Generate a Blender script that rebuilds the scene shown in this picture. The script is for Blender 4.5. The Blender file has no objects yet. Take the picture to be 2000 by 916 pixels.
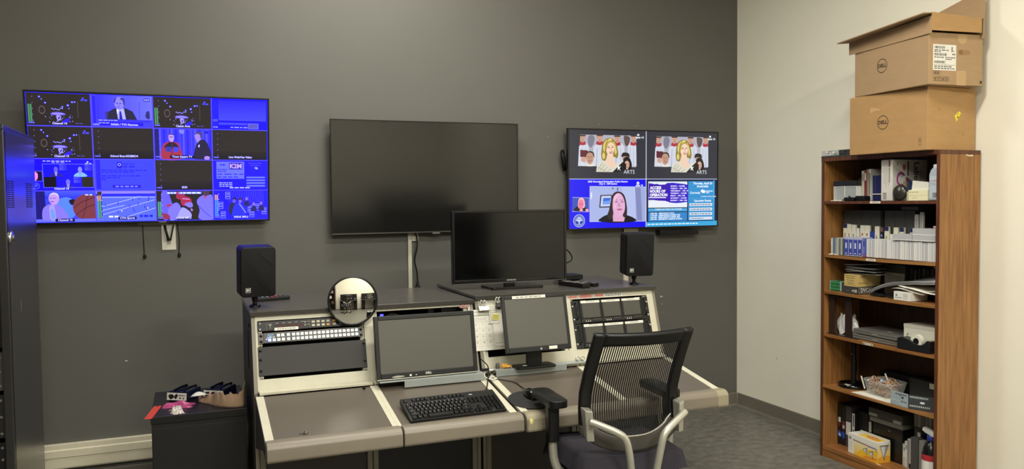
import bpy, bmesh, math, random
import numpy as np
from mathutils import Matrix, Vector, Euler
random.seed(7)
SC = bpy.context.scene
COL = SC.collection
PI = math.pi
R = math.radians

# ------------------------------------------------------------------ camera
YAW, PITCH, ROLL, FPX, EYE = 21.9, 2.4, -0.6, 1565.0, 1.59
cam = bpy.data.cameras.new('camera')
cam.sensor_fit = 'HORIZONTAL'
cam.sensor_width = 36.0
cam.lens = FPX / 2000.0 * 36.0
cam.clip_start = 0.05
cam_ob = bpy.data.objects.new('camera', cam)
COL.objects.link(cam_ob)
_y, _p, _r = R(YAW), R(PITCH), R(ROLL)
fw = Vector((math.sin(_y) * math.cos(_p), math.cos(_y) * math.cos(_p), -math.sin(_p)))
r0 = Vector((math.cos(_y), -math.sin(_y), 0))
u0 = r0.cross(fw)
rr = r0 * math.cos(_r) + u0 * math.sin(_r)
uu = rr.cross(fw)
cam_ob.matrix_world = Matrix(((rr.x, uu.x, -fw.x, 0), (rr.y, uu.y, -fw.y, 0), (rr.z, uu.z, -fw.z, EYE), (0, 0, 0, 1)))
SC.camera = cam_ob

# ------------------------------------------------------------------ world, lights, exposure
SC.view_settings.view_transform = 'Standard'
SC.view_settings.look = 'None'
SC.view_settings.exposure = 0.16
SC.view_settings.gamma = 1.0
SC.view_settings.use_curve_mapping = False
w = bpy.data.worlds.new('world')
SC.world = w
w.use_nodes = True
w.node_tree.nodes['Background'].inputs[0].default_value = (1.0, 0.97, 0.92, 1)
w.node_tree.nodes['Background'].inputs[1].default_value = 0.05
CEIL = 3.70
LAMPS = []
def area(name, loc, sx, sy, power, col=(1.0, 0.985, 0.90)):
    l = bpy.data.lights.new(name, 'AREA')
    l.shape = 'RECTANGLE'
    l.size, l.size_y = sx, sy
    l.energy = power
    l.color = col
    o = bpy.data.objects.new(name, l)
    o.location = loc
    COL.objects.link(o)
    LAMPS.append((loc, sx, sy))
    return o
area('ceiling_lamp', (1.00, 4.15, CEIL - 0.07), 1.2, 0.3, 38)
area('ceiling_lamp', (1.90, 2.30, CEIL - 0.07), 1.2, 0.3, 58)
area('ceiling_lamp', (2.10, -0.90, CEIL - 0.07), 1.2, 0.3, 132)
area('ceiling_lamp', (0.10, 0.10, CEIL - 0.07), 1.2, 0.3, 104)

# ------------------------------------------------------------------ helpers
def lin(c):
    return c / 12.92 if c <= 0.04045 else ((c + 0.055) / 1.055) ** 2.4
def rgb(h):
    h = h.lstrip('#')
    return tuple(lin(int(h[i:i + 2], 16) / 255.0) for i in (0, 2, 4))
MATS = {}
def M(name, col='#808080', rough=0.5, metal=0.0, spec=0.5, var=0.0, vscale=30.0, bump=0.0, bscale=300.0, coat=0.0, alpha=1.0, trans=0.0, stretch=None, col2=None):
    if name in MATS:
        return MATS[name]
    m = bpy.data.materials.new(name)
    m.use_nodes = True
    nt = m.node_tree
    b = nt.nodes['Principled BSDF']
    c = rgb(col)
    b.inputs['Base Color'].default_value = (*c, 1)
    b.inputs['Roughness'].default_value = rough
    b.inputs['Metallic'].default_value = metal
    b.inputs['Specular IOR Level'].default_value = spec
    b.inputs['Coat Weight'].default_value = coat
    b.inputs['Alpha'].default_value = alpha
    b.inputs['Transmission Weight'].default_value = trans
    if var or bump:
        tc = nt.nodes.new('ShaderNodeTexCoord')
        mp = nt.nodes.new('ShaderNodeMapping')
        nt.links.new(tc.outputs['Object'], mp.inputs[0])
        if stretch:
            mp.inputs['Scale'].default_value = stretch
    if var:
        n = nt.nodes.new('ShaderNodeTexNoise')
        n.inputs['Scale'].default_value = vscale
        n.inputs['Detail'].default_value = 6
        n.inputs['Roughness'].default_value = 0.6
        nt.links.new(mp.outputs[0], n.inputs['Vector'])
        rp = nt.nodes.new('ShaderNodeValToRGB')
        rp.color_ramp.elements[0].position = 0.3
        rp.color_ramp.elements[1].position = 0.7
        c2 = rgb(col2) if col2 else tuple(min(1, x * (1 + var)) for x in c)
        c1 = tuple(x * (1 - var) for x in c) if not col2 else c
        rp.color_ramp.elements[0].color = (*c1, 1)
        rp.color_ramp.elements[1].color = (*c2, 1)
        nt.links.new(n.outputs['Fac'], rp.inputs[0])
        nt.links.new(rp.outputs[0], b.inputs['Base Color'])
    if bump:
        n2 = nt.nodes.new('ShaderNodeTexNoise')
        n2.inputs['Scale'].default_value = bscale
        n2.inputs['Detail'].default_value = 3
        nt.links.new(mp.outputs[0], n2.inputs['Vector'])
        bp = nt.nodes.new('ShaderNodeBump')
        bp.inputs['Strength'].default_value = bump
        bp.inputs['Distance'].default_value = 0.002
        nt.links.new(n2.outputs['Fac'], bp.inputs['Height'])
        nt.links.new(bp.outputs[0], b.inputs['Normal'])
    MATS[name] = m
    return m
def attr_mat(name, rough, emit=0.0, spec=0.4):
    m = bpy.data.materials.new(name)
    m.use_nodes = True
    nt = m.node_tree
    b = nt.nodes['Principled BSDF']
    a = nt.nodes.new('ShaderNodeVertexColor')
    a.layer_name = 'Col'
    b.inputs['Roughness'].default_value = rough
    b.inputs['Specular IOR Level'].default_value = spec
    if emit:
        b.inputs['Base Color'].default_value = (0.008, 0.008, 0.008, 1)
        nt.links.new(a.outputs[0], b.inputs['Emission Color'])
        b.inputs['Emission Strength'].default_value = emit
    else:
        nt.links.new(a.outputs[0], b.inputs['Base Color'])
    MATS[name] = m
    return m
PRINT = attr_mat('printed_ink', 0.55)
SCREEN = attr_mat('lit_screen', 0.22, 1.0)
SCREEN_B = attr_mat('lit_screen_blue', 0.2, 3.0)

def tag(o, label=None, cat=None, group=None, kind=None):
    if label: o['label'] = label
    if cat: o['category'] = cat
    if group: o['group'] = group
    if kind: o['kind'] = kind
    return o
def thing(name, label, cat, loc=(0, 0, 0), rot=(0, 0, 0), group=None):
    o = bpy.data.objects.new(name, None)
    o.empty_display_size = 0.05
    o.location = loc
    o.rotation_euler = rot
    COL.objects.link(o)
    return tag(o, label, cat, group)

class B:
    """collects shapes; done() links them as one mesh object"""
    def __init__(s):
        s.v, s.f, s.m, s.s = [], [], [], []
    def add(s, vs, fs, mat=0, smooth=False, xf=None):
        n = len(s.v)
        for p in vs:
            p = Vector(p)
            s.v.append(tuple(xf @ p if xf else p))
        for f in fs:
            s.f.append([n + i for i in f]); s.m.append(mat); s.s.append(smooth)
        return s
    def box(s, a, b, mat=0, bev=0.0, xf=None, seg=2):
        x0, y0, z0 = a; x1, y1, z1 = b
        x0, x1 = min(x0, x1), max(x0, x1); y0, y1 = min(y0, y1), max(y0, y1); z0, z1 = min(z0, z1), max(z0, z1)
        vs = [(x0, y0, z0), (x1, y0, z0), (x1, y1, z0), (x0, y1, z0), (x0, y0, z1), (x1, y0, z1), (x1, y1, z1), (x0, y1, z1)]
        fs = [(0, 3, 2, 1), (4, 5, 6, 7), (0, 1, 5, 4), (1, 2, 6, 5), (2, 3, 7, 6), (3, 0, 4, 7)]
        if bev <= 0:
            return s.add(vs, fs, mat, False, xf)
        return s.bev(vs, fs, bev, seg, mat, xf)
    def bev(s, vs, fs, bev, seg=2, mat=0, xf=None, edges=None):
        bm = bmesh.new()
        bv = [bm.verts.new(p) for p in vs]
        for f in fs: bm.faces.new([bv[i] for i in f])
        bm.normal_update()
        bm.edges.ensure_lookup_table()
        ed = [e for e in bm.edges if edges is None or edges(e)]
        bmesh.ops.bevel(bm, geom=ed, offset=bev, segments=seg, profile=0.6, affect='EDGES', clamp_overlap=True)
        bm.verts.index_update()
        s.add([v.co.copy() for v in bm.verts], [[v.index for v in f.verts] for f in bm.faces], mat, seg > 2, xf)
        bm.free()
        return s
    def hexa(s, p, mat=0, bev=0.0, xf=None):
        """8 corners ordered like box()"""
        fs = [(0, 3, 2, 1), (4, 5, 6, 7), (0, 1, 5, 4), (1, 2, 6, 5), (2, 3, 7, 6), (3, 0, 4, 7)]
        return s.bev(p, fs, bev, 2, mat, xf) if bev else s.add(p, fs, mat, False, xf)
    def prism(s, poly, ax, lo, hi, mat=0, bev=0.0, xf=None, seg=2, smooth=False):
        """poly in the two other axes (in xyz order), extruded along ax"""
        def P(a, b, c):
            return {'x': (c, a, b), 'y': (a, c, b), 'z': (a, b, c)}[ax]
        n = len(poly)
        vs = [P(a, b, lo) for a, b in poly] + [P(a, b, hi) for a, b in poly]
        fs = [list(range(n))[::-1], list(range(n, 2 * n))]
        sd = [(i, (i + 1) % n, n + (i + 1) % n, n + i) for i in range(n)]
        ar = sum(poly[i][0] * poly[(i + 1) % n][1] - poly[(i + 1) % n][0] * poly[i][1] for i in range(n))
        if (ar < 0) != (ax == 'y'):
            fs = [f[::-1] for f in fs]; sd = [f[::-1] for f in sd]
        if bev:
            return s.bev(vs, fs + sd, bev, seg, mat, xf)
        s.add(vs, fs, mat, False, xf)
        k = len(s.v) - 2 * n
        for f in sd:
            s.f.append([k + i for i in f]); s.m.append(mat); s.s.append(smooth)
        return s
    def tube(s, pts, r, seg=8, mat=0, closed=False, caps=True, xf=None, flat=None):
        pts = [Vector(p) for p in pts]
        n = len(pts)
        rs = r if isinstance(r, (list, tuple)) else [r] * n
        vs, fs = [], []
        t0 = (pts[1] - pts[0]).normalized()
        up = Vector((0, 0, 1)) if abs(t0.z) < 0.9 else Vector((1, 0, 0))
        nrm = (up - t0 * up.dot(t0)).normalized()
        for i in range(n):
            if closed: t = (pts[(i + 1) % n] - pts[i - 1])
            else: t = pts[min(i + 1, n - 1)] - pts[max(i - 1, 0)]
            t = t.normalized() if t.length > 1e-9 else t0
            nrm = (nrm - t * nrm.dot(t))
            nrm = nrm.normalized() if nrm.length > 1e-9 else t.orthogonal().normalized()
            bn = t.cross(nrm)
            for k in range(seg):
                a = 2 * PI * k / seg
                vs.append(pts[i] + nrm * (math.cos(a) * rs[i]) + bn * (math.sin(a) * rs[i] * (flat or 1)))
        for i in range(n if closed else n - 1):
            for k in range(seg):
                a, b2 = i * seg + k, i * seg + (k + 1) % seg
                c, d = ((i + 1) % n) * seg + (k + 1) % seg, ((i + 1) % n) * seg + k
                fs.append((a, b2, c, d))
        s.add(vs, fs, mat, True, xf)
        if caps and not closed:
            s.add(vs[:seg], [list(range(seg))[::-1]], mat, False, xf)
            s.add(vs[-seg:], [list(range(seg))], mat, False, xf)
        return s
    def cyl(s, a, b, r, seg=16, mat=0, xf=None, r2=None):
        return s.tube([a, b], [r, r if r2 is None else r2], seg, mat, xf=xf)
    def lathe(s, prof, seg=24, mat=0, xf=None, smooth=True):
        """profile of (r, z) from bottom to top about z"""
        vs, fs = [], []
        for r, z in prof:
            for k in range(seg):
                a = 2 * PI * k / seg
                vs.append((r * math.cos(a), r * math.sin(a), z))
        n = len(prof)
        for i in range(n - 1):
            for k in range(seg):
                fs.append((i * seg + k, i * seg + (k + 1) % seg, (i + 1) * seg + (k + 1) % seg, (i + 1) * seg + k))
        s.add(vs, fs, mat, smooth, xf)
        if prof[0][0] > 1e-6: s.add(vs[:seg], [list(range(seg))[::-1]], mat, False, xf)
        if prof[-1][0] > 1e-6: s.add(vs[-seg:], [list(range(seg))], mat, False, xf)
        return s
    def frame(s, x0, z0, x1, z1, w, y0, y1, mat=0, xf=None, bev=0.0):
        """rectangular ring in the xz plane; w = width or (l, b, r, t)"""
        l, b, r, t = w if isinstance(w, tuple) else (w,) * 4
        s.box((x0, y0, z0), (x0 + l, y1, z1), mat, bev, xf)
        s.box((x1 - r, y0, z0), (x1, y1, z1), mat, bev, xf)
        s.box((x0 + l, y0, z0), (x1 - r, y1, z0 + b), mat, bev, xf)
        s.box((x0 + l, y0, z1 - t), (x1 - r, y1, z1), mat, bev, xf)
        return s
    def grid(s, fn, nu, nv, mat=0, smooth=True, thick=0.0, xf=None):
        vs = [Vector(fn(i / nu, j / nv)) for j in range(nv + 1) for i in range(nu + 1)]
        fs = [(j * (nu + 1) + i, j * (nu + 1) + i + 1, (j + 1) * (nu + 1) + i + 1, (j + 1) * (nu + 1) + i) for j in range(nv) for i in range(nu)]
        if thick:
            bm = bmesh.new()
            bv = [bm.verts.new(p) for p in vs]
            for f in fs: bm.faces.new([bv[i] for i in f])
            bm.normal_update()
            bmesh.ops.solidify(bm, geom=bm.faces[:], thickness=thick)
            bm.verts.index_update()
            s.add([v.co.copy() for v in bm.verts], [[v.index for v in f.verts] for f in bm.faces], mat, smooth, xf)
            bm.free()
            return s
        return s.add(vs, fs, mat, smooth, xf)
    def text(s, body, size, depth=0.0005, mat=0, xf=None, bold=0.0):
        """letters standing in the xz plane facing -y, centred"""
        vs, fs = text_mesh(body, size, bold)
        return s.add([(x, -depth, z) for x, z in vs], fs, mat, False, xf)
    def done(s, name, mats, parent=None, world=False, kind=None, label=None, base=True):
        me = bpy.data.meshes.new(name)
        vs = s.v
        loc = Vector((0, 0, 0))
        if parent is not None and world:
            o = parent.location
            vs = [(x - o.x, y - o.y, z - o.z) for x, y, z in vs]
        elif parent is None and base:
            a = np.array(vs); lo, hi = a.min(0), a.max(0)
            loc = Vector(((lo[0] + hi[0]) / 2, (lo[1] + hi[1]) / 2, lo[2]))
            vs = [(x - loc.x, y - loc.y, z - loc.z) for x, y, z in vs]
        me.from_pydata(vs, [], s.f)
        for mm in (mats if isinstance(mats, (list, tuple)) else [mats]):
            me.materials.append(mm)
        me.polygons.foreach_set('material_index', s.m)
        me.polygons.foreach_set('use_smooth', s.s)
        me.update()
        ob = bpy.data.objects.new(name, me)
        ob.location = loc
        COL.objects.link(ob)
        if parent is not None: ob.parent = parent
        if kind: ob['kind'] = kind
        if label: ob['label'] = label
        return ob
def struct(b, name, mats):
    o = b.done(name, mats, None, base=False)
    o['kind'] = 'structure'
    return o
def link_copy(ob, parent, loc=None, rot=None):
    c = ob.copy()
    COL.objects.link(c)
    c.parent = parent
    if loc is not None: c.location = loc
    if rot is not None: c.rotation_euler = rot
    return c

_tc = {}
def text_mesh(body, size, bold=0.0):
    key = (body, bold)
    if key not in _tc:
        cu = bpy.data.curves.new('lettering', 'FONT')
        cu.body = body
        cu.size = 1.0
        cu.resolution_u = 2
        cu.offset = bold
        cu.align_x = 'CENTER'
        cu.align_y = 'CENTER'
        ob = bpy.data.objects.new('lettering', cu)
        me = bpy.data.meshes.new_from_object(ob)
        vs = [(v.co.x, v.co.y) for v in me.vertices]
        fs = [list(p.vertices) for p in me.polygons]
        bpy.data.objects.remove(ob); bpy.data.curves.remove(cu); bpy.data.meshes.remove(me)
        _tc[key] = (vs, fs)
    vs, fs = _tc[key]
    return [(x * size, y * size) for x, y in vs], fs

class Pic:
    """flat print or screen picture drawn in pixels (y down) of a W x H sheet"""
    def __init__(s, W, H):
        s.W, s.H, s.items = W, H, []
    def _put(s, vs, fs, cols):
        xs = [p[0] for p in vs]; ys = [p[1] for p in vs]
        bb = (min(xs), min(ys), max(xs), max(ys))
        lay = 0
        for it in s.items:
            o = it[3]
            if it[4] >= lay and o[0] < bb[2] and o[2] > bb[0] and o[1] < bb[3] and o[3] > bb[1]:
                lay = it[4] + 1
        s.items.append((vs, fs, cols, bb, lay))
        return s
    def poly(s, pts, c):
        a = sum(pts[i][0] * pts[(i + 1) % len(pts)][1] - pts[(i + 1) % len(pts)][0] * pts[i][1] for i in range(len(pts)))
        if a > 0: pts = pts[::-1]
        return s._put(list(pts), [list(range(len(pts)))], [rgb(c)] * len(pts))
    def rect(s, x0, y0, x1, y1, c, c2=None, horiz=False):
        k = [rgb(c)] * 4
        if c2:
            a, b = rgb(c), rgb(c2)
            k = [a, b, b, a] if not horiz else [a, a, b, b]
        return s._put([(x0, y0), (x0, y1), (x1, y1), (x1, y0)], [[0, 1, 2, 3]], k)
    def line(s, pts, w, c):
        for (x0, y0), (x1, y1) in zip(pts, pts[1:]):
            d = math.hypot(x1 - x0, y1 - y0) or 1
            nx, ny = -(y1 - y0) / d * w / 2, (x1 - x0) / d * w / 2
            s.poly([(x0 + nx, y0 + ny), (x1 + nx, y1 + ny), (x1 - nx, y1 - ny), (x0 - nx, y0 - ny)], c)
        return s
    def box(s, x0, y0, x1, y1, w, c):
        s.rect(x0, y0, x1, y0 + w, c); s.rect(x0, y1 - w, x1, y1, c)
        s.rect(x0, y0 + w, x0 + w, y1 - w, c); s.rect(x1 - w, y0 + w, x1, y1 - w, c)
        return s
    def ell(s, cx, cy, rx, ry, c, n=20, rot=0.0):
        ca, sa = math.cos(rot), math.sin(rot)
        return s.poly([(cx + rx * math.cos(2 * PI * k / n) * ca - ry * math.sin(2 * PI * k / n) * sa, cy + rx * math.cos(2 * PI * k / n) * sa + ry * math.sin(2 * PI * k / n) * ca) for k in range(n)], c)
    def ring(s, cx, cy, r, w, c, n=28, ry=None):
        ry = ry or r
        q = w * ry / r
        vs, fs = [], []
        for k in range(n):
            a = 2 * PI * k / n
            vs += [(cx + r * math.cos(a), cy + ry * math.sin(a)), (cx + (r - w) * math.cos(a), cy + (ry - q) * math.sin(a))]
        for k in range(n):
            j = (k + 1) % n
            fs.append([2 * k, 2 * k + 1, 2 * j + 1, 2 * j])
        return s._put(vs, fs, [rgb(c)] * len(vs))
    def blob(s, pts, c, k=4):
        """closed smooth curve through the points"""
        n = len(pts); out = []
        for i in range(n):
            p0, p1, p2, p3 = pts[i - 1], pts[i], pts[(i + 1) % n], pts[(i + 2) % n]
            for j in range(k):
                t = j / k
                out.append(tuple(0.5 * ((2 * p1[a]) + (-p0[a] + p2[a]) * t + (2 * p0[a] - 5 * p1[a] + 4 * p2[a] - p3[a]) * t * t + (-p0[a] + 3 * p1[a] - 3 * p2[a] + p3[a]) * t ** 3) for a in (0, 1)))
        return s.poly(out, c)
    def text(s, body, x, y, size, c, al='c', bold=0.0, sx=1.0, rot=0.0):
        vs, fs = text_mesh(body, size, bold)
        xs = [p[0] for p in vs]
        off = {'c': 0, 'l': -min(xs), 'r': -max(xs)}[al]
        ca, sa = math.cos(rot), math.sin(rot)
        pv = [((vx + off) * sx, -vy) for vx, vy in vs]
        pv = [(x + a * ca - b * sa, y + a * sa + b * ca) for a, b in pv]
        return s._put(pv, fs, [rgb(c)] * len(pv))
    def bars(s, x, y, wid, h, c, n=4, seed=1):
        """a line of writing too small to read"""
        rnd = random.Random(seed)
        ws = [rnd.uniform(0.6, 1.6) for _ in range(n)]
        t = sum(ws) + 0.35 * (n - 1); cx = x
        for a in ws:
            s.rect(cx, y, cx + wid * a / t, y + h, c); cx += wid * (a + 0.35) / t
        return s
    def done(s, name, parent, mat, org, u, v, nrm, w, h, eps=0.00012, kind=None, label=None, warp=None):
        """org = top left corner; u right, v up, nrm towards the viewer"""
        org, u, v, nrm = Vector(org), Vector(u).normalized(), Vector(v).normalized(), Vector(nrm).normalized()
        vs, fs, cs = [], [], []
        for pv, pf, pc, bb, lay in s.items:
            n = len(vs)
            for (x, y), c in zip(pv, pc):
                p = org + u * (x / s.W * w) - v * (y / s.H * h) + nrm * (eps * (lay + 1))
                vs.append(p); cs.append(c)
            for f in pf: fs.append([n + i for i in f])
        me = bpy.data.meshes.new(name)
        me.from_pydata([tuple(p) for p in vs], [], fs)
        ca = me.color_attributes.new('Col', 'FLOAT_COLOR', 'CORNER')
        buf = []
        for p in me.polygons:
            for i in p.vertices: buf += [*cs[i], 1.0]
        ca.data.foreach_set('color', buf)
        me.materials.append(mat)
        me.update()
        ob = bpy.data.objects.new(name, me)
        COL.objects.link(ob)
        if parent is not None: ob.parent = parent
        if kind: ob['kind'] = kind
        if label: ob['label'] = label
        return ob
    def front(s, name, parent, mat, x0, z1, w, h, y, **k):
        """print on a face that looks along -y"""
        return s.done(name, parent, mat, (x0, y, z1), (1, 0, 0), (0, 0, 1), (0, -1, 0), w, h, **k)
def smooth_path(pts, k=6, closed=False):
    n = len(pts); out = []
    for i in range(n if closed else n - 1):
        p0 = pts[i - 1] if (i > 0 or closed) else pts[i]
        p1, p2 = pts[i], pts[(i + 1) % n]
        p3 = pts[(i + 2) % n] if (i + 2 < n or closed) else p2
        for j in range(k):
            t = j / k
            out.append(tuple(0.5 * ((2 * p1[a]) + (-p0[a] + p2[a]) * t + (2 * p0[a] - 5 * p1[a] + 4 * p2[a] - p3[a]) * t * t + (-p0[a] + 3 * p1[a] - 3 * p2[a] + p3[a]) * t ** 3) for a in (0, 1, 2)))
    if not closed: out.append(tuple(pts[-1]))
    return out
def rrect(x0, y0, x1, y1, r, n=4):
    out = []
    for cx, cy, a0 in ((x1 - r, y1 - r, 0), (x0 + r, y1 - r, 90), (x0 + r, y0 + r, 180), (x1 - r, y0 + r, 270)):
        for k in range(n + 1):
            a = R(a0 + 90 * k / n)
            out.append((cx + r * math.cos(a), cy + r * math.sin(a)))
    return out

# ------------------------------------------------------------------ common materials
BLACK = M('black_plastic', '#0d0d0d', 0.40, spec=.4, bump=0.15, bscale=900)
BLACKG = M('glossy_black_plastic', '#070708', 0.18)
BLACKM = M('matt_black', '#0e0d0d', 0.7, spec=.3)
DGREY = M('dark_grey_metal', '#3a3835', 0.5, var=0.06, vscale=20)
CREAM = M('cream_painted_steel', '#c2bda8', 0.45, var=0.05, vscale=14)
STEEL = M('bright_steel', '#b8b8b4', 0.28, 1.0)
SILVER = M('silver_paint', '#b7b4a6', 0.36, 0.55, var=0.04, vscale=30)
WHITE = M('white_plastic', '#d8d4c6', 0.45)
PAPER = M('white_paper', '#dcd8ca', 0.8, var=0.03, vscale=20)
CARD = M('cardboard', '#ac8656', 0.85, var=0.06, vscale=9, bump=0.1, bscale=150, stretch=(1, 1, 3))
CARDT = M('cardboard_tan', '#a58763', 0.8, var=0.05, vscale=9, bump=0.1, bscale=150, stretch=(1, 1, 3))
CABLE = M('black_cable', '#070707', 0.5, spec=.3)

# ------------------------------------------------------------------ the room
XR, YB, XL, YR = 3.885, 5.045, -2.3, -2.75
WALLG = M('grey_wall_paint', '#5d5b55', 0.62, var=0.025, vscale=3, bump=0.12, bscale=420)
WALLC = M('cream_wall_paint', '#ebe5d2', 0.7, var=0.02, vscale=2, bump=0.12, bscale=420)
FLOOR = M('grey_mottled_vinyl', '#504f49', 0.46, var=0.3, vscale=11, bump=0.2, bscale=120, stretch=(1.4, 1.9, 1), col2='#757268')
CEILM = M('ceiling_white', '#d8d2c2', 0.9, var=0.02)
BASEM = M('taupe_vinyl_base', '#6f695d', 0.45, var=0.05, vscale=6)
struct(B().box((XL - .1, YR - .1, -.1), (XR + .1, YB + .1, 0)), 'floor', FLOOR)
struct(B().box((XL - .1, YR - .1, CEIL), (XR + .1, YB + .1, CEIL + .1)), 'ceiling', CEILM)
wall_back = struct(B().box((XL - .1, YB, 0), (XR, YB + .1, CEIL)), 'wall_back', WALLG)
wall_right = struct(B().box((XR, YR - .1, 0), (XR + .1, YB + .1, CEIL)), 'wall_right', WALLC)
struct(B().box((XL - .1, YR, 0), (XL, YB, CEIL)), 'wall_left', WALLG)
struct(B().box((XL, YR - .1, 0), (XR, YR, CEIL)), 'wall_rear', WALLC)
cove = [(0, 0), (-.016, 0), (-.010, .006), (-.0065, .014), (-.0055, .090), (-.003, .098), (0, .098)]
struct(B().prism([(YB + a, z) for a, z in cove], 'x', XL, XR), 'baseboard_back', BASEM)
b = B()
b.prism([(XR + a, z) for a, z in cove], 'y', YR, YB - .0165)
struct(b, 'baseboard_right', BASEM)
# cream wall duct on the back wall, low on the left
b = B()
b.prism([(YB, .128), (YB - .030, .128), (YB - .034, .136), (YB - .034, .190), (YB - .038, .194), (YB - .038, .232), (YB - .032, .238), (YB - .032, .262), (YB, .264)], 'x', XL, .9)
struct(b, 'trim_1', M('cream_duct', '#d9d0b6', 0.5, var=0.03))
# chipped paint spots on both walls
for i, (x, z, s, c) in enumerate([(-.365, .70, .012, 0), (2.695, 2.123, .006, 0), (2.99, 2.12, .006, 0), (2.30, 2.03, .005, 0), (3.195, .875, .017, 0), (3.208, .82, .008, 0), (3.225, .755, .005, 0)]):
    p = Pic(1, 1)
    p.blob([(.1, .35), (.45, .2), (.8, .4), (.95, .7), (.6, .6), (.3, .85)], '#cfc8b4')
    p.front('paint_chip', wall_back, PRINT, x, z + s / 2, s * 1.6, s, YB)
for y, z, s, c in [(4.606, .44, .026, '#4a4238'), (4.35, 1.74, .012, '#a89f88')]:
    p = Pic(1, 1)
    p.poly([(.2, 1), (.45, .5), (.75, .0), (.8, .08), (.55, .6), (.3, .95)], c)
    p.done('scuff_mark', wall_right, PRINT, (XR, y, z + s / 2), (0, -1, 0), (0, 0, 1), (-1, 0, 0), s, s)

# ceiling lamps over and behind the viewer: the fixtures of the four lamps above
FIXM = M('lamp_housing', '#d5d2c8', 0.5)
FIXG = bpy.data.materials.new('lamp_diffuser'); FIXG.use_nodes = True
_b = FIXG.node_tree.nodes['Principled BSDF']
_b.inputs['Emission Color'].default_value = (1.0, 0.97, 0.88, 1)
_b.inputs['Emission Strength'].default_value = 6.0
for i, ((x, y, z), sx, sy) in enumerate(LAMPS):
    t = thing('ceiling_light', ['white ceiling light panel near the dark wall above the switched-off television', 'white ceiling light panel in front of the bookcase and the right console', 'white ceiling light panel behind the viewer on the side of the cream wall', 'white ceiling light panel over the viewer on the side of the tall rack'][i], 'ceiling light', (x, y, CEIL), (0, 0, 0), 'ceiling light panels')
    B().frame(-sx / 2 - .04, -sy / 2 - .04, sx / 2 + .04, sy / 2 + .04, .036, -.06, 0, 0, Matrix.Rotation(R(90), 4, 'X') @ Matrix.Identity(4)).done('lamp_frame', FIXM, t)
    B().box((-sx / 2, -sy / 2, -.035), (sx / 2, sy / 2, -.025)).done('diffuser', FIXG, t)

# ------------------------------------------------------------------ control consoles
LAM = M('console_top_laminate', '#4b4843', 0.24, var=0.04, vscale=5, spec=0.55)
LAMF = M('console_top_edge', '#37342f', 0.4)
SIDEM = M('console_side_grey', '#4d4943', 0.5, var=0.05, vscale=5)
EDGEM = M('console_edge_greige', '#7d7767', 0.45, var=0.05, vscale=10)
WORK = M('worktop_taupe_laminate', '#5b5349', 0.36, var=0.035, vscale=4, spec=0.5)
BUMP = M('taupe_padded_vinyl', '#7a7163', 0.42, var=0.05, vscale=10, bump=0.2, bscale=500)
DARKP = M('dark_brown_panel', '#2e2824', 0.5, var=0.05, vscale=6)
BLKP = M('black_panel', '#121110', 0.45, spec=.4)
FA = math.atan2(.10, .325)
FX = Matrix.Translation((0, 3.70, .747)) @ Matrix.Rotation(-FA, 4, 'X')
WA = .1674                       # slope of the worktops
WROT = math.atan(WA)
def wz(y): return .747 - (3.70 - y) * WA
def fz(z): return (z - .747) / math.cos(FA)
def bumper_poly(y0, y1, zt_, zb):
    return [(y1, zb), (y0 + .012, zb), (y0 + .003, zb + .004), (y0, zb + .012), (y0 + .002, zt_ - .022), (y0 + .010, zt_ - .009), (y0 + .022, zt_ - .002), (y0 + .040, zt_), (y1, zt_ - .002)]
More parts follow.
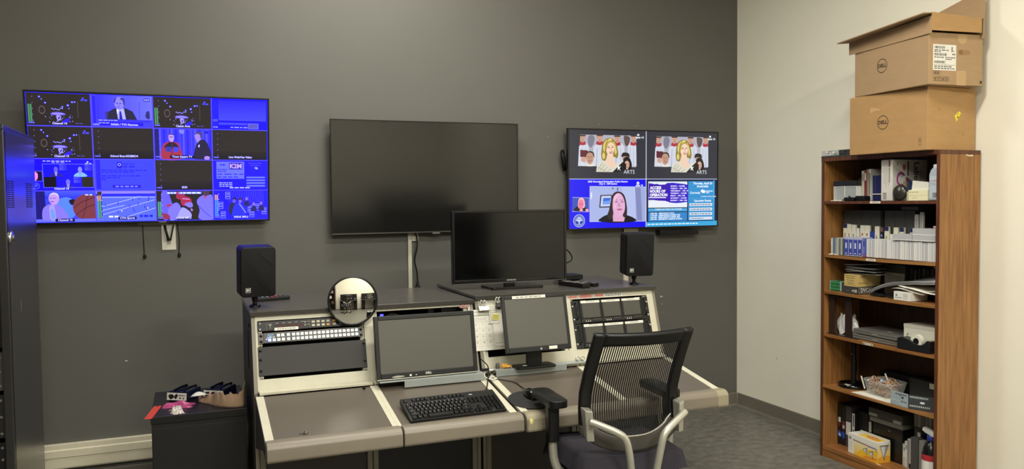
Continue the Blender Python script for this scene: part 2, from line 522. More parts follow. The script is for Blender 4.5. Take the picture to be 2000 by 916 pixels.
def console(label, x0, xm, x1, ztop, openings, bumps, group='control consoles'):
    t = thing('control_console', label, 'console desk', (x0, 3.70, 0), (0, 0, 0), group)
    th = .016
    yt = 3.70 + (ztop - .02 - .747) * .10 / .325
    prof = [(3.704, .02), (4.44, .02), (4.44, ztop - .02), (yt + .004, ztop - .02), (3.704, .745)]
    for xs, sgn in ((x0, 1), (x1 - th, -1)):
        sp = B().prism(prof, 'x', xs, xs + th).done('side_panel', SIDEM, t, True)
        if sgn > 0:
            v = B()
            for k in range(22):
                for j in range(2):
                    zz = .80 + k * .0085
                    v.box((x0 - .0012, 3.99 + j * .035, zz), (x0 - .0002, 4.018 + j * .035, zz + .0045))
            v.cyl((x0 - .004, 3.93, 1.02), (x0 - .0002, 3.93, 1.02), .008)
            o = v.done('vent_slots', BLACKM, sp, False, kind='stuff')
            for vv in o.data.vertices: vv.co = (vv.co.x - x0, vv.co.y - 3.70, vv.co.z)
        e = B()
        xe = xs - .0005 if sgn > 0 else xs + .0005
        e.prism([(3.700, .02), (3.7045, .02), (3.7045, .745), (yt + .0045, ztop - .02), (yt, ztop - .02), (3.700, .745)], 'x', xe, xe + th)
        e.done('edge_strip', EDGEM, t, True)
    # the tapering cheek plates that carry the worktop at both outer ends
    for xs in (x0 + .001, x1 - .013):
        B().prism([(3.703, .50), (3.703, .742), (3.24, wz(3.24) - .008), (3.20, wz(3.20) - .012), (3.20, .60), (3.30, .605)], 'x', xs, xs + .012).done('cheek_plate', SIDEM, t, True)
    B().box((x0 - .004, 3.79, ztop - .018), (x1 + .004, 4.46, ztop), 0, .004).done('top', LAM, t, True)
    B().box((x0 - .004, 3.7865, ztop - .020), (x1 + .004, 3.791, ztop - .0015)).done('top_edging', LAMF, t, True)
    B().box((x0 + th, 4.40, .03), (x1 - th, 4.415, ztop - .03)).done('back_panel', BLKP, t, True)
    B().box((x0 + th, 3.74, .02), (x1 - th, 4.40, .05)).done('plinth', BLKP, t, True)
    for i, (xa, xb) in enumerate(((x0 + th, xm), (xm, x1 - th))):
        ox0, oz0, ox1, oz1 = openings[i]
        zt_ = fz(ztop - .019)
        B().frame(xa, 0, xb, zt_, (ox0 - xa, fz(oz0), xb - ox1, zt_ - fz(oz1)), 0, .012, 0, FX).done('upper_frame', CREAM, t, True)
        # rack rails inside the opening
        for xr in (ox0 + .004, ox1 - .014):
            B().box((xr - .006, .014, fz(oz0)), (xr + .014, .05, fz(oz1)), 0, 0, FX).done('rack_rail', CREAM, t, True)
        B().box((xa + .002, 3.655, wz(3.67) + .003), (xb - .002, 3.699, .757), 0, .002).done('rear_ledge', CREAM, t, True)
        # worktop with its cream side trims
        yf = 3.21
        wt = B()
        wt.hexa([(xa + .020, yf, wz(yf) - .022), (xb - .020, yf, wz(yf) - .022), (xb - .020, 3.655, wz(3.655) - .022), (xa + .020, 3.655, wz(3.655) - .022),
                 (xa + .020, yf, wz(yf)), (xb - .020, yf, wz(yf)), (xb - .020, 3.655, wz(3.655)), (xa + .020, 3.655, wz(3.655))])
        wt.done('worktop', WORK, t, True)
        for xs in (xa - (.014 if i == 0 else 0), xb - .0195):
            we = .0195 + (.014 if (i == 0 and xs < xa) else 0)
            if i == 1 and xs > xa: we = .0195 + .014
            B().hexa([(xs, yf, wz(yf) - .024), (xs + we, yf, wz(yf) - .024), (xs + we, 3.655, wz(3.655) - .024), (xs, 3.655, wz(3.655) - .024),
                      (xs, yf, wz(yf) + .003), (xs + we, yf, wz(yf) + .003), (xs + we, 3.655, wz(3.655) + .003), (xs, 3.655, wz(3.655) + .003)], 0, .0015).done('side_trim', CREAM, t, True)
        ba, bb, by = bumps[i]
        B().prism(bumper_poly(3.150 + by, 3.222 + by, .670, .592), 'x', ba, bb, 0, .006, None, 3).done('bumper', BUMP, t, True)
        # lower front: posts and panel
        for xs in (xa + .002, xb - .026):
            B().box((xs, 3.700, .02), (xs + .024, 3.730, .725), 0, .002).done('post', EDGEM, t, True)  # cream posts; their shade under the worktop is put into the greige colour
        B().box((xa + .027, 3.712, .03), (xb - .027, 3.724, .70)).done('front_panel', DARKP if i == 0 else BLKP, t, True)
    return t
con_l = console('longer left control console, cream rack front with switcher panels and a bare worktop', .247, .772, 1.309, 1.099,
                [(.272, .803, .757, 1.056), (.806, .803, 1.283, 1.066)], [(.250, .782, 0), (.788, 1.316, 0)])
con_r = console('right control console behind the mesh chair, cream front with a block of six small monitors', 1.323, 1.838, 2.372, 1.115,
                [(1.350, .813, 1.812, 1.02), (1.854, .813, 2.318, 1.066)], [(1.323, 1.842, -.012), (1.846, 2.380, 0)])
# drawer lines and lock in the second bay's lower front
b = B().box((.800, 3.7105, .30), (1.257, 3.7125, .56), 0, .003).box((.800, 3.7105, .565), (1.257, 3.7125, .69), 0, .003)
d = b.done('drawer_front', BLKP, con_l, True)
b = B().cyl((1.013 - .247, .004, .575), (1.013 - .247, .012, .575), .011, 14).box((1.009 - .247, -.002, .560), (1.017 - .247, .006, .592), 0, .002)
b.done('lock', STEEL, d)
# clear parcel tape and a torn corner on the right console's bumper
tp = Pic(10, 6)
tp.blob([(2.1, 1.2), (3.6, .7), (4.6, 2.0), (4.1, 3.6), (3.0, 4.0), (2.2, 2.9)], '#c8b878'); tp.blob([(2.6, 1.6), (3.4, 1.3), (3.6, 2.4), (2.9, 3.0)], '#efe4b0')
tp.front('torn_patch', con_r, PRINT, 1.318 - 1.323, .665, .075, .055, 3.1375 - 3.70)
TAPE = M('clear_tape', '#cfc4a0', 0.12, alpha=0.28)
for xa, xb, by in ((1.330, 1.392, -.012), (2.318, 2.378, 0)):
    pr = bumper_poly(3.1485 + by, 3.224 + by, .6715, .5905)
    B().prism(pr, 'x', xa, xb).done('tape_wrap', TAPE, con_r, True)
# inside the second bay: coiled lead, blue lamp and dark boxes
b = B()
for k in range(3):
    b.tube([(.925 + .045 * math.cos(a), 3.90 + k * .008, .985 + .050 * math.sin(a)) for a in [2 * PI * i / 20 for i in range(20)]], .0045, 6, 0, True)
b.tube(smooth_path([(1.02, 3.90, .97), (1.035, 3.89, 1.005), (1.05, 3.90, .97)], 5), .006)
b.done('coiled_lead', M('grey_lead', '#8a867c', 0.5), con_l, True, kind='stuff')
b = B().box((1.10, 3.88, .80), (1.13, 3.92, 1.075)).box((1.17, 3.88, .80), (1.25, 3.93, 1.075)).box((1.26, 3.93, .8), (1.28, 4.2, 1.07))
b.done('inner_boxes', DGREY, con_l, True, kind='stuff')
LEDB = bpy.data.materials.new('blue_led'); LEDB.use_nodes = True
LEDB.node_tree.nodes['Principled BSDF'].inputs['Emission Color'].default_value = (.05, .05, 1, 1)
LEDB.node_tree.nodes['Principled BSDF'].inputs['Emission Strength'].default_value = 3
B().box((.868, 3.93, 1.020), (.885, 3.94, 1.032), 0, .002).done('blue_lamp', LEDB, con_l, True)
# worktop knob lying near the front edge of the first bay
b = B().cyl((0, 0, 0), (0, 0, .006), .011, 14).cyl((0, 0, .006), (0, 0, .012), .006, 12).box((-.022, -.004, 0), (-.009, .004, .006))
o = b.done('thumbscrew', STEEL); o.location = (.402, 3.245, wz(3.245) + .002); o.rotation_euler = (WROT, 0, 0)
tag(o, 'small bright steel thumbscrew lying near the front edge of the empty worktop', 'screw')
o = B().cyl((0, 0, 0), (0, 0, .008), .008, 14).done('rubber_stopper', BLACKM); o.location = (.722, 3.635, wz(3.635) + .0005); o.rotation_euler = (WROT, 0, 0)
tag(o, 'black rubber stopper at the rear right corner of the empty worktop', 'stopper')
# stickers on the cream frames
p = Pic(100, 42); p.rect(0, 0, 100, 42, '#d9a79a'); p.rect(4, 5, 96, 37, '#8e2f2a'); p.text('SPNN', 50, 21, 34, '#efe6da', bold=.02)
p.done('sticker', con_l, PRINT, FX @ Vector((1.240 - .247, -.0002, fz(1.078))) - Vector((0, 3.70, 0)), (1, 0, 0), FX.to_3x3() @ Vector((0, 0, 1)), FX.to_3x3() @ Vector((0, -1, 0)), .050, .020)
p = Pic(340, 30)
p.rect(0, 2, 150, 28, '#b9bbb0'); p.rect(2, 9, 48, 26, '#d3968a'); p.text('ON AIR', 24, 17, 11, '#b03a34'); p.blob([(60, 12), (90, 2), (122, 6), (126, 22), (96, 27), (64, 24)], '#cf8d84'); p.bars(68, 9, 50, 3, '#b0413c', 3, 2); p.bars(66, 16, 54, 3, '#b0413c', 4, 5)
p.rect(142, 6, 186, 23, '#d39086'); p.bars(146, 10, 36, 3, '#b8524c', 3, 3); p.bars(146, 15, 36, 3, '#b8524c', 3, 6)
p.rect(195, 3, 290, 27, '#d8d8d0'); p.bars(199, 8, 84, 5, '#54544c', 7, 7); p.bars(199, 17, 84, 5, '#54544c', 8, 8)
p.done('sticker_strip', con_r, PRINT, FX @ Vector((1.842 - 1.323, -.0002, fz(1.091))) - Vector((0, 3.70, 0)), (1, 0, 0), FX.to_3x3() @ Vector((0, 0, 1)), FX.to_3x3() @ Vector((0, -1, 0)), .385, .026)

# ------------------------------------------------------------------ rack units
PANEL = M('rack_panel_charcoal', '#272421', 0.5, spec=.4, var=0.03, vscale=8)
RACKB = M('rack_black', '#131211', 0.45, spec=.4)
def rack(name, label, cat, x0, x1, z0, z1, group=None):
    """returns the thing (origin at its lower left corner on the sloping rack face), width and height"""
    p = FX @ Vector((x0, 0, fz(z0)))
    return thing(name, label, cat, p, (-FA, 0, 0), group), x1 - x0, fz(z1) - fz(z0)
def screws(t, pts, mat=None):
    for x, z in pts:
        B().lathe([(.0065, 0), (.006, .002), (.003, .0035), (0, .004)], 12, 0, Matrix.Translation((x, -.0045, z)) @ Matrix.Rotation(R(90), 4, 'X')).done('screw', mat or BLACKG, t)
# top unit: control panel with a dark display and two rows of buttons
t, W, H = rack('rack_display_unit', 'black one-unit rack panel with a red-brown display and small tan buttons', 'rack unit', .273, .757, 1.009, 1.051)
B().box((0, -.006, 0), (W, .006, H), 0, .0015).box((.026, .006, .002), (W - .026, .02, H - .002)).done('chassis', RACKB, t)
p = Pic(484, 42)
p.rect(75, 16, 205, 34, '#3a1c1a'); p.line([(38, 3), (38, 39)], 1.5, '#6a6862'); p.line([(232, 3), (232, 39)], 1.5, '#77756d'); p.line([(322, 3), (322, 39)], 1, '#55534d'); p.line([(350, 3), (350, 39)], 1, '#55534d')
for k in range(5): p.bars(80 + 28 * k, 9, 12, 2.4, '#a9a69a', 2, k)
p.ell(55, 18, 4.5, 4.5, '#8f8c82'); p.ell(55, 29, 3.5, 3.5, '#6d6a62'); p.bars(44, 12, 18, 2, '#a9a69a', 3, 3)
for y in (12, 25): p.ell(210, y, 4, 4, '#8f8c82'); p.bars(218, y - 2, 12, 2, '#a9a69a', 2, y)
p.front('front_print', t, PRINT, 0, H, W, H, -.0061)
p = Pic(100, 14); p.rect(0, 0, 100, 14, '#e2ded2'); p.bars(12, 5, 76, 4, '#77736a', 7, 4)
p.front('label_strip', t, PRINT, .073, .0125, .106, .013, -.0066, label='white label strip')
me0 = None
for r_ in range(2):
    for k in range(9):
        x = .247 + k * .0225 + (.006 if k > 3 else 0) + (.006 if k > 4 else 0)
        col = '#b98a45' if (k, r_) in ((3, 0), (4, 1)) else ('#a8996f' if k == 4 else ('#b5ae98' if k < 5 else '#5a5850'))
        m_ = M('button_' + col[1:], col, 0.5)
        B().box((x - .0075, -.010, 0), (x + .0075, -.0062, .0105), 0, .001, Matrix.Translation((0, 0, .0075 + r_ * .0165))).done('button', m_, t, label='amber button' if col == '#b98a45' else None)
screws(t, [(.009, .034), (.009, .008), (W - .009, .034), (W - .009, .008)], STEEL)
# router panel with two rows of square lit buttons
t, W, H = rack('router_panel', 'grey one-unit router control panel with two rows of square white lit buttons', 'rack unit', .276, .748, .956, 1.000)
B().box((.022, -.012, 0), (W - .022, .004, H), 0, .002).box((0, -.004, 0), (W, 0, H), 0, .001).done('chassis', M('router_grey', '#5b5a57', 0.42), t)
p = Pic(484, 44); p.rect(28, 3, 462, 41, '#55544f'); p.rect(34, 15, 60, 41, '#2d4f9a'); p.text('AJA', 52, 10, 13, '#7fa6cf', bold=.03, sx=1.4); p.text('KUMO CP', 54, 20, 7.5, '#e8eef2', bold=.03); p.ell(34, 27, 3.5, 3, '#cfe2ff'); p.line([(24, 3), (24, 41)], 1.5, '#8a3030')
p.line([(122, 22), (455, 22)], 1, '#7b7a75'); p.line([(115, 3), (115, 41)], 1, '#7b7a75')
p.front('front_print', t, PRINT, 0, H, W, H, -.0121)
BTN = bpy.data.materials.new('lit_white_button'); BTN.use_nodes = True
_b = BTN.node_tree.nodes['Principled BSDF']; _b.inputs['Base Color'].default_value = (.8, .8, .76, 1); _b.inputs['Emission Color'].default_value = (.9, .9, .85, 1); _b.inputs['Emission Strength'].default_value = .55
b0 = None
xs = [[.085, .104, .129] + [.152 + .0192 * k for k in range(16)], [.046, .066, .086, .106, .129] + [.152 + .0192 * k for k in range(16)]]
for r_, row in enumerate(xs):
    for x in row:
        if b0 is None:
            b0 = B().box((-.0066, -.004, -.0062), (.0066, 0, .0062), 0, .0012).box((-.0022, -.0043, -.0018), (.0022, -.0039, .0018), 1).done('button', [BTN, M('button_mark', '#77776f', 0.5)], t)
            b0.location = (x, -.0122, .032)
        else:
            link_copy(b0, t, (x, -.0122, .032 - r_ * .0195))
screws(t, [(.010, .034), (.010, .009), (W - .010, .034), (W - .010, .009)])
# blank panel
t, W, H = rack('blank_panel', 'plain charcoal blank rack panel below the lit router buttons', 'rack unit', .270, .757, .817, .941)
B().box((0, -.004, 0), (W, 0, H), 0, .001).done('plate', PANEL, t)
screws(t, [(.010, .113), (.010, .072), (.010, .022), (W - .010, .113), (W - .010, .030)])
# square cage nut tabs beside the gaps
for x, z in ((.283, .948), (.283, 1.0045), (.752, .948), (.752, 1.0045), (.283, .810), (.748, .810)):
    m_ = FX @ Vector((x, -.001, fz(z)))
    o = B().box((-.007, -.003, -.0036), (.007, .002, .0036), 0, .001, Matrix.Translation(m_) @ Matrix.Rotation(-FA, 4, 'X')).cyl(m_ + Vector((0, -.0045, .001)), m_ + Vector((0, 0, 0)), .0026, 8, 1)
    o.done('cage_nut', [CREAM, BLACKM], con_l, True)
# loose leads inside the gap under the router panel
b = B()
for x, dx in ((.30, .01), (.33, -.008), (.46, .015), (.49, .02), (.51, .0), (.60, .0), (.65, .02)):
    b.tube(smooth_path([(x, 3.80, .93), (x + dx, 3.79, .96), (x + dx * 2, 3.81, .995)], 4), .003, 6)
b.done('loose_leads', CABLE, con_l, True, kind='stuff')
# six small monitors in two rack units
SMALLSCR = M('small_dark_screen', '#47463f', 0.42, spec=0.35)
for r_, (z0, z1) in enumerate(((.940, 1.057), (.816, .937))):
    t, W, H = rack('rack_monitor', 'upper' * (1 - r_) + 'lower' * r_ + ' black rack unit with three small dark screens in the right console', 'rack monitor', 1.853, 2.318, z0, z1, 'triple rack monitors')
    B().box((0, -.004, 0), (W, 0, H), 0, .001).box((.045, -.012, .002), (W - .045, -.002, H - .001), 0, .002).done('chassis', RACKB, t)
    for k in range(3):
        x0 = .052 + k * .1235
        B().box((x0 - .003, -.0165, .022), (x0 + .113, -.011, H - .004), 0, .002).box((x0 + .004, -.0172, .028), (x0 + .106, -.0163, H - .014), 1).done('screen', [BLACK, SMALLSCR], t)
        p = Pic(110, 14); p.rect(0, 2, 110, 14, '#d6d3c8')
        if k == 0: p.rect(0, 0, 30, 3, '#d6d3c8')
        if k == 2: p.rect(78, 0, 110, 3, '#d6d3c8')
        p.bars(30, 6, 50, 3.5, '#8a877e', 4, k + r_ * 3)
        p.front('label_strip', t, PRINT, x0 - .002, H - .0035, .112, .014, -.0175, label='white label strip')
        p = Pic(110, 20)
        for j in range(9):
            if j == 4: continue
            p.rect(4 + j * 12, 3, 11 + j * 12, 5, '#8d8a80'); p.ell(8 + j * 12, 13, 3, 3.4, '#c9c6bb' if 1 <= j <= 3 else '#0c0c0c', 10)
        p.front('button_row', t, PRINT, x0, .021, .110, .018, -.0122)
    for xh in (.024, W - .026):
        B().tube(smooth_path([(xh, -.004, H - .012), (xh, -.022, H - .020), (xh, -.022, H - .055), (xh, -.022, .030), (xh, -.004, .022)], 4), .0035, 8).done('handle', BLACKG, t)
    screws(t, [(.008, H - .03), (.008, .022), (W - .008, H - .03), (W - .008, .022)], STEEL)

# ------------------------------------------------------------------ wall screens
def homog(src, dst):
    A, y = [], []
    for (a, b_), (c, d_) in zip(src, dst):
        A.append([a, b_, 1, 0, 0, 0, -a * c, -b_ * c]); y.append(c)
        A.append([0, 0, 0, a, b_, 1, -a * d_, -b_ * d_]); y.append(d_)
    h = np.append(np.linalg.solve(np.array(A, float), np.array(y, float)), 1).reshape(3, 3)
    def f(a, b_):
        q = h @ np.array([a, b_, 1.0])
        return (q[0] / q[2], q[1] / q[2])
    return f
TVB = M('screen_bezel', '#151413', 0.35)
TVOFF = M('matt_dark_screen', '#1b1a18', 0.115, spec=0.45)
TVBACK = M('screen_back', '#121212', 0.55)
def wall_tv(label, loc, W, H, rot, bez, depth=.05, off=False):
    t = thing('wall_television', label, 'television', loc, rot, None)
    B().frame(-W / 2, 0, W / 2, H, bez, 0, .028, 0, None, .002).done('bezel', TVB, t)
    B().box((-W / 2 + .02, .012, .02), (W / 2 - .02, depth, H - .02), 0, .006).done('back_shell', TVBACK, t)
    B().box((-W / 2 + bez, .004, bez), (W / 2 - bez, .012, H - bez)).done('screen', TVOFF, t)
    return t

# --- left set: sixteen pictures, strongly blue
BL, MB_, LB, DK = '#1408f2', '#3a38f6', '#7f80fa', '#2d2722'
p = Pic(1200, 675)
p.rect(0, 0, 1200, 675, '#2f28e8')
def tile(c, r_):
    ox, oy = c * 300, r_ * 168.75
    return ox, oy, (lambda x, y: (ox + x, oy + y))
def cap(ox, oy, s, y=152, x=150, box=True, col='#e8e6ff'):
    if box: p.rect(ox + x - len(s) * 4.2 - 4, oy + y - 8, ox + x + len(s) * 4.2 + 4, oy + y + 9, '#15102a')
    p.text(s, ox + x, oy + y, 15, col, bold=.02)
def meter(ox, oy, bars=True, col='#4f8f4f', top=60, dots='#8d8ab0', orange=False):
    for k in range(5): p.rect(ox + 28, oy + 20 + k * 30, ox + 31, oy + 24 + k * 30, dots)
    p.bars(ox + 8, oy + 150, 26, 6, '#7d7cf0', 3, 1)
    if bars:
        for k in (0, 1):
            x = ox + 8 + 10 * k
            p.rect(x, oy + top, x + 8, oy + 148, col)
            if orange: p.rect(x, oy + top - 28, x + 8, oy + top, '#d59a5a')
def bg(ox, oy, c): p.rect(ox + 2, oy + 2, ox + 297, oy + 166, c)
def orchestra(c, r_, name, bars):
    ox, oy, f = tile(c, r_)
    bg(ox, oy, DK)
    rnd = random.Random(3)
    for x, y, s in [(62, 22, 6), (72, 34, 4), (88, 52, 6), (192, 62, 7), (212, 45, 6), (224, 44, 5), (166, 70, 5), (196, 78, 4)]:
        p.ell(ox + x, oy + y, s, s * .9, '#3a38c8', 10); p.ell(ox + x + 1, oy + y, s * .5, s * .5, '#c9c8f4', 8)
    p.ring(ox + 72, oy + 88, 16, 5, '#5a4d44', 16, 22); p.rect(ox + 236, oy + 40, ox + 240, oy + 125, '#4a403a')
    for k in range(7): p.ell(ox + 118 + 8 * k, oy + 83 + rnd.uniform(-5, 6), 3, 3, '#a9a4d8', 8)
    p.blob([f(112, 104), f(140, 97), f(176, 104), f(172, 112), f(120, 112)], '#7d6ce0'); p.rect(ox + 118, oy + 104, ox + 168, oy + 107, '#b6aef2')
    p.blob([f(136, 118), f(148, 112), f(158, 120), f(152, 138), f(142, 142)], '#a79ae8'); p.ell(ox + 148, oy + 127, 3, 9, '#2d2722', 8, .5)
    for k in range(26): p.ell(ox + rnd.uniform(104, 215), oy + rnd.uniform(112, 146), rnd.uniform(1, 3.2), rnd.uniform(1, 2.6), rnd.choice(['#8d84c8', '#b9b3e8', '#6a5f78', '#d8d5f4']), 6)
    p.blob([f(160, 150), f(178, 134), f(196, 130), f(192, 146), f(172, 154)], '#3020f0')
    p.ell(ox + 86, oy + 122, 2, 2, '#d8d5f4', 6); p.ell(ox + 104, oy + 148, 2, 2, '#d8d5f4', 6)
    p.bars(ox + 222, oy + 150, 36, 6, '#4a4470', 2, 2)
    p.ell(ox + 264, oy + 24, 5, 5, '#5350e0', 8); p.bars(ox + 254, oy + 30, 30, 7, '#5350e0', 2, 3)
    meter(ox, oy, bars); cap(ox, oy, name, 155, 150, False)
orchestra(0, 0, 'Channel 14', True); orchestra(2, 0, 'Classic Arts', True); orchestra(0, 1, 'Channel 15', False)
# man in a dark suit at a hearing
ox, oy, f = tile(1, 0)
bg(ox, oy, '#4340f8'); p.rect(ox + 26, oy + 2, ox + 297, oy + 128, '#3a30f8', '#6f72fb', True)
p.rect(ox + 8, oy + 8, ox + 22, oy + 150, '#2a1fd0'); p.rect(ox + 232, oy + 36, ox + 235, oy + 126, '#4a48d8')
p.blob([f(70, 128), f(66, 92), f(80, 88), f(98, 104), f(96, 128)], '#3a3870')
p.poly([f(76, 128), f(82, 88), f(112, 70), f(168, 68), f(200, 84), f(222, 128)], '#2b2838')
p.poly([f(122, 72), f(158, 70), f(166, 126), f(128, 126)], '#b4b6fa'); p.poly([f(136, 84), f(144, 84), f(150, 126), f(134, 126)], '#2a2480'); p.poly([f(122, 72), f(136, 80), f(124, 100)], '#e0e0ff')
p.blob([f(112, 36), f(118, 16), f(140, 10), f(158, 18), f(160, 46), f(152, 68), f(138, 78), f(124, 70), f(114, 54)], '#8d84d8')
p.blob([f(150, 14), f(163, 24), f(162, 52), f(156, 48), f(154, 30), f(140, 20)], '#3b3668'); p.blob([f(111, 38), f(114, 22), f(126, 12), f(120, 26), f(116, 42)], '#3b3668')
p.rect(ox + 120, oy + 42, ox + 131, oy + 46, '#332c58'); p.rect(ox + 136, oy + 42, ox + 147, oy + 46, '#332c58'); p.poly([f(131, 46), f(136, 46), f(137, 56), f(129, 56)], '#7a70c4'); p.rect(ox + 124, oy + 61, ox + 140, oy + 64, '#4a3f78')
p.blob([f(262, 110), f(268, 84), f(282, 82), f(284, 118), f(274, 122)], '#33305c')
p.rect(ox + 30, oy + 128, ox + 290, oy + 140, '#3a34f2'); p.bars(ox + 34, oy + 131, 90, 4, '#b9baff', 5, 2); p.rect(ox + 30, oy + 141, ox + 250, oy + 160, '#2318e0'); p.bars(ox + 34, oy + 145, 50, 4, '#b9baff', 3, 5)
p.rect(ox + 256, oy + 14, ox + 286, oy + 30, '#2c287a'); p.bars(ox + 259, oy + 19, 24, 6, '#b9baff', 3, 5)
p.bars(ox + 8, oy + 152, 28, 6, '#a9a8ff', 3, 1); cap(ox, oy, 'NASA / TVU Remote', 154, 158, False)
# blue desktop
ox, oy, f = tile(3, 0)
bg(ox, oy, BL); p.rect(ox + 36, oy + 8, ox + 292, oy + 118, '#2a22fa', '#4548fb'); p.rect(ox + 36, oy + 118, ox + 292, oy + 130, '#1a0cc8'); p.rect(ox + 36, oy + 130, ox + 190, oy + 142, '#4548fb'); p.rect(ox + 36, oy + 146, ox + 292, oy + 156, '#1408d8')
for k in (0, 1, 2): p.rect(ox + 8 + k * 9, oy + 8, ox + 13 + k * 9, oy + 150, '#2a24c0')
p.rect(ox + 6, oy + 112, ox + 32, oy + 124, '#55509a'); p.rect(ox + 196, oy + 134, ox + 248, oy + 160, '#5a5790'); p.box(ox + 194, oy + 132, ox + 250, oy + 162, 2, '#8486fa'); p.bars(ox + 100, oy + 152, 90, 6, '#9a9cff', 4, 8); p.bars(ox + 8, oy + 152, 24, 6, '#9a98ff', 2, 2)
# dark tiles
for c, r_, s in ((1, 1, 'School Board/DEMO4'), (3, 1, 'Live Web/Van Video'), (2, 2, 'SDD')):
    ox, oy, f = tile(c, r_)
    bg(ox, oy, '#2f2a25'); p.rect(ox + 2, oy + 120, ox + 297, oy + 166, '#2a2523', '#1b1720'); meter(ox, oy, False); cap(ox, oy, s, 152, 150, False)
# two men before blue curtains
ox, oy, f = tile(2, 1)
bg(ox, oy, '#3a36ea')
for k in range(14): p.rect(ox + 28 + k * 20, oy + 3, ox + 36 + k * 20, oy + 164, ['#5a58f6', '#2a20c8', '#4a46f0'][k % 3])
p.rect(ox + 4, oy + 3, ox + 26, oy + 164, '#252058'); p.blob([f(130, 6), f(156, 8), f(150, 26), f(134, 24)], '#7f80fa')
p.blob([f(38, 164), f(44, 92), f(70, 72), f(108, 72), f(130, 90), f(138, 164)], '#a83440'); p.poly([f(52, 96), f(76, 74), f(104, 74), f(126, 96), f(124, 108), f(54, 106)], '#2c2433')
p.poly([f(58, 100), f(88, 98), f(88, 128), f(58, 124)], '#3b3a86'); p.poly([f(98, 98), f(126, 100), f(124, 124), f(98, 128)], '#4444b4'); p.rect(ox + 91, oy + 78, ox + 95, oy + 164, '#6e2838')
p.blob([f(76, 36), f(90, 28), f(102, 38), f(100, 64), f(88, 72), f(76, 60)], '#c09aa8'); p.rect(ox + 78, oy + 44, ox + 98, oy + 48, '#5a4058'); p.blob([f(76, 34), f(90, 26), f(102, 36), f(90, 33)], '#4a4258')
p.blob([f(206, 164), f(210, 104), f(226, 70), f(256, 56), f(282, 92), f(290, 164)], '#28233a'); p.blob([f(208, 34), f(222, 18), f(244, 22), f(246, 46), f(232, 66), f(218, 62), f(212, 48)], '#a086a4'); p.blob([f(208, 32), f(222, 14), f(246, 18), f(250, 46), f(240, 50), f(236, 30), f(220, 26)], '#4a4262')
p.poly([f(216, 62), f(232, 62), f(222, 78)], '#a086a4'); p.blob([f(258, 164), f(262, 148), f(284, 150), f(282, 166)], '#b08cae'); p.blob([f(226, 92), f(234, 84), f(232, 100)], '#d8d5f4')
p.rect(ox + 262, oy + 10, ox + 280, oy + 24, '#201890'); meter(ox, oy, False); cap(ox, oy, 'Town Square TV', 152, 142)
# online hearing
ox, oy, f = tile(0, 2)
bg(ox, oy, '#1c0cf4'); p.bars(ox + 60, oy + 10, 130, 5, '#b9baff', 7, 3); p.bars(ox + 100, oy + 18, 60, 4, '#9a9cff', 3, 4)
for x0, y0, x1, y1, c in ((58, 28, 176, 92, '#1a10e0'), (178, 28, 294, 92, '#1a10e0'), (58, 94, 118, 150, '#16121e'), (118, 94, 238, 150, '#1a10e0'), (238, 94, 294, 150, '#2b2720')): p.rect(ox + x0, oy + y0, ox + x1, oy + y1, c)
for x, y, hx, hc in ((150, 42, 118, '#6a5aa8'), (270, 42, 232, '#8a90e0'), (214, 108, 172, '#7a70d0')):
    p.rect(ox + x - 14, oy + y - 14, ox + x + 22, oy + y + 18, '#5a62f4', '#2018e4', True); p.ring(ox + x, oy + y, 13, 2.5, '#2a1fae', 18); p.rect(ox + x - 8, oy + y - 3, ox + x + 8, oy + y + 2, '#2a1fae')
    p.ell(ox + hx, oy + y + 14, 10, 15, hc, 14); p.blob([f(hx - 30, y + 50), f(hx - 12, y + 30), f(hx + 14, y + 30), f(hx + 32, y + 50)], '#2a2478' if hx != 232 else '#7fc0d8'); p.poly([f(hx - 7, y + 26), f(hx + 7, y + 26), f(hx + 3, y + 48), f(hx - 3, y + 48)], '#9a94e8')
p.box(ox + 56, oy + 26, ox + 296, oy + 152, 2.5, '#6a6cf8'); p.rect(ox + 4, oy + 66, ox + 54, oy + 116, '#1a1030'); p.blob([f(8, 112), f(8, 76), f(20, 68), f(32, 78), f(32, 100), f(20, 116)], '#f08aa8'); p.box(ox + 2, oy + 64, ox + 55, oy + 118, 2, '#6a6cf8')
p.ring(ox + 22, oy + 142, 17, 3, '#5a6ae8', 20); p.ell(ox + 22, oy + 140, 9, 8, '#4a5ae0', 12); p.ell(ox + 270, oy + 16, 5, 4, '#d8d8ff', 8); p.bars(ox + 258, oy + 22, 30, 4, '#c8c8ff', 2, 4); cap(ox, oy, 'Channel 16', 157, 140, False)
# notice page
ox, oy, f = tile(1, 2)
bg(ox, oy, '#3f46fa'); p.rect(ox + 8, oy + 4, ox + 30, oy + 160, '#2a20d8'); p.rect(ox + 112, oy + 14, ox + 136, oy + 48, '#221a9a'); p.ring(ox + 124, oy + 28, 8, 2.5, '#b9baff', 14); p.text('Saint Paul', ox + 168, oy + 25, 15, '#241cb0', bold=.02); p.bars(ox + 142, oy + 36, 56, 7, '#241cb0', 2, 3)
for y, ww, n in ((56, 225, 9), (66, 160, 7), (86, 190, 8), (96, 90, 4), (106, 22, 1)): p.bars(ox + 34, oy + y, ww, 5.5, '#2a22c4', n, y)
p.rect(ox + 86, oy + 138, ox + 226, oy + 154, '#221a9a'); p.bars(ox + 100, oy + 143, 110, 6, '#8f94ff', 5, 4)
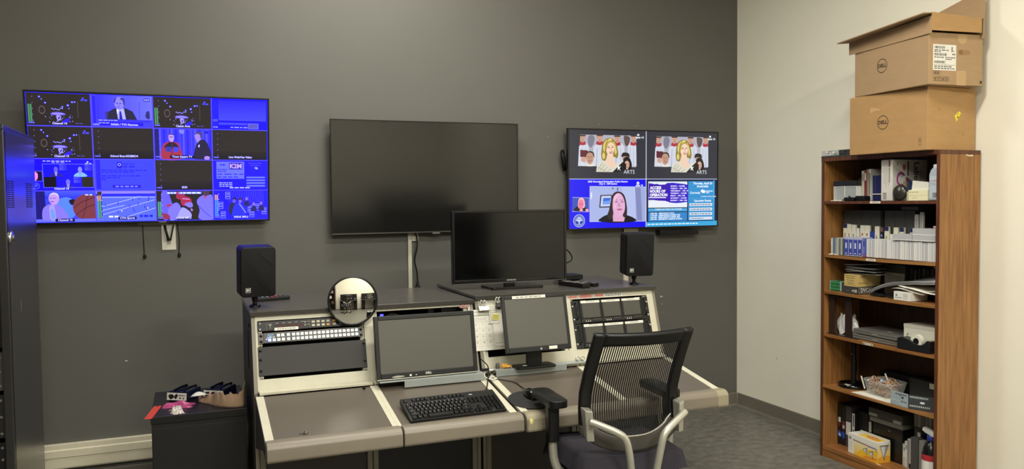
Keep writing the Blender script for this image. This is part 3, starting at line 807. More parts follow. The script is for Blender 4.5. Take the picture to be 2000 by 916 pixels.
# programme guide
ox, oy, f = tile(3, 2)
bg(ox, oy, '#2014f2'); p.rect(ox + 20, oy + 8, ox + 170, oy + 104, '#6a74f8'); p.rect(ox + 88, oy + 14, ox + 160, oy + 52, '#3a2a8a'); p.text('K2M', ox + 124, oy + 34, 34, '#c8a4c0', bold=.04); p.bars(ox + 40, oy + 22, 26, 8, '#2a22b0', 2, 3)
for y, ww in ((50, 50), (60, 46), (76, 140), (92, 110)): p.bars(ox + 26, oy + y, ww, 5, '#241ca8', 4, y)
for y in (124, 134, 144): p.bars(ox + 34, oy + y, 70, 5, '#a8b0ff', 4, y)
for k in range(4): p.rect(ox + 182, oy + 92 + 16 * k, ox + 284, oy + 101 + 16 * k, '#6d7af8')
p.bars(ox + 195, oy + 14, 70, 5, '#4a48e8', 4, 9); p.bars(ox + 205, oy + 26, 50, 5, '#4a48e8', 3, 2); p.blob([f(226, 40), f(240, 38), f(246, 48), f(234, 50)], '#9aa4ff'); p.bars(ox + 90, oy + 152, 110, 6, '#c8caff', 4, 5)
# presenter with sports balls
ox, oy, f = tile(0, 3)
bg(ox, oy, '#3a44f0'); p.rect(ox + 2, oy + 2, ox + 60, oy + 150, '#221a60'); p.rect(ox + 60, oy + 2, ox + 297, oy + 40, '#4a5cf6', '#2a30d8')
p.blob([f(112, 60), f(150, 34), f(190, 46), f(208, 90), f(190, 140), f(140, 140)], '#5a86f4'); p.blob([f(172, 50), f(196, 44), f(206, 58), f(198, 76), f(178, 72)], '#1a1426')
p.ell(ox + 262, oy + 90, 74, 74, '#7e3a3a', 30)
p.rect(ox + 297, oy + 10, ox + 300, oy + 166, '#2f28e8')
p.line([f(190, 92), f(230, 60), f(296, 34)], 3, '#33182a'); p.line([f(200, 130), f(250, 90), f(296, 74)], 3, '#33182a'); p.line([f(230, 150), f(250, 90), f(262, 18)], 3, '#4a2230')
p.rect(ox + 2, oy + 150, ox + 297, oy + 166, '#6a72f6'); p.blob([f(42, 150), f(46, 96), f(74, 72), f(108, 68), f(142, 96), f(164, 140), f(150, 152), f(60, 154)], '#8a7ac8'); p.blob([f(76, 90), f(86, 74), f(100, 76), f(104, 150), f(80, 152)], '#a89ae0'); p.poly([f(82, 100), f(94, 96), f(102, 130), f(92, 160), f(82, 136)], '#6fa0f0')
p.blob([f(76, 38), f(84, 16), f(106, 10), f(124, 24), f(124, 50), f(112, 70), f(94, 72), f(80, 58)], '#c49ac0'); p.rect(ox + 82, oy + 36, ox + 92, oy + 40, '#6a4a78'); p.rect(ox + 98, oy + 36, ox + 108, oy + 40, '#6a4a78'); p.rect(ox + 84, oy + 54, ox + 100, oy + 58, '#7a3a68'); p.blob([f(82, 24), f(96, 9), f(118, 14), f(126, 34), f(122, 30), f(108, 19), f(92, 20)], '#d8c8e8')
p.bars(ox + 250, oy + 18, 34, 7, '#c8d4ff', 2, 4); cap(ox, oy, 'Channel 19', 156, 148)
# sports court
ox, oy, f = tile(1, 3)
bg(ox, oy, '#5a6cf8'); p.rect(ox + 2, oy + 2, ox + 297, oy + 16, '#8f84f6'); p.rect(ox + 2, oy + 16, ox + 297, oy + 30, '#2a28b8'); p.rect(ox + 2, oy + 34, ox + 297, oy + 38, '#a8b4ff')
for a, b_ in (((30, 130), (296, 50)), ((100, 160), (296, 96)), ((30, 86), (220, 32)), ((30, 106), (140, 80))): p.line([f(*a), f(*b_)], 2.5, '#c8d0ff')
rnd = random.Random(5)
for k in range(16):
    x, y = rnd.uniform(40, 270), rnd.uniform(40, 120); p.ell(ox + x, oy + y, 2.4, 7, rnd.choice(['#2c2aa0', '#e0e4ff', '#3c3cb8']), 8); p.ell(ox + x, oy + y - 9, 2, 2.4, '#302c80', 6)
p.rect(ox + 8, oy + 4, ox + 30, oy + 150, '#1c1668'); p.rect(ox + 8, oy + 4, ox + 28, oy + 26, '#3c3430'); meter(ox, oy, True, '#4fa06a', 54, '#d8d5f4', True); p.bars(ox + 60, oy + 136, 50, 10, '#dfe4ff', 2, 6); p.bars(ox + 215, oy + 134, 66, 12, '#1c1ab0', 3, 3); cap(ox, oy, 'CTN Sports', 150, 152)
# football players
ox, oy, f = tile(2, 3)
bg(ox, oy, '#28221e'); p.blob([f(30, 10), f(60, 6), f(82, 70), f(92, 100), f(70, 150), f(40, 166), f(28, 120)], '#6a60e8'); p.blob([f(60, 110), f(86, 76), f(112, 70), f(130, 110), f(110, 156), f(70, 166)], '#8078f0'); p.blob([f(30, 128), f(60, 132), f(70, 156), f(36, 160)], '#96304a'); p.blob([f(50, 82), f(70, 74), f(82, 84), f(58, 92)], '#a83858')
p.blob([f(104, 40), f(110, 20), f(132, 14), f(150, 26), f(148, 44), f(124, 52)], '#a82c44'); p.blob([f(128, 70), f(132, 46), f(154, 34), f(180, 46), f(182, 70), f(162, 84), f(140, 86)], '#b02c48'); p.line([f(136, 46), f(174, 50)], 3, '#e8b8c8'); p.blob([f(146, 76), f(182, 66), f(190, 90), f(170, 96)], '#8a7ab8')
p.blob([f(112, 150), f(126, 106), f(142, 96), f(176, 122), f(178, 150)], '#a8a4f8'); p.blob([f(178, 100), f(192, 110), f(182, 118)], '#a07a98')
p.blob([f(212, 60), f(240, 30), f(270, 28), f(296, 36), f(296, 164), f(222, 160), f(226, 110)], '#7a74f0'); p.poly([f(244, 30), f(270, 30), f(258, 52)], '#b05070'); p.blob([f(244, 2), f(278, 2), f(276, 24), f(258, 32), f(246, 22)], '#4a3a44'); p.line([f(214, 80), f(250, 120), f(284, 150)], 3, '#3a2f68')
p.rect(ox + 56, oy + 8, ox + 238, oy + 20, '#6a8af8'); p.bars(ox + 60, oy + 10, 172, 8, '#e8ecff', 9, 4); p.rect(ox + 104, oy + 8, ox + 120, oy + 20, '#b04868'); meter(ox, oy, True, '#4fa06a', 62, '#d8d5f4'); cap(ox, oy, 'SPEAK MPLS', 154, 142, False)
# crowd with placards
ox, oy, f = tile(3, 3)
bg(ox, oy, '#2418ea')
for k in range(20): p.line([f(80 + k * 10, 4), f(86 + k * 10, 70)], 1.6, '#5a58f8')
for k, (x, y) in enumerate([(40, 86), (78, 30), (200, 108), (240, 98), (210, 136), (278, 120), (52, 140)]): p.rect(ox + x - 13, oy + y - 20, ox + x + 13, oy + y + 20, '#3a36f0'); p.box(ox + x - 13, oy + y - 20, ox + x + 13, oy + y + 20, 2, '#8d90fc'); p.bars(ox + x - 9, oy + y - 12, 18, 6, '#8d90fc', 2, k); p.bars(ox + x - 9, oy + y + 2, 18, 6, '#8d90fc', 2, k + 9)
p.blob([f(82, 110), f(90, 78), f(110, 70), f(130, 84), f(128, 130), f(92, 140)], '#2e2c46'); p.blob([f(100, 60), f(108, 40), f(124, 44), f(124, 62), f(110, 68)], '#2c2648'); p.ell(ox + 112, oy + 62, 9, 11, '#6a5ad8', 12)
p.blob([f(104, 150), f(112, 88), f(136, 72), f(164, 84), f(180, 116), f(170, 150)], '#2c34e8'); p.line([f(140, 76), f(176, 130)], 6, '#8d90fc'); p.blob([f(132, 58), f(140, 44), f(156, 46), f(160, 62), f(146, 70)], '#40284a'); p.ell(ox + 146, oy + 64, 9, 10, '#7a64d8', 12)
for x, y in ((220, 80), (262, 76), (182, 50)): p.ell(ox + x, oy + y, 8, 10, '#8a6ad0', 12); p.blob([f(x - 16, y + 40), f(x - 8, y + 12), f(x + 10, y + 12), f(x + 16, y + 40)], '#2a2458')
meter(ox, oy, True, '#4f90a0', 54, '#d8d5f4', True); cap(ox, oy, 'SPEAK MPLS', 154, 150, False)
# tile frames
for c in range(1, 4): p.rect(c * 300 - 2.5, 0, c * 300 + 2.5, 675, '#5a50e0')
for r_ in range(1, 4): p.rect(0, r_ * 168.75 - 2, 1200, r_ * 168.75 + 2, '#5a50e0')
tv1 = wall_tv('large wall television left of the others, lit deep blue with sixteen tiled pictures', (-.174, 4.985, 1.487), 1.236, .722, (R(11), 0, 0), .010)
for it in p.items: it[2][:] = [(c[0] / 3, c[1] / 3, c[2] / 3 + .667 * c[2] ** 1.5) for c in it[2]]
p.front('picture', tv1, SCREEN_B, -.618 + .010, .712, 1.216, .702, .0038, eps=.00008)
B().text('TOSHIBA', .010, .0005, 0, Matrix.Translation((.03, 0, .0045)), .02).done('maker_mark', M('mark_silver', '#a8a6a0', .4), tv1)
B().box((-.10, .03, -.018), (.06, .05, -.004)).done('sensor_bar', M('grey_bracket', '#77736a', .5), tv1)

# --- middle set: switched off
tv2 = wall_tv('large dark switched-off wall television in the middle, above the desk screen', (1.428, 4.975, 1.393), 1.238, .711, (R(1.0), 0, 0), .006)
B().box((.02, -.001, -.010), (.07, .014, .002), 0, .002).done('sensor', M('sensor_grey', '#6a6862', .4), tv2)
B().box((-.619, -.0012, 0), (.619, .004, .007)).done('lower_lip', M('brushed_lip', '#5b5852', .35, .6), tv2)

# --- right set: four pictures
H4 = homog([(1110.6, 253.2), (1400, 259.5), (1399.4, 439.7), (1115.5, 447)], [(0, 0), (1200, 0), (1200, 675), (0, 675)])
def c7(x, y): return H4(1120 + x / 4.58, 250 + y / 4.58)
def c2(x, y): return H4(1080 + x / 3.663, 230 + y / 3.663)
p = Pic(1200, 675)
p.rect(0, 0, 1200, 675, '#30313a')
def choir(dx):
    def f(x, y):
        a, b_ = c7(x, y); return (a + dx, b_)
    def P(pts, c): p.poly([f(*q) for q in pts], c)
    def O(pts, c): p.blob([f(*q) for q in pts], c)
    def E_(x, y, rx, ry, c, n=18):
        p.poly([f(x + rx * math.cos(2 * PI * k / n), y + ry * math.sin(2 * PI * k / n)) for k in range(n)], c)
    P([(57, 62), (557, 70), (557, 354), (60, 344)], '#a9a9b6')
    for x, s in ((92, 48), (232, 60), (402, 55), (520, 42)):        # white robes
        P([(x - s, 345), (x - s * .9, 170), (x - 24, 140), (x + 24, 140), (x + s * .9, 170), (x + s, 347)], '#c9cddb')
        P([(x - s * .5, 345), (x - s * .4, 180), (x - s * .3, 180), (x - s * .36, 345)], '#a4aabf'); P([(x + s * .3, 345), (x + s * .26, 180), (x + s * .36, 180), (x + s * .46, 345)], '#aeb4c6')
    for x, y, hw in ((80, 96, 24), (232, 94, 27), (387, 100, 26), (531, 98, 22)):
        P([(x - hw - 6, y + 56), (x - hw, y + 28), (x + hw, y + 28), (x + hw + 6, y + 56), (x, y + 64)], '#a83240')
        P([(x - hw, y - 30), (x + hw, y - 29), (x + hw - 2, y + 12), (x + 8, y + 36), (x - 8, y + 36), (x - hw + 2, y + 12)], '#c79a86')
        P([(x - hw - 2, y - 32), (x + hw + 2, y - 31), (x + hw, y - 18), (x - hw, y - 18)], '#4a342c')
        E_(x - 9, y - 4, 4, 2.5, '#3a2a28', 8); E_(x + 9, y - 4, 4, 2.5, '#3a2a28', 8); E_(x, y + 18, 8, 3, '#6e3436', 8)
    O([(130, 80), (160, 66), (185, 90), (176, 150), (150, 180), (128, 140)], '#77788a'); O([(445, 80), (470, 72), (500, 90), (490, 150), (460, 160)], '#5b4a48')
    P([(60, 200), (128, 205), (126, 270), (62, 262)], '#5d2430'); O([(72, 270), (100, 262), (112, 290), (92, 318), (72, 300)], '#c79a86')
    P([(66, 300), (112, 318), (104, 342), (62, 340)], '#cfd2da')
    O([(112, 345), (120, 318), (148, 312), (176, 320), (190, 345)], '#d9d6cf'); O([(112, 258), (126, 220), (150, 212), (176, 226), (182, 262), (174, 304), (150, 330), (124, 312)], '#b98f78')
    O([(110, 262), (118, 222), (150, 210), (180, 226), (186, 268), (176, 252), (168, 232), (140, 224), (122, 236)], '#3c3431'); E_(134, 262, 6, 3, '#3a2a28', 8); E_(160, 262, 6, 3, '#3a2a28', 8); P([(143, 268), (151, 268), (154, 284), (140, 284)], '#a57a66'); P([(134, 296), (162, 296), (158, 302), (138, 302)], '#7a4a44')
    O([(428, 262), (436, 228), (464, 222), (494, 234), (496, 268), (470, 262)], '#26211f'); O([(438, 262), (470, 256), (490, 270), (484, 310), (446, 306)], '#a98674')
    O([(444, 372), (440, 300), (462, 262), (496, 270), (516, 310), (520, 352), (500, 384), (460, 386)], '#1f1a1b'); O([(456, 318), (474, 296), (494, 308), (498, 340), (482, 374), (464, 366)], '#caa08c'); E_(470, 328, 5, 2.5, '#33221f', 8); E_(489, 328, 5, 2.5, '#33221f', 8); E_(480, 356, 8, 3, '#8a4848', 8)
    # soprano in front
    O([(250, 200), (254, 148), (276, 110), (318, 92), (352, 104), (376, 140), (392, 190), (398, 240), (388, 274), (362, 262), (330, 280), (300, 262), (282, 298), (256, 284), (246, 240)], '#8f7a32')
    for q in ([(262, 180), (274, 130), (300, 108), (282, 150), (276, 220)], [(352, 120), (372, 160), (384, 220), (370, 240), (364, 180)], [(256, 250), (270, 220), (282, 262), (268, 282)], [(312, 100), (340, 100), (330, 118), (300, 128)]): O(q, '#d8c878')
    P([(300, 240), (352, 238), (364, 300), (390, 330), (330, 372), (250, 320), (292, 292)], '#e6c8b0')
    O([(290, 190), (296, 148), (322, 124), (352, 136), (362, 176), (360, 214), (344, 246), (326, 256), (306, 240), (294, 216)], '#ecccb4')
    O([(286, 196), (292, 140), (322, 116), (350, 124), (364, 160), (350, 140), (326, 132), (304, 150), (298, 186)], '#b09a48')
    E_(313, 178, 9, 4, '#54382e', 10); E_(346, 176, 8, 4, '#54382e', 10); p.line([f(302, 168), f(322, 167)], 3, '#8a6a40'); p.line([f(338, 165), f(354, 166)], 3, '#8a6a40')
    P([(328, 180), (336, 180), (342, 204), (326, 204)], '#d8ac94'); O([(318, 218), (338, 214), (354, 216), (340, 232), (326, 231)], '#9a4a4c'); P([(324, 219), (350, 218), (344, 224), (328, 225)], '#f4e8e0')
    P([(204, 397), (210, 352), (230, 312), (262, 292), (284, 310), (310, 346), (340, 366), (384, 330), (440, 294), (446, 300), (404, 342), (366, 388), (350, 399)], '#d4d0c0')
    for a, b_ in (((216, 384), (262, 316)), ((236, 392), (282, 330)), ((262, 394), (306, 352)), ((220, 356), (290, 392)), ((300, 394), (336, 372))): p.line([f(*a), f(*b_)], 5, '#a9a590')
    P([(350, 399), (404, 342), (446, 300), (470, 330), (470, 386)], '#1c1a1e'); P([(398, 330), (406, 350), (424, 346), (412, 362), (420, 388), (404, 370), (392, 384), (396, 358), (384, 350), (396, 346)], '#e8e8e4')
    a, b_ = f(498, 398); p.text('ARTS', a, b_, 38, '#d5d8e2', bold=.0)
    E_(574, 64, 10, 10, '#e8ebf0'); E_(574, 64, 4, 4, '#9aa0b0'); a, b_ = f(588, 87); p.text('spnn 14', a, b_, 20, '#e8ebf0', bold=.04)
choir(0); choir(600)
# public hearing picture
p.rect(0, 338, 598, 675, '#1206e6')
def O(pts, c): p.blob([c7(*q) for q in pts], c)
def P(pts, c): p.poly([c7(*q) for q in pts], c)
a, b_ = c7(312, 484); p.text('2025 Negotiated Rulemaking Public Hearing', a, b_, 17.5, '#e4e6ff', bold=.03)
a, b_ = c7(315, 503); p.text('Day 2 - AM Session', a, b_, 17.5, '#e4e6ff', bold=.03)
a, b_ = c7(577, 497); p.ell(a, b_, 11, 11, '#e8ebff'); p.ell(a, b_, 4, 4, '#8a90e0'); a, b_ = c7(590, 517); p.text('spnn 16', a, b_, 18, '#e8ebff', bold=.04)
P([(150, 524), (652, 528), (648, 836), (156, 842)], '#b9bde6'); P([(156, 531), (648, 534), (644, 830), (161, 836)], '#a4b0de')
P([(440, 534), (552, 534), (560, 830), (430, 832)], '#b0bbe4'); P([(552, 534), (600, 534), (618, 830), (572, 830)], '#7f86b4'); P([(600, 534), (648, 534), (644, 830), (618, 830)], '#9aa4d6')
P([(246, 604), (346, 600), (346, 712), (238, 716)], '#252a3c'); P([(256, 612), (340, 609), (340, 702), (248, 706)], '#c4cae8'); P([(272, 630), (336, 628), (334, 684), (268, 688)], '#3a6ad0'); P([(270, 660), (335, 650), (334, 684), (268, 688)], '#6a9ae8')
P([(394, 536), (401, 536), (401, 566), (394, 566)], '#2a2430'); O([(350, 540), (360, 538), (358, 550), (352, 550)], '#3a3448'); O([(160, 590), (172, 580), (172, 630), (162, 640)], '#d8dcf4')
O([(240, 836), (262, 802), (310, 778), (360, 772), (440, 770), (492, 784), (540, 804), (562, 834), (400, 850)], '#17151c')
P([(358, 780), (372, 760), (440, 758), (468, 790), (458, 838), (362, 838)], '#d8a4c4')
O([(338, 660), (350, 604), (384, 574), (424, 576), (456, 604), (474, 660), (484, 740), (478, 792), (452, 796), (442, 740), (430, 640), (392, 600), (368, 650), (366, 740), (352, 810), (318, 816), (310, 786), (326, 730)], '#35262c')
O([(356, 668), (364, 618), (392, 588), (424, 592), (448, 624), (464, 680), (462, 740), (440, 784), (408, 796), (374, 782), (358, 730)], '#dba9cb')
O([(366, 640), (392, 600), (420, 604), (392, 616), (376, 660)], '#e8c0dc')
p.line([c7(376, 650), c7(398, 646)], 4, '#8a5a78'); p.line([c7(422, 646), c7(446, 650)], 4, '#8a5a78'); O([(374, 664), (388, 660), (402, 664), (388, 669)], '#7a4a6a'); O([(426, 664), (438, 660), (452, 664), (440, 669)], '#7a4a6a')
P([(408, 672), (418, 672), (426, 708), (402, 708)], '#c48ab0'); O([(394, 730), (412, 724), (440, 726), (434, 736), (404, 738)], '#a85a80'); O([(366, 690), (380, 684), (384, 716), (370, 720)], '#e8b4d0')
P([(0, 621), (148, 626), (150, 756), (0, 752)], '#8a8ee0'); P([(0, 628), (143, 632), (146, 748), (0, 744)], '#3a50b0'); O([(18, 744), (40, 706), (96, 700), (128, 744)], '#1c1826')
O([(50, 690), (58, 640), (84, 626), (106, 650), (112, 700), (100, 720), (60, 720)], '#e8b8b4'); O([(54, 690), (62, 652), (82, 642), (98, 664), (98, 704), (78, 734), (58, 716)], '#e8789a'); O([(64, 744), (82, 722), (96, 744)], '#f0a0b0'); O([(118, 730), (140, 728), (144, 746), (122, 748)], '#f0a0a8'); E0 = c7(66, 684); p.ell(*E0, 5, 3, '#8a3a58', 8); E0 = c7(88, 684); p.ell(*E0, 5, 3, '#8a3a58', 8)
a, b_ = c7(64, 832); p.ell(a, b_, 44, 44, '#c9d4f4', 32); p.ell(a, b_, 40, 40, '#1a3aa8', 32); p.ring(a, b_, 33, 2.5, '#c9d4f4', 28)
p.blob([(a - 26, b_ - 2), (a - 14, b_ - 20), (a, b_ - 25), (a + 15, b_ - 20), (a + 26, b_ - 2), (a + 12, b_ + 2), (a + 4, b_ + 8), (a + 5, b_ + 20), (a - 5, b_ + 20), (a - 4, b_ + 8), (a - 12, b_ + 2)], '#c9d4f4')
for k in range(9): p.ell(a - 18 + 4.5 * k, b_ - 8 - 6 * math.sin(k * .9) ** 2, 2.6, 2.6, '#1a3aa8', 8)
p.bars(a - 20, b_ + 24, 40, 3, '#c9d4f4', 5, 3)
# hours of operation page
p.rect(602, 338, 1200, 675, '#0d1838'); p.rect(618, 352, 942, 540, '#dfe4ee'); p.rect(618, 352, 942, 356, '#8aa0b8')
def O2(x, y): return H4(1250 + x / 4.7, 255 + y / 4.7)
pu = [(78, 486), (110, 490), (134, 496), (150, 492), (180, 500), (228, 498), (248, 484), (300, 482), (352, 488), (400, 492), (442, 502), (440, 656), (380, 664), (330, 668), (280, 664), (230, 648), (170, 646), (120, 640), (78, 642)]
p.poly([O2(*q) for q in pu], '#3a12a8'); p.poly([O2(*q) for q in [(258, 484), (300, 482), (352, 488), (400, 492), (442, 502), (440, 656), (380, 664), (330, 668), (262, 660)]], '#2a12b8')
for s, y in (('ACCESS', 530), ('HOURS OF', 562), ('OPERATION', 596)):
    a, b_ = O2(90, y); p.text(s, a, b_, 27.5, '#f4f6ff', 'l', .045, .95)
p.poly([O2(*q) for q in [(82, 614), (238, 614), (238, 622), (82, 622)]], '#f4f6ff')
for k, (d_, h_) in enumerate([('SUNDAY', 'CLOSED'), ('MONDAY', '2PM - 9PM'), ('TUESDAY', '2PM - 9PM'), ('WEDNESDAY', '2PM - 9PM'), ('THURSDAY', '2PM - 9PM'), ('FRIDAY', 'CLOSED'), ('SATURDAY', '9AM - 5PM')]):
    pass
for k, (d_, h_) in enumerate([('SUNDAY', 'CLOSED'), ('TUESDAY', '4PM - 9PM'), ('WEDNESDAY', '4PM - 9PM'), ('THURSDAY', 'CLOSED'), ('FRIDAY', '4PM - 9PM'), ('SATURDAY', 'CLOSED'), ('MONDAY', '9AM - 5PM')]):
    a, b_ = O2(278, 513 + k * 22); p.text(d_ + '  :  ' + h_, a, b_, 13.5, '#e9dcff', 'l', .04)
p.rect(618, 546, 942, 568, '#4aa0d8'); a, b_ = O2(262, 724); p.text('COMING UP TODAY ON CHANNEL', a, b_, 14, '#d8ecfa', bold=.03)
p.rect(618, 574, 942, 638, '#2f7fc4')
for k, s in enumerate(('10:00 AM -  DEMOCRACY NOW', '11:00 AM -  REIMAGENING SUMMIT 2023', '12:00 PM -  REIMAGENING SUMMIT 2023', '12:30 PM -  MINNESOTA CLIMATE ACTION')):
    a, b_ = O2(98, 763 + 18 * k); p.text(s, a, b_, 14, '#e6f2ff', 'l', .04)
p.rect(950, 352, 1168, 636, '#2f8cc8'); p.rect(950, 428, 1168, 431, '#4aa0d8'); p.rect(950, 478, 1168, 481, '#4aa0d8'); p.rect(1168, 345, 1178, 640, '#3fa6e0')
a, b_ = O2(572, 487); p.text('Thursday, April 25', a, b_, 22, '#eaf4ff', bold=.03)
a, b_ = O2(570, 516); p.text('09:44:34AM', a, b_, 20, '#eaf4ff', bold=.03)
a, b_ = O2(502, 574); p.text('Currently', a, b_, 22, '#eaf4ff', bold=.02)
for x, y, s in ((568, 556, 13), (582, 562, 14), (572, 564, 11)): a, b_ = O2(x, y); p.ell(a, b_, s, s * .8, '#eef4fb')
a, b_ = O2(632, 557); p.text('Saint Paul', a, b_, 15, '#eaf4ff', bold=.03); a, b_ = O2(618, 573); p.text('60\u00b0F', a, b_, 15, '#eaf4ff', bold=.03); a, b_ = O2(624, 606); p.text('Conditions: Partly cloudy', a, b_, 13, '#d8ecfa', bold=.02)
a, b_ = O2(572, 646); p.text('Upcoming Events', a, b_, 21, '#eaf4ff', bold=.03)
for k in range(4):
    y = 512 + 33 * k; p.rect(962, y, 1158, y + 21, '#cfd9e6'); p.bars(972, y + 8, 170 if k != 3 else 110, 6, '#55697e', 7, k)
p.rect(602, 642, 1200, 675, '#35a0d6'); p.bars(612, 654, 420, 8, '#d8ecfa', 14, 5)
p.rect(597, 0, 603, 675, '#c0c8e0'); p.rect(0, 334, 1200, 339, '#aab4d8'); p.rect(597, 334, 603, 339, '#d8e0f0')
tv4 = wall_tv('large wall television on the right, lit with four pictures, two of a choir', (3.033, 4.965, 1.385), 1.238, .70, (R(.6), 0, 0), .009)
p.front('picture', tv4, SCREEN, -.619 + .009, .691, 1.220, .682, .0038, eps=.00008)
B().box((-.02, -.001, -.006), (.02, .012, .001)).done('sensor', TVB, tv4)
# black brackets looking out behind its left edge, and the narrow speaker bar hung beneath
b = B().tube(smooth_path([(2.405, 5.03, 1.93), (2.392, 5.0, 1.90), (2.40, 5.0, 1.84), (2.415, 5.02, 1.80)], 5), .014, 8)
tag(b.done('mount_cable', CABLE), 'black cable loop poking out behind the left edge of the four-picture television', 'cable')
t = thing('sound_bar', 'slim black bar fixed under the right end of the four-picture television', 'speaker bar', (3.32, 5.0, 1.330))
B().box((-.165, -.03, 0), (.165, .035, .036), 0, .006).done('case', BLACK, t)
B().box((-.15, -.0308, .014), (-.10, -.029, .028)).box((.02, -.0308, .012), (.10, -.029, .03)).done('grille', BLACKM, t)
# wall plates, cream raceways and leads
t = thing('wall_plate', 'white wall plate with a socket under the blue-lit television', 'wall plate', (-.115, YB, 1.327))
B().box((-.038, -.007, 0), (.038, 0, .148), 0, .003).done('plate', WHITE, t)
B().frame(-.015, .030, .015, .074, .004, -.009, -.006).box((-.0105, -.010, .034), (.0105, -.006, .070), 1).done('socket', [WHITE, M('socket_grey', '#9a968a', .5)], t)
for k, (xa, xb) in enumerate(((-.134, -.118), (-.088, -.104))):
    b = B().tube(smooth_path([(xa, 5.03, 1.47), (xa * .5 + xb * .5 , 5.012, 1.43), (xb, 5.018, 1.393), (xb, 5.033, 1.385)], 5), .007 if k == 0 else .0045, 8)
    tag(b.done('plug_lead', CABLE), ['thick black lead hanging in front of the white wall plate', 'thin black lead joining the thick one at the white wall plate'][k], 'cable')
for k, (x, z1) in enumerate(((-.245, 1.283), (-.062, 1.285))):
    t = thing('hanging_cord', ['black cord with a loose end hanging left of the white wall plate', 'black cord with a loose end hanging right of the white wall plate'][k], 'cord', (x, 5.041, z1))
    B().tube([(0, 0, .01), (-.003 + .006 * k, 0, .10), (-.006, 0, .20)], .0022, 6).done('cord', CABLE, t)
    B().tube([(0, 0, 0), (.002, 0, .012), (0, 0, .026)], [.008, .009, .004], 8).tube([(.0, 0, .022), (0, 0, .028)], .004, 8, 1).done('plug', [CABLE, STEEL], t)
t = thing('cable_raceway', 'cream cable raceway on the wall under the switched-off television', 'raceway', (1.312, YB, .80))
B().box((-.0125, -.016, 0), (.0125, 0, .578), 0, .002).done('channel', CREAM, t)
B().box((.0135, -.014, .537), (.058, 0, .69), 0, .003).box((-.0125, -.018, .575), (.0125, 0, .66)).done('box_cover', CREAM, t)
b = B().tube(smooth_path([(1.345, 5.022, 1.388), (1.356, 5.018, 1.36), (1.355, 5.012, 1.30), (1.338, 5.016, 1.215), (1.352, 5.016, 1.14), (1.355, 5.012, 1.06)], 6), .0048, 8).tube([(1.355, 5.012, 1.075), (1.353, 5.008, 1.05), (1.35, 5.005, 1.035)], [.008, .012, .010], 8).box((1.335, 4.995, 1.03), (1.372, 5.015, 1.045), 0, .003)
tag(b.done('power_lead', CABLE), 'black power lead hanging beside the cream raceway under the switched-off television', 'cable')
t = thing('cable_raceway', 'cream cable raceway on the wall behind the right speaker', 'raceway', (2.905, YB, .80))
B().box((-.018, -.016, 0), (.018, 0, .585), 0, .002).done('channel', CREAM, t)
B().box((-.018, -.018, .54), (.10, 0, .64), 0, .003).done('box_cover', CREAM, t)

# ------------------------------------------------------------------ tall equipment rack, left edge
RACKM = M('rack_cabinet_black', '#191718', 0.30, var=0.05, vscale=4, spec=0.8, coat=.5)
RACKM.node_tree.nodes['Principled BSDF'].inputs['Coat Roughness'].default_value = .22
t = thing('equipment_rack', 'tall black equipment rack at the left edge, round silver lock on its side', 'rack cabinet', (-1.0, 4.19, 0))
xr, yn, yf, zt_ = .30, -.35, .345, 1.925
B().box((xr - .02, yn + .012, .03), (xr, yf, zt_ - .02), 0, .003).done('side_panel', RACKM, t)
B().box((-.30, yn + .012, .03), (-.28, yf, zt_ - .02), 0, .003).done('side_panel', RACKM, t)
B().box((-.30, yn, zt_ - .02), (xr, yf, zt_), 0, .004).done('top_panel', RACKM, t)
B().box((-.28, yf - .02, .03), (xr - .02, yf, zt_ - .02)).done('back_panel', RACKM, t)
B().box((-.29, yn + .03, 0), (xr - .01, yf - .01, .03)).done('plinth', BLACKM, t)
B().frame(-.30, .03, xr, zt_ - .02, .034, yn, yn + .03, 0, None, .004).done('front_frame', RACKM, t)
v = B()
for y0, y1 in ((3.872, 3.935), (3.948, 4.012), (4.285, 4.36), (4.372, 4.445)):
    for k in range(13):
        zz = 1.583 + k * .0090
        v.box((xr - .001, y0 - 4.19, zz), (xr + .0004, y1 - 4.19, zz + .0048))
v.done('vent_slots', BLACKM, t, kind='stuff')
XY = Matrix.Rotation(R(90), 4, 'Y')
b = B().lathe([(.030, 0), (.030, .006), (.024, .009), (.012, .010), (.012, .014), (0, .014)], 24, 0, Matrix.Translation((xr, 3.905 - 4.19, 1.456)) @ XY).box((xr + .013, 3.902 - 4.19, 1.448), (xr + .0146, 3.908 - 4.19, 1.464), 1)
b.done('lock', [STEEL, BLACKM], t)
p = Pic(10, 30); p.blob([(4, 0), (7, 8), (6, 20), (7, 30), (3, 28), (2, 12)], '#9a7a58')
p.done('scratch', t, PRINT, (xr, 4.072 - 4.19, 1.18), (0, 1, 0), (0, 0, 1), (1, 0, 0), .016, .055)
for k, (z0, z1) in enumerate(((.10, .45), (.46, .60), (.62, .80), (.82, .98), (1.0, 1.85))):
    o = B().box((-.262, yn + .035, z0), (.262, yn + .30, z1), 0, .002).done('rack_insert', [M('insert_grey', '#55524b', .5), RACKB, PANEL, M('insert_grey2', '#4a463f', .5), BLKP][k], t)
    for z in ((z0 + .02, (z0 + z1) / 2, z1 - .02) if k else [z0 + .02 + .035 * j for j in range(10)]):
        B().cyl((.250, yn + .035, z), (.250, yn + .029, z), .0055, 10).done('screw', STEEL, o)
b = B()
for k in range(3):
    b.tube(smooth_path([(.262 - .02 * k, yn + .02, .50 - .05 * k), (.238, yn + .005, .44), (.262 - .03 * k, yn + .01, .36), (.24, yn + .02, .30)], 5), .004, 6)
b.done('patch_leads', CABLE, t, kind='stuff')

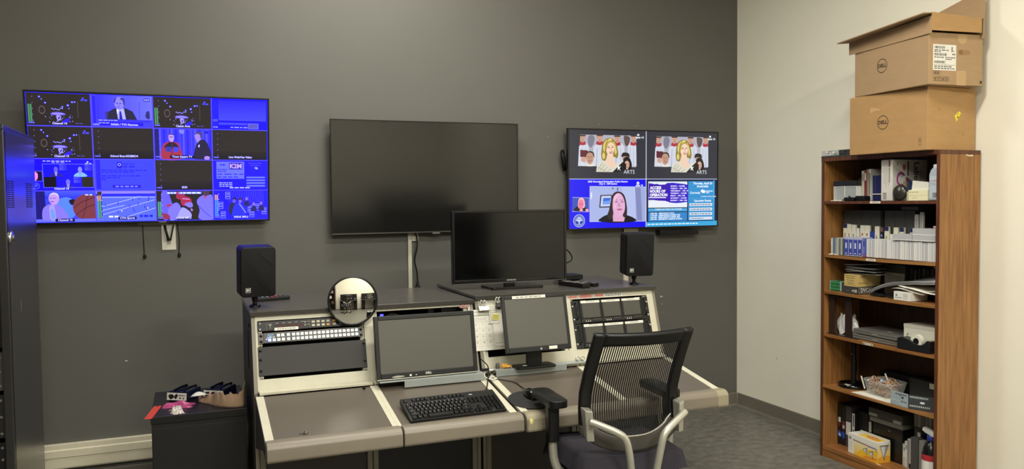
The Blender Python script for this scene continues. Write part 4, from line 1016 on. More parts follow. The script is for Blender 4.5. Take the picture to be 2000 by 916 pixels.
# ------------------------------------------------------------------ low black cabinet and what lies on it
CABM = M('black_cabinet_laminate', '#141213', 0.32, spec=0.5)
t = thing('low_cabinet', 'low black cabinet between the tall rack and the longer console', 'cabinet', (.020, 4.11, 0))
B().box((-.200, -.25, 0), (.200, .25, .615)).done('body', M('black_cabinet_body', '#151314', .45), t)
B().box((-.203, -.258, .617), (.203, .253, .65), 0, .0025).done('top', CABM, t)
B().box((-.197, -.2545, .012), (.197, -.2505, .595), 0, .001).done('door', M('black_cabinet_body', '#151314', .45), t)
ZC = .6502
t = thing('package', 'dark blue wrapped package with white end, on the low black cabinet beside the pink bag', 'package', (-.045, 4.165, ZC), (0, 0, R(-34)), 'packages on the low cabinet')
NAVY = M('glossy_navy_wrap', '#0f1526', 0.18, bump=.25, bscale=60)
def package(t, lab):
    B().hexa([(-.055, -.055, 0), (.055, -.055, 0), (.055, .06, 0), (-.055, .06, 0), (-.05, -.05, .046), (.052, -.05, .046), (.05, .06, .05), (-.05, .06, .05)], 0, .006).done('wrap', NAVY, t)
    B().tube(smooth_path([(-.02, -.05, .05), (-.015, 0, .056), (-.02, .055, .054)], 4), .006, 6, flat=.5).tube(smooth_path([(.03, -.05, .05), (.036, 0, .058), (.03, .055, .054)], 4), .005, 6, flat=.5).done('strap', BLACKG, t)
    p = Pic(110, 40); p.rect(0, 0, 110, 38, '#d9d5cc')
    p.blob([(8, 14), (30, 8), (40, 22), (20, 34)], '#1f1c1c'); p.blob([(40, 20), (52, 6), (62, 12), (50, 32)], '#1f1c1c'); p.bars(66, 10, 36, 6, '#55524c', 3, 2); p.ell(74, 26, 5, 5, '#3a3836'); p.ell(92, 27, 5, 5, '#6a6660')
    p.done('white_end', t, PRINT, (-.0525, -.0588, .041), (1, 0, 0), (0, .1, 1), (0, -1, .1), .105, .037)
package(t, 0)
t = thing('package', 'dark blue wrapped package behind the torn cardboard on the low black cabinet', 'package', (.118, 4.145, ZC), (0, 0, R(-34)), 'packages on the low cabinet')
package(t, 1)
# torn cardboard
t = thing('cardboard_scrap', 'torn curled piece of brown cardboard on the low black cabinet', 'cardboard', (0, 0, 0))
base = smooth_path([(.016, 4.055, 0), (.056, 3.995, 0), (.098, 3.925, 0), (.150, 3.882, 0), (.208, 3.878, 0), (.2155, 3.93, 0)], 5)
hts = [.020, .040, .062, .060, .064, .105]
def cb(u, v):
    i = u * (len(base) - 1); k = min(int(i), len(base) - 2); f = i - k
    x, y = [base[k][a] * (1 - f) + base[k + 1][a] * f for a in (0, 1)]
    j = u * 5; m_ = min(int(j), 4); h = hts[m_] * (1 - j + m_) + hts[m_ + 1] * (j - m_)
    jag = .006 * math.sin(u * 41) + .005 * math.sin(u * 97 + 1)
    return (x + v * (.012 * math.sin(u * 7)) - .0 , y + v * v * (.035 - .03 * u), ZC + .002 + v * (h + jag))
B().grid(cb, 40, 8, 0, True, .002).done('sheet', M('torn_cardboard', '#a5876c', .85, var=.08, vscale=30, bump=.2, bscale=200), t)
def cb2(u, v):
    return (-.020 + .070 * u + .012 * v, 4.045 + .02 * u - .045 * v, ZC + .030 + .02 * math.sin(u * 3) * (1 - v) + .012 * v)
B().grid(cb2, 10, 6, 0, True, .0012).done('torn_lining', PAPER, t)
p = Pic(40, 60)
for k in range(5): p.bars(4 + 7 * k, 6, 3, 44, '#5a4636', 1, k)
# red tag, pink bag, foil
ORNG = M('orange_red_plastic', '#c8402a', 0.4)
o = B().box((-.016, -.115, 0), (.016, .115, .002), 0, .0006).cyl((0, .10, .0018), (0, .10, .0026), .004, 10, 1).done('plastic_tag', [ORNG, BLACKM]); o.location = (-.176, 3.940, ZC); o.rotation_euler = (0, 0, R(-8))
tag(o, 'orange red plastic strip at the front left corner of the low black cabinet', 'strip')
rnd = random.Random(4)
def bagfn(w, d, h, sd):
    r2 = random.Random(sd); ph = [r2.uniform(0, 6) for _ in range(6)]
    def f(u, v):
        x, y = (u - .5) * w, (v - .5) * d
        e = max(0, 1 - (2 * abs(u - .5)) ** 4) * max(0, 1 - (2 * abs(v - .5)) ** 4)
        return (x + .006 * math.sin(9 * v + ph[0]), y + .006 * math.sin(8 * u + ph[1]), .002 + e * h * (.55 + .25 * math.sin(11 * u + 5 * v + ph[2]) + .25 * math.sin(17 * v - 7 * u + ph[3])))
    return f
PINK = M('pink_film', '#c0527e', 0.2, alpha=.72, spec=.6)
o = B().grid(bagfn(.13, .085, .022, 1), 16, 14).done('plastic_bag', PINK); o.location = (-.070, 4.020, ZC + .001); o.rotation_euler = (0, 0, R(-14))
tag(o, 'crumpled pink plastic bag on the low black cabinet', 'bag')
FOIL = M('crumpled_clear_film', '#d5ccc2', 0.22, .35, bump=.3, bscale=80)
o = B().grid(bagfn(.05, .09, .03, 3), 12, 14).done('foil_scrap', FOIL); o.location = (-.078, 3.905, ZC + .001); o.rotation_euler = (0, 0, R(10))
tag(o, 'small crumpled silver wrapper in front of the pink bag', 'wrapper')

# ------------------------------------------------------------------ speakers on the console tops
SPK = M('speaker_black', '#0a090b', 0.5, bump=.25, bscale=700, spec=.3)
def speaker(label, loc, yaw, stand):
    t = thing('speaker', label, 'speaker', loc, (R(5), 0, R(yaw)), 'pair of black speakers')
    w_, h_, d_ = .080, .236, .135
    B().prism(rrect(-w_, 0, w_, h_, .018, 4), 'y', .018, d_ - .03, 0, .0, None, 2).prism(rrect(-w_ + .012, .012, w_ - .012, h_ - .012, .014, 4), 'y', d_ - .03, d_).done('cabinet', SPK, t)
    B().prism(rrect(-w_ + .001, .001, w_ - .001, h_ - .001, .016, 4), 'y', 0, .0178, 0, .010, None, 3).done('grille', SPK, t)
    g = B()
    for a, c in (((-.035, .105), (.052, .022)), ((-.002, .208), (.066, .145))):
        g.tube([(a[0], -.0004, a[1]), (c[0], -.0004, c[1])], .0012, 6)
    g.done('grille_crease', BLACKG, t)
    p = Pic(40, 40); p.rect(0, 0, 40, 40, '#c9c7c2'); p.rect(3, 3, 37, 37, '#141314'); p.text('EV', 20, 20, 25, '#d9d7d2', bold=.06)
    p.front('badge', t, PRINT, -.058, .046, .022, .022, -.0004)
    s = thing('speaker_stand', 'ball-joint bracket under the black speaker at the ' + ('left end' if stand[0] < 1 else 'right end') + ' of the consoles', 'bracket', stand, (0, 0, 0), 'speaker brackets')
    B().lathe([(.026, 0), (.026, .006), (.020, .010), (.016, .012)], 16).cyl((.012, -.014, .008), (.012, -.014, .012), .004, 8, 1).done('foot', [BLACK, STEEL], s)
    B().cyl((0, 0, .010), (0, 0, .032), .010, 12).lathe([(0, .026), (.012, .030), (.016, .038), (.012, .046), (0, .050)], 14).cyl((0, 0, .046), (0, 0, loc[2] - stand[2] - .002), .006, 10).done('ball_joint', BLACKG, s)
    return t
speaker('black speaker standing at the left end of the longer console, its top tinged blue', (.290, 3.905, 1.152), 7, (.278, 3.985, 1.0995))
speaker('black speaker standing at the right end of the other console before a cream raceway', (2.300, 3.835, 1.166), -10, (2.305, 3.905, 1.1155))
# ------------------------------------------------------------------ convex mirror
t = thing('convex_mirror', 'round convex mirror with black rim clipped to the front of the console top', 'mirror', (.700, 3.753, 1.130), (R(-1.2), 0, R(-5)))
MIR = M('mirror_glass', '#f2f0e8', 0.015, 1.0)
Rc, r_ = .92, .109
pr = [(r_ * k / 14.0, 0) for k in range(15)]
RX = Matrix.Rotation(R(90), 4, 'X')      # z of the lathe becomes -y
prof = [(max(r_ * (14 - k) / 14.0, 0.0), math.sqrt(Rc * Rc - (r_ * (14 - k) / 14.0) ** 2) - math.sqrt(Rc * Rc - r_ * r_)) for k in range(15)]
B().lathe(prof, 64, 0, RX).done('mirror_glass', MIR, t)
B().lathe([(.107, -.010), (.1155, -.008), (.1165, .002), (.1135, .006), (.1085, .006), (.1075, .001), (.107, -.010)], 64, 0, RX).box((-.07, .006, -.07), (.07, .0105, .07)).done('rim', BLACK, t)
B().box((-.02, .008, -.055), (.02, .020, -.02), 0, .002).done('mount_clip', BLACK, t)
# ------------------------------------------------------------------ remotes, desk television
def remote(t, L, W_, H_, cols, nx=3, ny=7):
    B().box((-W_ / 2, -L / 2, 0), (W_ / 2, L / 2, H_), 0, .005).done('body', BLACK, t)
    k0 = {}
    for i in range(nx):
        for j in range(ny):
            c = cols(i, j)
            m_ = M('remote_key_' + c[1:], c, .5)
            x, y = -W_ / 2 + W_ * (i + .8) / (nx + .6), -L / 2 + L * (j + 1) / (ny + 1)
            if c in k0: link_copy(k0[c], t, (x, y, H_))
            else:
                o = B().box((-.005, -.0055, 0), (.005, .0055, .0022), 0, .0008).done('key', m_, t); o.location = (x, y, H_); k0[c] = o
t = thing('remote_control', 'black remote with red and white keys lying behind the left speaker bracket', 'remote', (.375, 4.215, 1.0995), (0, 0, R(-76)), 'remote controls')
remote(t, .18, .048, .018, lambda i, j: '#b03028' if j in (3, 4) else ('#cfcdc6' if j in (1, 2) and i < 2 else '#4a4846'))
t = thing('remote_control', 'thick black remote lying in front, beside the dark desk television', 'remote', (1.955, 3.955, 1.1155), (0, 0, R(14)), 'remote controls')
remote(t, .21, .055, .024, lambda i, j: '#8d8a82' if (i + j) % 3 == 0 else '#55534e', 3, 9)
t = thing('remote_control', 'smaller black remote lying partly behind the thick one by the desk television', 'remote', (2.035, 3.975, 1.1155), (0, 0, R(22)), 'remote controls')
remote(t, .16, .046, .018, lambda i, j: '#6d6a62' if j % 3 == 0 else '#3a3836')
t = thing('desk_television', 'black desk television switched off, on its stand on the console top', 'television', (1.636, 4.085, 1.1155))
B().frame(-.338, .030, .338, .424, (.013, .020, .013, .013), 0, .030, 0, None, .003).done('bezel', BLACKG, t)
B().box((-.325, .004, .05), (.325, .012, .411)).done('screen', M('glossy_dark_screen', '#040405', .09, spec=.4), t)
B().box((-.31, .012, .045), (.31, .05, .41), 0, .01).done('back_shell', TVBACK, t)
B().prism(rrect(-.15, -.10, .15, .09, .012), 'z', 0, .012, 0, .002).done('stand_foot', BLACKG, t)
B().box((-.03, .022, .010), (.03, .05, .10), 0, .003).done('stand_neck', BLACK, t)
B().text('SAMSUNG', .012, .0005, 0, Matrix.Translation((0, -.0002, .040)), .02).done('maker_mark', M('mark_silver', '#a8a6a0', .4), t)
B().box((-.338, -.001, .026), (.338, .02, .0305)).done('lower_lip', M('dull_lip', '#4a4946', .4), t)
t = thing('set_top_box', 'flat black box behind the right end of the desk television', 'box', (2.085, 4.30, 1.1155))
B().box((-.07, -.06, .006), (.07, .06, .034), 0, .003).done('case', BLACK, t)
B().box((-.055, -.05, 0), (-.04, .05, .006)).box((.04, -.05, 0), (.055, .05, .006)).done('feet', BLACKM, t)
b = B().tube(smooth_path([(1.965, 4.14, 1.325), (2.01, 4.14, 1.30), (2.035, 4.14, 1.262), (2.02, 4.14, 1.238), (1.965, 4.13, 1.228)], 6), .0038, 8)
tag(b.done('power_lead', CABLE), 'black lead looping out from behind the right edge of the desk television', 'cable')

# ------------------------------------------------------------------ trays, monitors on the consoles
TRAY = M('grey_blue_tray', '#9aa09c', 0.4, .2, var=.04)
t = thing('monitor_tray', 'grey metal tray holding the wide monitor on the second worktop', 'tray', (1.085, 3.62, wz(3.60)))
B().box((-.30, -.035, .034), (.205, .072, .038), 0, .001).box((-.185, -.035, .004), (.205, -.031, .034), 0, .001).done('shelf', TRAY, t)
B().box((-.29, 0, .015), (-.18, .03, .034)).done('support', BLACKM, t)
t = thing('monitor_tray', 'grey metal tray holding the small square monitor on the third worktop', 'tray', (1.55, 3.645, wz(3.62) + .001))
B().box((-.185, -.025, .026), (.195, .048, .030), 0, .001).box((-.185, -.025, .000), (.195, -.021, .026), 0, .001).box((.196, -.008, .024), (.32, .045, .029), 0, .001).done('shelf', TRAY, t)
B().box((-.206, .0, .0165), (-.1865, .006, .025), 0, .003).done('support', BLACKM, t)
SCR = M('grey_matt_screen', '#52514a', 0.38, spec=.45)
# wide monitor leaning on the frame
A1 = math.atan2(.055, .285)
t = thing('wide_monitor', 'wide dark monitor leaning on the second bay above a black keyboard', 'monitor', (1.021, 3.602, .7772), (-A1, 0, 0))
B().frame(-.2445, 0, .2445, .290, (.020, .026, .020, .020), 0, .022, 0, None, .003).done('bezel', BLACK, t)
B().box((-.2245, .003, .026), (.2245, .012, .270)).done('screen', SCR, t)
B().box((-.23, .013, .02), (.23, .040, .275), 0, .006).done('back_shell', BLACK, t)
B().box((-.243, .002, -.0045), (.243, .024, .0002), 0, .001).done('lower_edge', SILVER, t)
p = Pic(300, 26); p.text('DELL', 150, 13, 13, '#cfccc4', bold=.04); p.front('maker_mark', t, PRINT, -.15, .026, .30, .026, -.0002)
p = Pic(120, 20); p.blob([(4, 12), (24, 6), (50, 9), (54, 14), (20, 17)], '#a9a69c'); p.rect(76, 4, 84, 15, '#e4e1d8'); p.rect(100, 7, 106, 12, '#c9c6bc'); p.front('label_scraps', t, PRINT, -.18, .017, .14, .016, -.0003)
b = B()
for k in range(6): b.box((.229, -.0012, .085 + k * .010), (.235, .001, .091 + k * .010), 0, .0005)
b.done('buttons', BLACKG, t, kind='stuff')
# square monitor on a stand
A2 = math.atan2(.065, .265)
t = thing('square_monitor', 'small square dark monitor on a stand in front of the hanging calendar', 'monitor', (1.569, 3.625, wz(3.62) + .0318))
X2 = Matrix.Translation((0, -.07, .091)) @ Matrix.Rotation(-A2, 4, 'X')
B().frame(-.1735, 0, .1735, .277, (.016, .026, .016, .016), 0, .020, 0, X2, .003).done('bezel', BLACK, t)
B().box((-.1575, .003, .026), (.1575, .012, .261), 0, 0, X2).done('screen', SCR, t)
B().box((-.16, .013, .015), (.16, .045, .26), 0, .008, X2).done('back_shell', BLACK, t)
B().box((-.038, -.01, .008), (.038, .018, .13), 0, .002).done('stand_neck', BLACK, t)
B().prism(rrect(-.105, -.045, .105, .055, .02), 'z', 0, .010, 0, .002).done('stand_foot', BLACK, t)
for s_, nm, x, z, w_, h_ in ((0, 'label_strip', -.118, .2755, .178, .014), (1, 'white_label', .052, .021, .044, .015), (2, 'maker_mark', -.02, .020, .06, .014)):
    p = Pic(100, 12)
    if s_ == 2: p.text('acer', 50, 6, 16, '#c4c1b8', sx=.6, bold=.03)
    else:
        p.rect(0, 0, 100, 12, '#dedace')
        if s_ == 0: p.bars(12, 4, 74, 4, '#7d7a72', 6, 3)
    p.done(nm, t, PRINT, X2 @ Vector((x, -.0002, z)), (1, 0, 0), X2.to_3x3() @ Vector((0, 0, 1)), X2.to_3x3() @ Vector((0, -1, 0)), w_, h_)
p = Pic(30, 16); p.rect(0, 0, 30, 16, '#c9c6bc'); p.done('foot_label', t, PRINT, (-.06, .01, .0101), (1, 0, 0), (0, 1, 0), (0, 0, 1), .022, .013)
# odds and ends on the second tray
ZT = wz(3.62) + .0318
o = B().grid(lambda u, v: ((u - .5) * .045 + .006 * math.sin(6 * v), (v - .5) * .03, .004 + .022 * max(0, math.sin(PI * u)) * (.4 + .6 * v) + .004 * math.sin(9 * u)), 10, 8, 0, True, .0015).done('orange_tag', M('orange_tag', '#d89a2c', .5)); o.location = (1.434, 3.66, ZT)
tag(o, 'small folded orange tag on the tray left of the square monitor stand', 'tag')
o = B().lathe([(.010, 0), (.011, .004), (.009, .022), (.006, .026), (0, .027)], 14).done('grey_peg', M('smoky_rubber', '#5a5850', .4)); o.location = (1.392, 3.672, ZT)
tag(o, 'small grey rubber peg on the tray left of the orange tag', 'peg')
t = thing('plug_connectors', 'cluster of dark cable plugs between the two monitor trays', 'plugs', (1.3335, 3.64, wz(3.64) + .008))
B().box((-.022, -.03, .0), (.0, -.006, .014), 0, .003).box((-.028, .012, .016), (.006, .028, .028), 0, .003).cyl((.002, .0, .02), (.022, -.004, .022), .006, 8, 1).done('plug', [BLACK, STEEL], t)
B().tube(smooth_path([(-.01, .0, .01), (-.03, -.02, .012), (-.035, -.05, .0), (-.01, -.07, -.008), (.02, -.06, -.007)], 5), .003, 6).done('lead', WHITE, t)
t = thing('binder_clips', 'two little steel spring clips at the right end of the second tray', 'clips', (1.845, 3.672, ZT - .001))
for dx in (-.014, .014):
    B().tube([(dx + .011 * math.cos(a), -.004, .012 + .009 * math.sin(a)) for a in [2 * PI * i / 12 for i in range(12)]], .0022, 6, 0, True).box((dx - .008, -.002, 0), (dx + .008, .006, .007), 0, .002).done('clip', STEEL, t)
# leads: keyboard lead and mouse lead
b = B().tube(smooth_path([(1.285, 3.62, .83), (1.312, 3.60, .80), (1.315, 3.585, .765), (1.300, 3.56, wz(3.56) + .02), (1.262, 3.48, wz(3.48) + .006), (1.218, 3.425, wz(3.425) + .016)], 6), .0028, 7)
tag(b.done('keyboard_lead', CABLE), 'black keyboard lead running up to the right edge of the wide monitor', 'cable')
b = B().tube(smooth_path([(1.335, 3.60, wz(3.60) + .007), (1.37, 3.57, wz(3.57) + .006), (1.42, 3.53, wz(3.53) + .005), (1.432, 3.47, wz(3.47) + .005), (1.428, 3.415, wz(3.415) + .016)], 6), .0022, 7)
tag(b.done('mouse_lead', CABLE), 'thin black mouse lead running from the second tray down to the mouse', 'cable')
# keyboard
t = thing('keyboard', 'black full-size keyboard on the second worktop under the wide monitor', 'keyboard', (1.047, 3.315, wz(3.315) + .0072), (WROT + R(3), 0, R(1.5)))
KW, KD = .434, .178
B().prism([(-KD / 2, 0), (-KD / 2, .010), (-.045, .016), (KD / 2 - .022, .024), (KD / 2, .024), (KD / 2, 0)], 'x', -KW / 2, KW / 2, 0, .003).done('case', BLACK, t)
B().box((-.175, KD / 2 - .03, -.004), (-.15, KD / 2 - .01, .002)).box((.15, KD / 2 - .03, -.004), (.175, KD / 2 - .01, .002)).done('foot', BLACKM, t)
KEYM = M('black_key', '#0d0d0e', .22)
U_ = .0185
UY = .0240
kc = {}
def key(cx, cy, wu, row):
    z = .0125 + (cy + KD / 2) * .072
    k = round(wu, 2)
    if k not in kc:
        hw = wu * U_ / 2 - .0010
        kc[k] = B().hexa([(-hw, -.0108, 0), (hw, -.0108, 0), (hw, .0108, 0), (-hw, .0108, 0), (-hw + .0022, -.0072, .0085), (hw - .0022, -.0072, .0085), (hw - .0022, .0086, .0085), (-hw + .0022, .0086, .0085)], 0, .0009).done('key', KEYM, t)
        kc[k].location = (cx, cy, z)
        return kc[k]
    return link_copy(kc[k], t, (cx, cy, z))
x0, y0 = -KW / 2 + .008, -KD / 2 + .0135
rows = [[1.25, 1.25, 1.25, 6.25, 1.25, 1.25, 1.25, 1.25], [2.25] + [1] * 10 + [2.75], [1.75] + [1] * 11 + [2.25], [1.5] + [1] * 12 + [1.5], [1] * 13 + [2]]
MARK = []
for r_, row in enumerate(rows):
    x = x0
    for wu in row:
        key(x + wu * U_ / 2, y0 + r_ * UY, wu, r_); MARK.append((x + wu * U_ / 2, y0 + r_ * UY)); x += wu * U_
xn, xp = x0 + 15.25 * U_, x0 + 18.5 * U_
yF = y0 + 5.62 * UY
for j, xo in enumerate([0] + [2 + i for i in range(4)] + [6.5 + i for i in range(4)] + [11 + i for i in range(4)]): key(x0 + (xo + .5) * U_, yF, 1, 5)
for i in range(3):
    for r_ in (3, 4): key(xn + (i + .5) * U_, y0 + r_ * UY, 1, r_)
    key(xn + (i + .5) * U_, y0, 1, 0)
key(xn + 1.5 * U_, y0 + UY, 1, 1)
for r_ in range(5):
    for i in range(4): 
        if not (r_ == 0 and i == 1): key(xp + (i + .5) * U_, y0 + r_ * UY, 1, r_)
p = Pic(300, 60); p.text('DELL', 150, 30, 40, '#c9c7c0', bold=.05)
p.done('maker_mark', t, PRINT, (xn + .002, yF + .008, .0245), (1, 0, 0), (0, 1, .06), (0, -.06, 1), .052, .014)
p = Pic(KW * 1000, KD * 1000)
for x, y in MARK[8:]: p.rect((x + KW / 2) * 1000 - 3.4, (KD / 2 - y) * 1000 - 3.6, (x + KW / 2) * 1000 - .6, (KD / 2 - y) * 1000 + .4, '#a5a39e')
p.done('key_legends', t, PRINT, (-KW / 2, KD / 2, .0125 + KD * .072 + .0087), (1, 0, 0), (0, 1, .072), (0, -.072, 1), KW, KD, kind='stuff')
# mouse and mat
o = B().lathe([(.098, 0), (.1, .0015), (.098, .003), (0, .0031)], 48, 0, None, False).done('mouse_mat', M('black_mat', '#171617', .75, bump=.2, bscale=900)); o.location = (1.412, 3.318, wz(3.318) + .0035); o.rotation_euler = (WROT, 0, 0)
tag(o, 'round black mouse mat on the third worktop beside the keyboard', 'mouse mat')
t = thing('computer_mouse', 'small black computer mouse on the round mat', 'mouse', (1.430, 3.352, wz(3.352) + .0078), (WROT, 0, 0))
def mo(u, v):
    a = 2 * PI * u; ph = v * PI / 2
    rx, ry, rz = .030, .056, .034
    return (rx * math.cos(a) * math.cos(ph) * (1 - .12 * math.sin(a)), ry * math.sin(a) * math.cos(ph), rz * math.sin(ph) * (1 - .18 * math.sin(a) * math.cos(ph)))
B().grid(mo, 28, 10).done('shell', BLACKG, t)
B().tube([(0, .024, .026), (0, .034, .022)], .004, 8).done('wheel', M('wheel_grey', '#6a6866', .4), t)
# calendar, papers and clips on the third bay
def onface(name, label, cat, x, z, dy=0.0, ry=0.0):
    return thing(name, label, cat, FX @ Vector((x, -dy, fz(z))), (-FA, ry, 0))
t = onface('calendar', 'white wall calendar page clipped to the third bay beside the wide monitor', 'calendar', 1.296, .846, .004)
B().box((0, -.0012, 0), (.172, 0, .207)).done('sheet', PAPER, t)
p = Pic(172, 207)
p.rect(0, 28, 172, 33, '#9aa98e'); p.bars(6, 10, 60, 4, '#8f8c82', 4, 3); p.bars(6, 42, 70, 3, '#a9a69a', 6, 4); p.bars(6, 50, 66, 3, '#a9a69a', 6, 5); p.bars(6, 58, 74, 3, '#b9b6aa', 6, 6)
for r_ in range(5): p.rect(0, 66 + r_ * 30, 172, 67.2, '#b5b2a6') if False else p.line([(0, 66 + r_ * 30), (172, 66 + r_ * 30)], 1.0, '#b0ada2')
for c in range(6): p.line([(0 + c * 34, 66), (0 + c * 34, 200)], 1.0, '#b0ada2')
for r_ in range(4):
    for c in range(5): p.text(str(6 + r_ * 7 + c), c * 34 + 17, 66 + r_ * 30 + 10, 12, '#4a4842')
p.front('print', t, PRINT, 0, .207, .172, .207, -.0013)
t = onface('paper_sheet', 'narrow white paper hanging over the calendar behind the square monitor', 'paper', 1.402, .862, .008)
B().box((0, -.001, 0), (.075, 0, .205)).done('sheet', PAPER, t)
p = Pic(75, 205); p.line([(4, 190), (74, 188)], 1.5, '#8a877e'); p.rect(20, 8, 74, 18, '#6d6a62'); p.front('print', t, PRINT, 0, .205, .075, .205, -.0011)
t = onface('paper_strip', 'short white printed slip hanging under the clip left of the square monitor', 'paper', 1.388, .972, .010)
B().box((0, -.001, 0), (.050, 0, .094)).done('sheet', PAPER, t)
p = Pic(50, 94)
for k in range(8): p.bars(5, 8 + 10 * k, 36, 3, '#8f8c82', 4, k)
p.front('print', t, PRINT, 0, .094, .050, .094, -.0011)
t = onface('sticky_note', 'yellow sticky note on the papers left of the square monitor', 'note', 1.400, .990, .013, R(8))
B().box((0, -.001, 0), (.038, 0, .030)).done('sheet', M('yellow_note', '#d8d070', .8), t)
p = Pic(38, 30)
for k in range(4): p.bars(4, 5 + 6 * k, 28, 2.4, '#6f6a38', 4, k)
p.front('print', t, PRINT, 0, .030, .038, .030, -.0011)
for lab, x, z, w_ in (('steel bulldog clip holding the calendar page', 1.360, 1.046, .056), ('steel bulldog clip at the corner of the square monitor', 1.442, 1.056, .036)):
    t = onface('bulldog_clip', lab, 'clip', x, z, .0145 if w_ > .04 else .020)
    B().prism([(-.016, -.012), (-.001, -.012), (-.001, .014), (-.006, .014)], 'x', -w_ / 2, w_ / 2, 0, .002).tube([(-w_ / 2, -.012, -.011), (w_ / 2, -.012, -.011)], .003, 8).done('jaw', SILVER if w_ > .04 else BLACKG, t)
    for s_ in (-1, 1):
        B().tube([(s_ * .008 + .0085 * math.cos(a), -.006, .026 + .014 * math.sin(a)) for a in [2 * PI * i / 16 for i in range(16)]], .0026, 6, 0, True).done('ring_handle', STEEL, t)

# ------------------------------------------------------------------ mesh office chair
SEATF = M('purple_grey_seat_fabric', '#25212a', 0.85, var=.06, vscale=40, bump=.4, bscale=900)
CHB = M('chair_black_plastic', '#0b0b0c', 0.4, spec=.4)
CHG = M('chair_grey_band', '#3f3b35', 0.45)
MESHM = M('black_mesh_fabric', '#0c0b0c', 0.6, spec=.3)
BP = [(.575, -.195), (.62, -.190), (.68, -.172), (.74, -.165), (.80, -.172), (.88, -.208), (.97, -.258), (1.06, -.312)]
def prof_y(z):
    for (z0, y0), (z1, y1) in zip(BP, BP[1:]):
        if z <= z1: return y0 + (y1 - y0) * (z - z0) / (z1 - z0)
    return BP[-1][1]
def bsurf(u, v, off=0.0):
    z = .575 + v * .487
    w_ = .232 - .012 * v
    if v < .10: w_ *= 1 - .10 * (1 - v / .10) ** 2
    z2 = z - .012 * (1 - u * u) * (1 if v > .5 else 1.6) * (1 if v < .2 else .6)
    zz = z2 + (.045 * (1 - v / .2) * abs(u) ** 3 if v < .2 else 0)
    return (w_ * u, prof_y(min(max(zz, .575), 1.06)) + .030 * u * u + off, zz)
def chair(label, loc, rz, group):
    t = thing('office_chair', label, 'chair', loc, (0, 0, rz), group)
    def strip(u0, u1, v0, v1, nu, nv, th=.018):
        f0 = v0 if callable(v0) else (lambda u: v0)
        f1 = v1 if callable(v1) else (lambda u: v1)
        def f(a, b_):
            u = u0 + (u1 - u0) * a
            return bsurf(u, f0(u) + (f1(u) - f0(u)) * b_)
        return f, nu, nv, th
    vb = lambda u: .235 - .105 * (1 - (abs(u) / .80) ** 2.6) if abs(u) < .8 else .235
    b = B()
    for (u0, u1, v0, v1, nu, nv) in ((-1, -.80, .20, 1, 3, 24), (.80, 1, .20, 1, 3, 24), (-.80, .80, .905, 1, 16, 4)):
        f, nu, nv, th = strip(u0, u1, v0, v1, nu, nv); b.grid(f, nu, nv, 0, True, th)
    b.done('back_frame', CHB, t)
    f, nu, nv, th = strip(-1, 1, 0, lambda u: vb(u) if abs(u) < .8 else .205, 28, 6)
    B().grid(f, nu, nv, 0, True, th).done('lower_band', CHG, t)
    B().tube([bsurf(u, vb(u), -.003) for u in [-.8 + 1.6 * k / 30 for k in range(31)]], .0035, 8).done('band_edge', SILVER, t)
    b = B()
    n = 38
    for k in range(n):
        uc = -.80 + 1.6 * (k + .5) / n
        hw = .8 / n * .60
        b.grid(lambda a, c, uc=uc, hw=hw: bsurf(uc + hw * (2 * a - 1), vb(uc) - .01 + (.915 - vb(uc)) * c, .006), 1, 14, 0, False)
    b.done('mesh_fabric', MESHM, t, kind='stuff')
    for s_ in (-1, 1):
        b = B()
        b.hexa([(s_ * .190, -.212, .618), (s_ * .219, -.200, .618), (s_ * .215, -.158, .628), (s_ * .190, -.168, .628), (s_ * .196, -.210, .742), (s_ * .226, -.196, .746), (s_ * .226, -.146, .750), (s_ * .190, -.158, .746)] if s_ > 0 else
               [(s_ * .219, -.200, .618), (s_ * .190, -.212, .618), (s_ * .190, -.168, .628), (s_ * .215, -.158, .628), (s_ * .226, -.196, .746), (s_ * .196, -.210, .742), (s_ * .190, -.158, .746), (s_ * .226, -.146, .750)], 0, .006)
        b.done('side_bracket', SILVER, t)
        B().tube(smooth_path([(s_ * .214, -.222, .706), (s_ * .165, -.247, .686), (s_ * .112, -.270, .661), (s_ * .086, -.277, .636), (s_ * .072, -.278, .59), (s_ * .060, -.272, .52), (s_ * .050, -.255, .445), (s_ * .045, -.17, .408), (s_ * .045, -.05, .400)], 6), .0152, 14).done('back_tube', SILVER, t)
        # arm: silver lower tube, black sleeve, pad
        B().tube(smooth_path([(s_ * .10, .02, .415), (s_ * .20, .02, .415), (s_ * .255, .025, .44), (s_ * .275, .03, .49), (s_ * .280, .03, .575)], 6), .019, 14).done('arm_tube', SILVER, t)
        B().prism(rrect(s_ * .280 - .025, .002, s_ * .280 + .025, .058, .014), 'z', .565, .722, 0, .0).done('arm_sleeve', CHB, t)
        B().prism(rrect(s_ * .268 - .042, -.035, s_ * .268 + .042, .235, .030, 5), 'z', .716, .748, 0, .008, None, 3).done('arm_pad', CHB, t)
    def seat(u, v):
        a, c = 2 * u - 1, 2 * v - 1
        sq = lambda q: math.copysign(abs(q) ** .75, q)
        e = max(abs(a), abs(c))
        return (.250 * a * (1 - .05 * c * c), .035 + .250 * c, .556 - .010 * (1 - a * a) - .045 * max(0, c) ** 4 - .085 * e ** 18)
    b = B().grid(seat, 24, 24)
    b.prism(rrect(-.225, -.200, .225, .265, .06, 5), 'z', .432, .478, 1, .006)
    b.done('seat', [SEATF, CHB], t)
    B().box((-.11, -.10, .385), (.11, .10, .431), 0, .01).done('mechanism', CHB, t)
    B().cyl((0, 0, .10), (0, 0, .38), .026, 16).cyl((0, 0, .09), (0, 0, .20), .036, 16).done('gas_column', CHB, t)
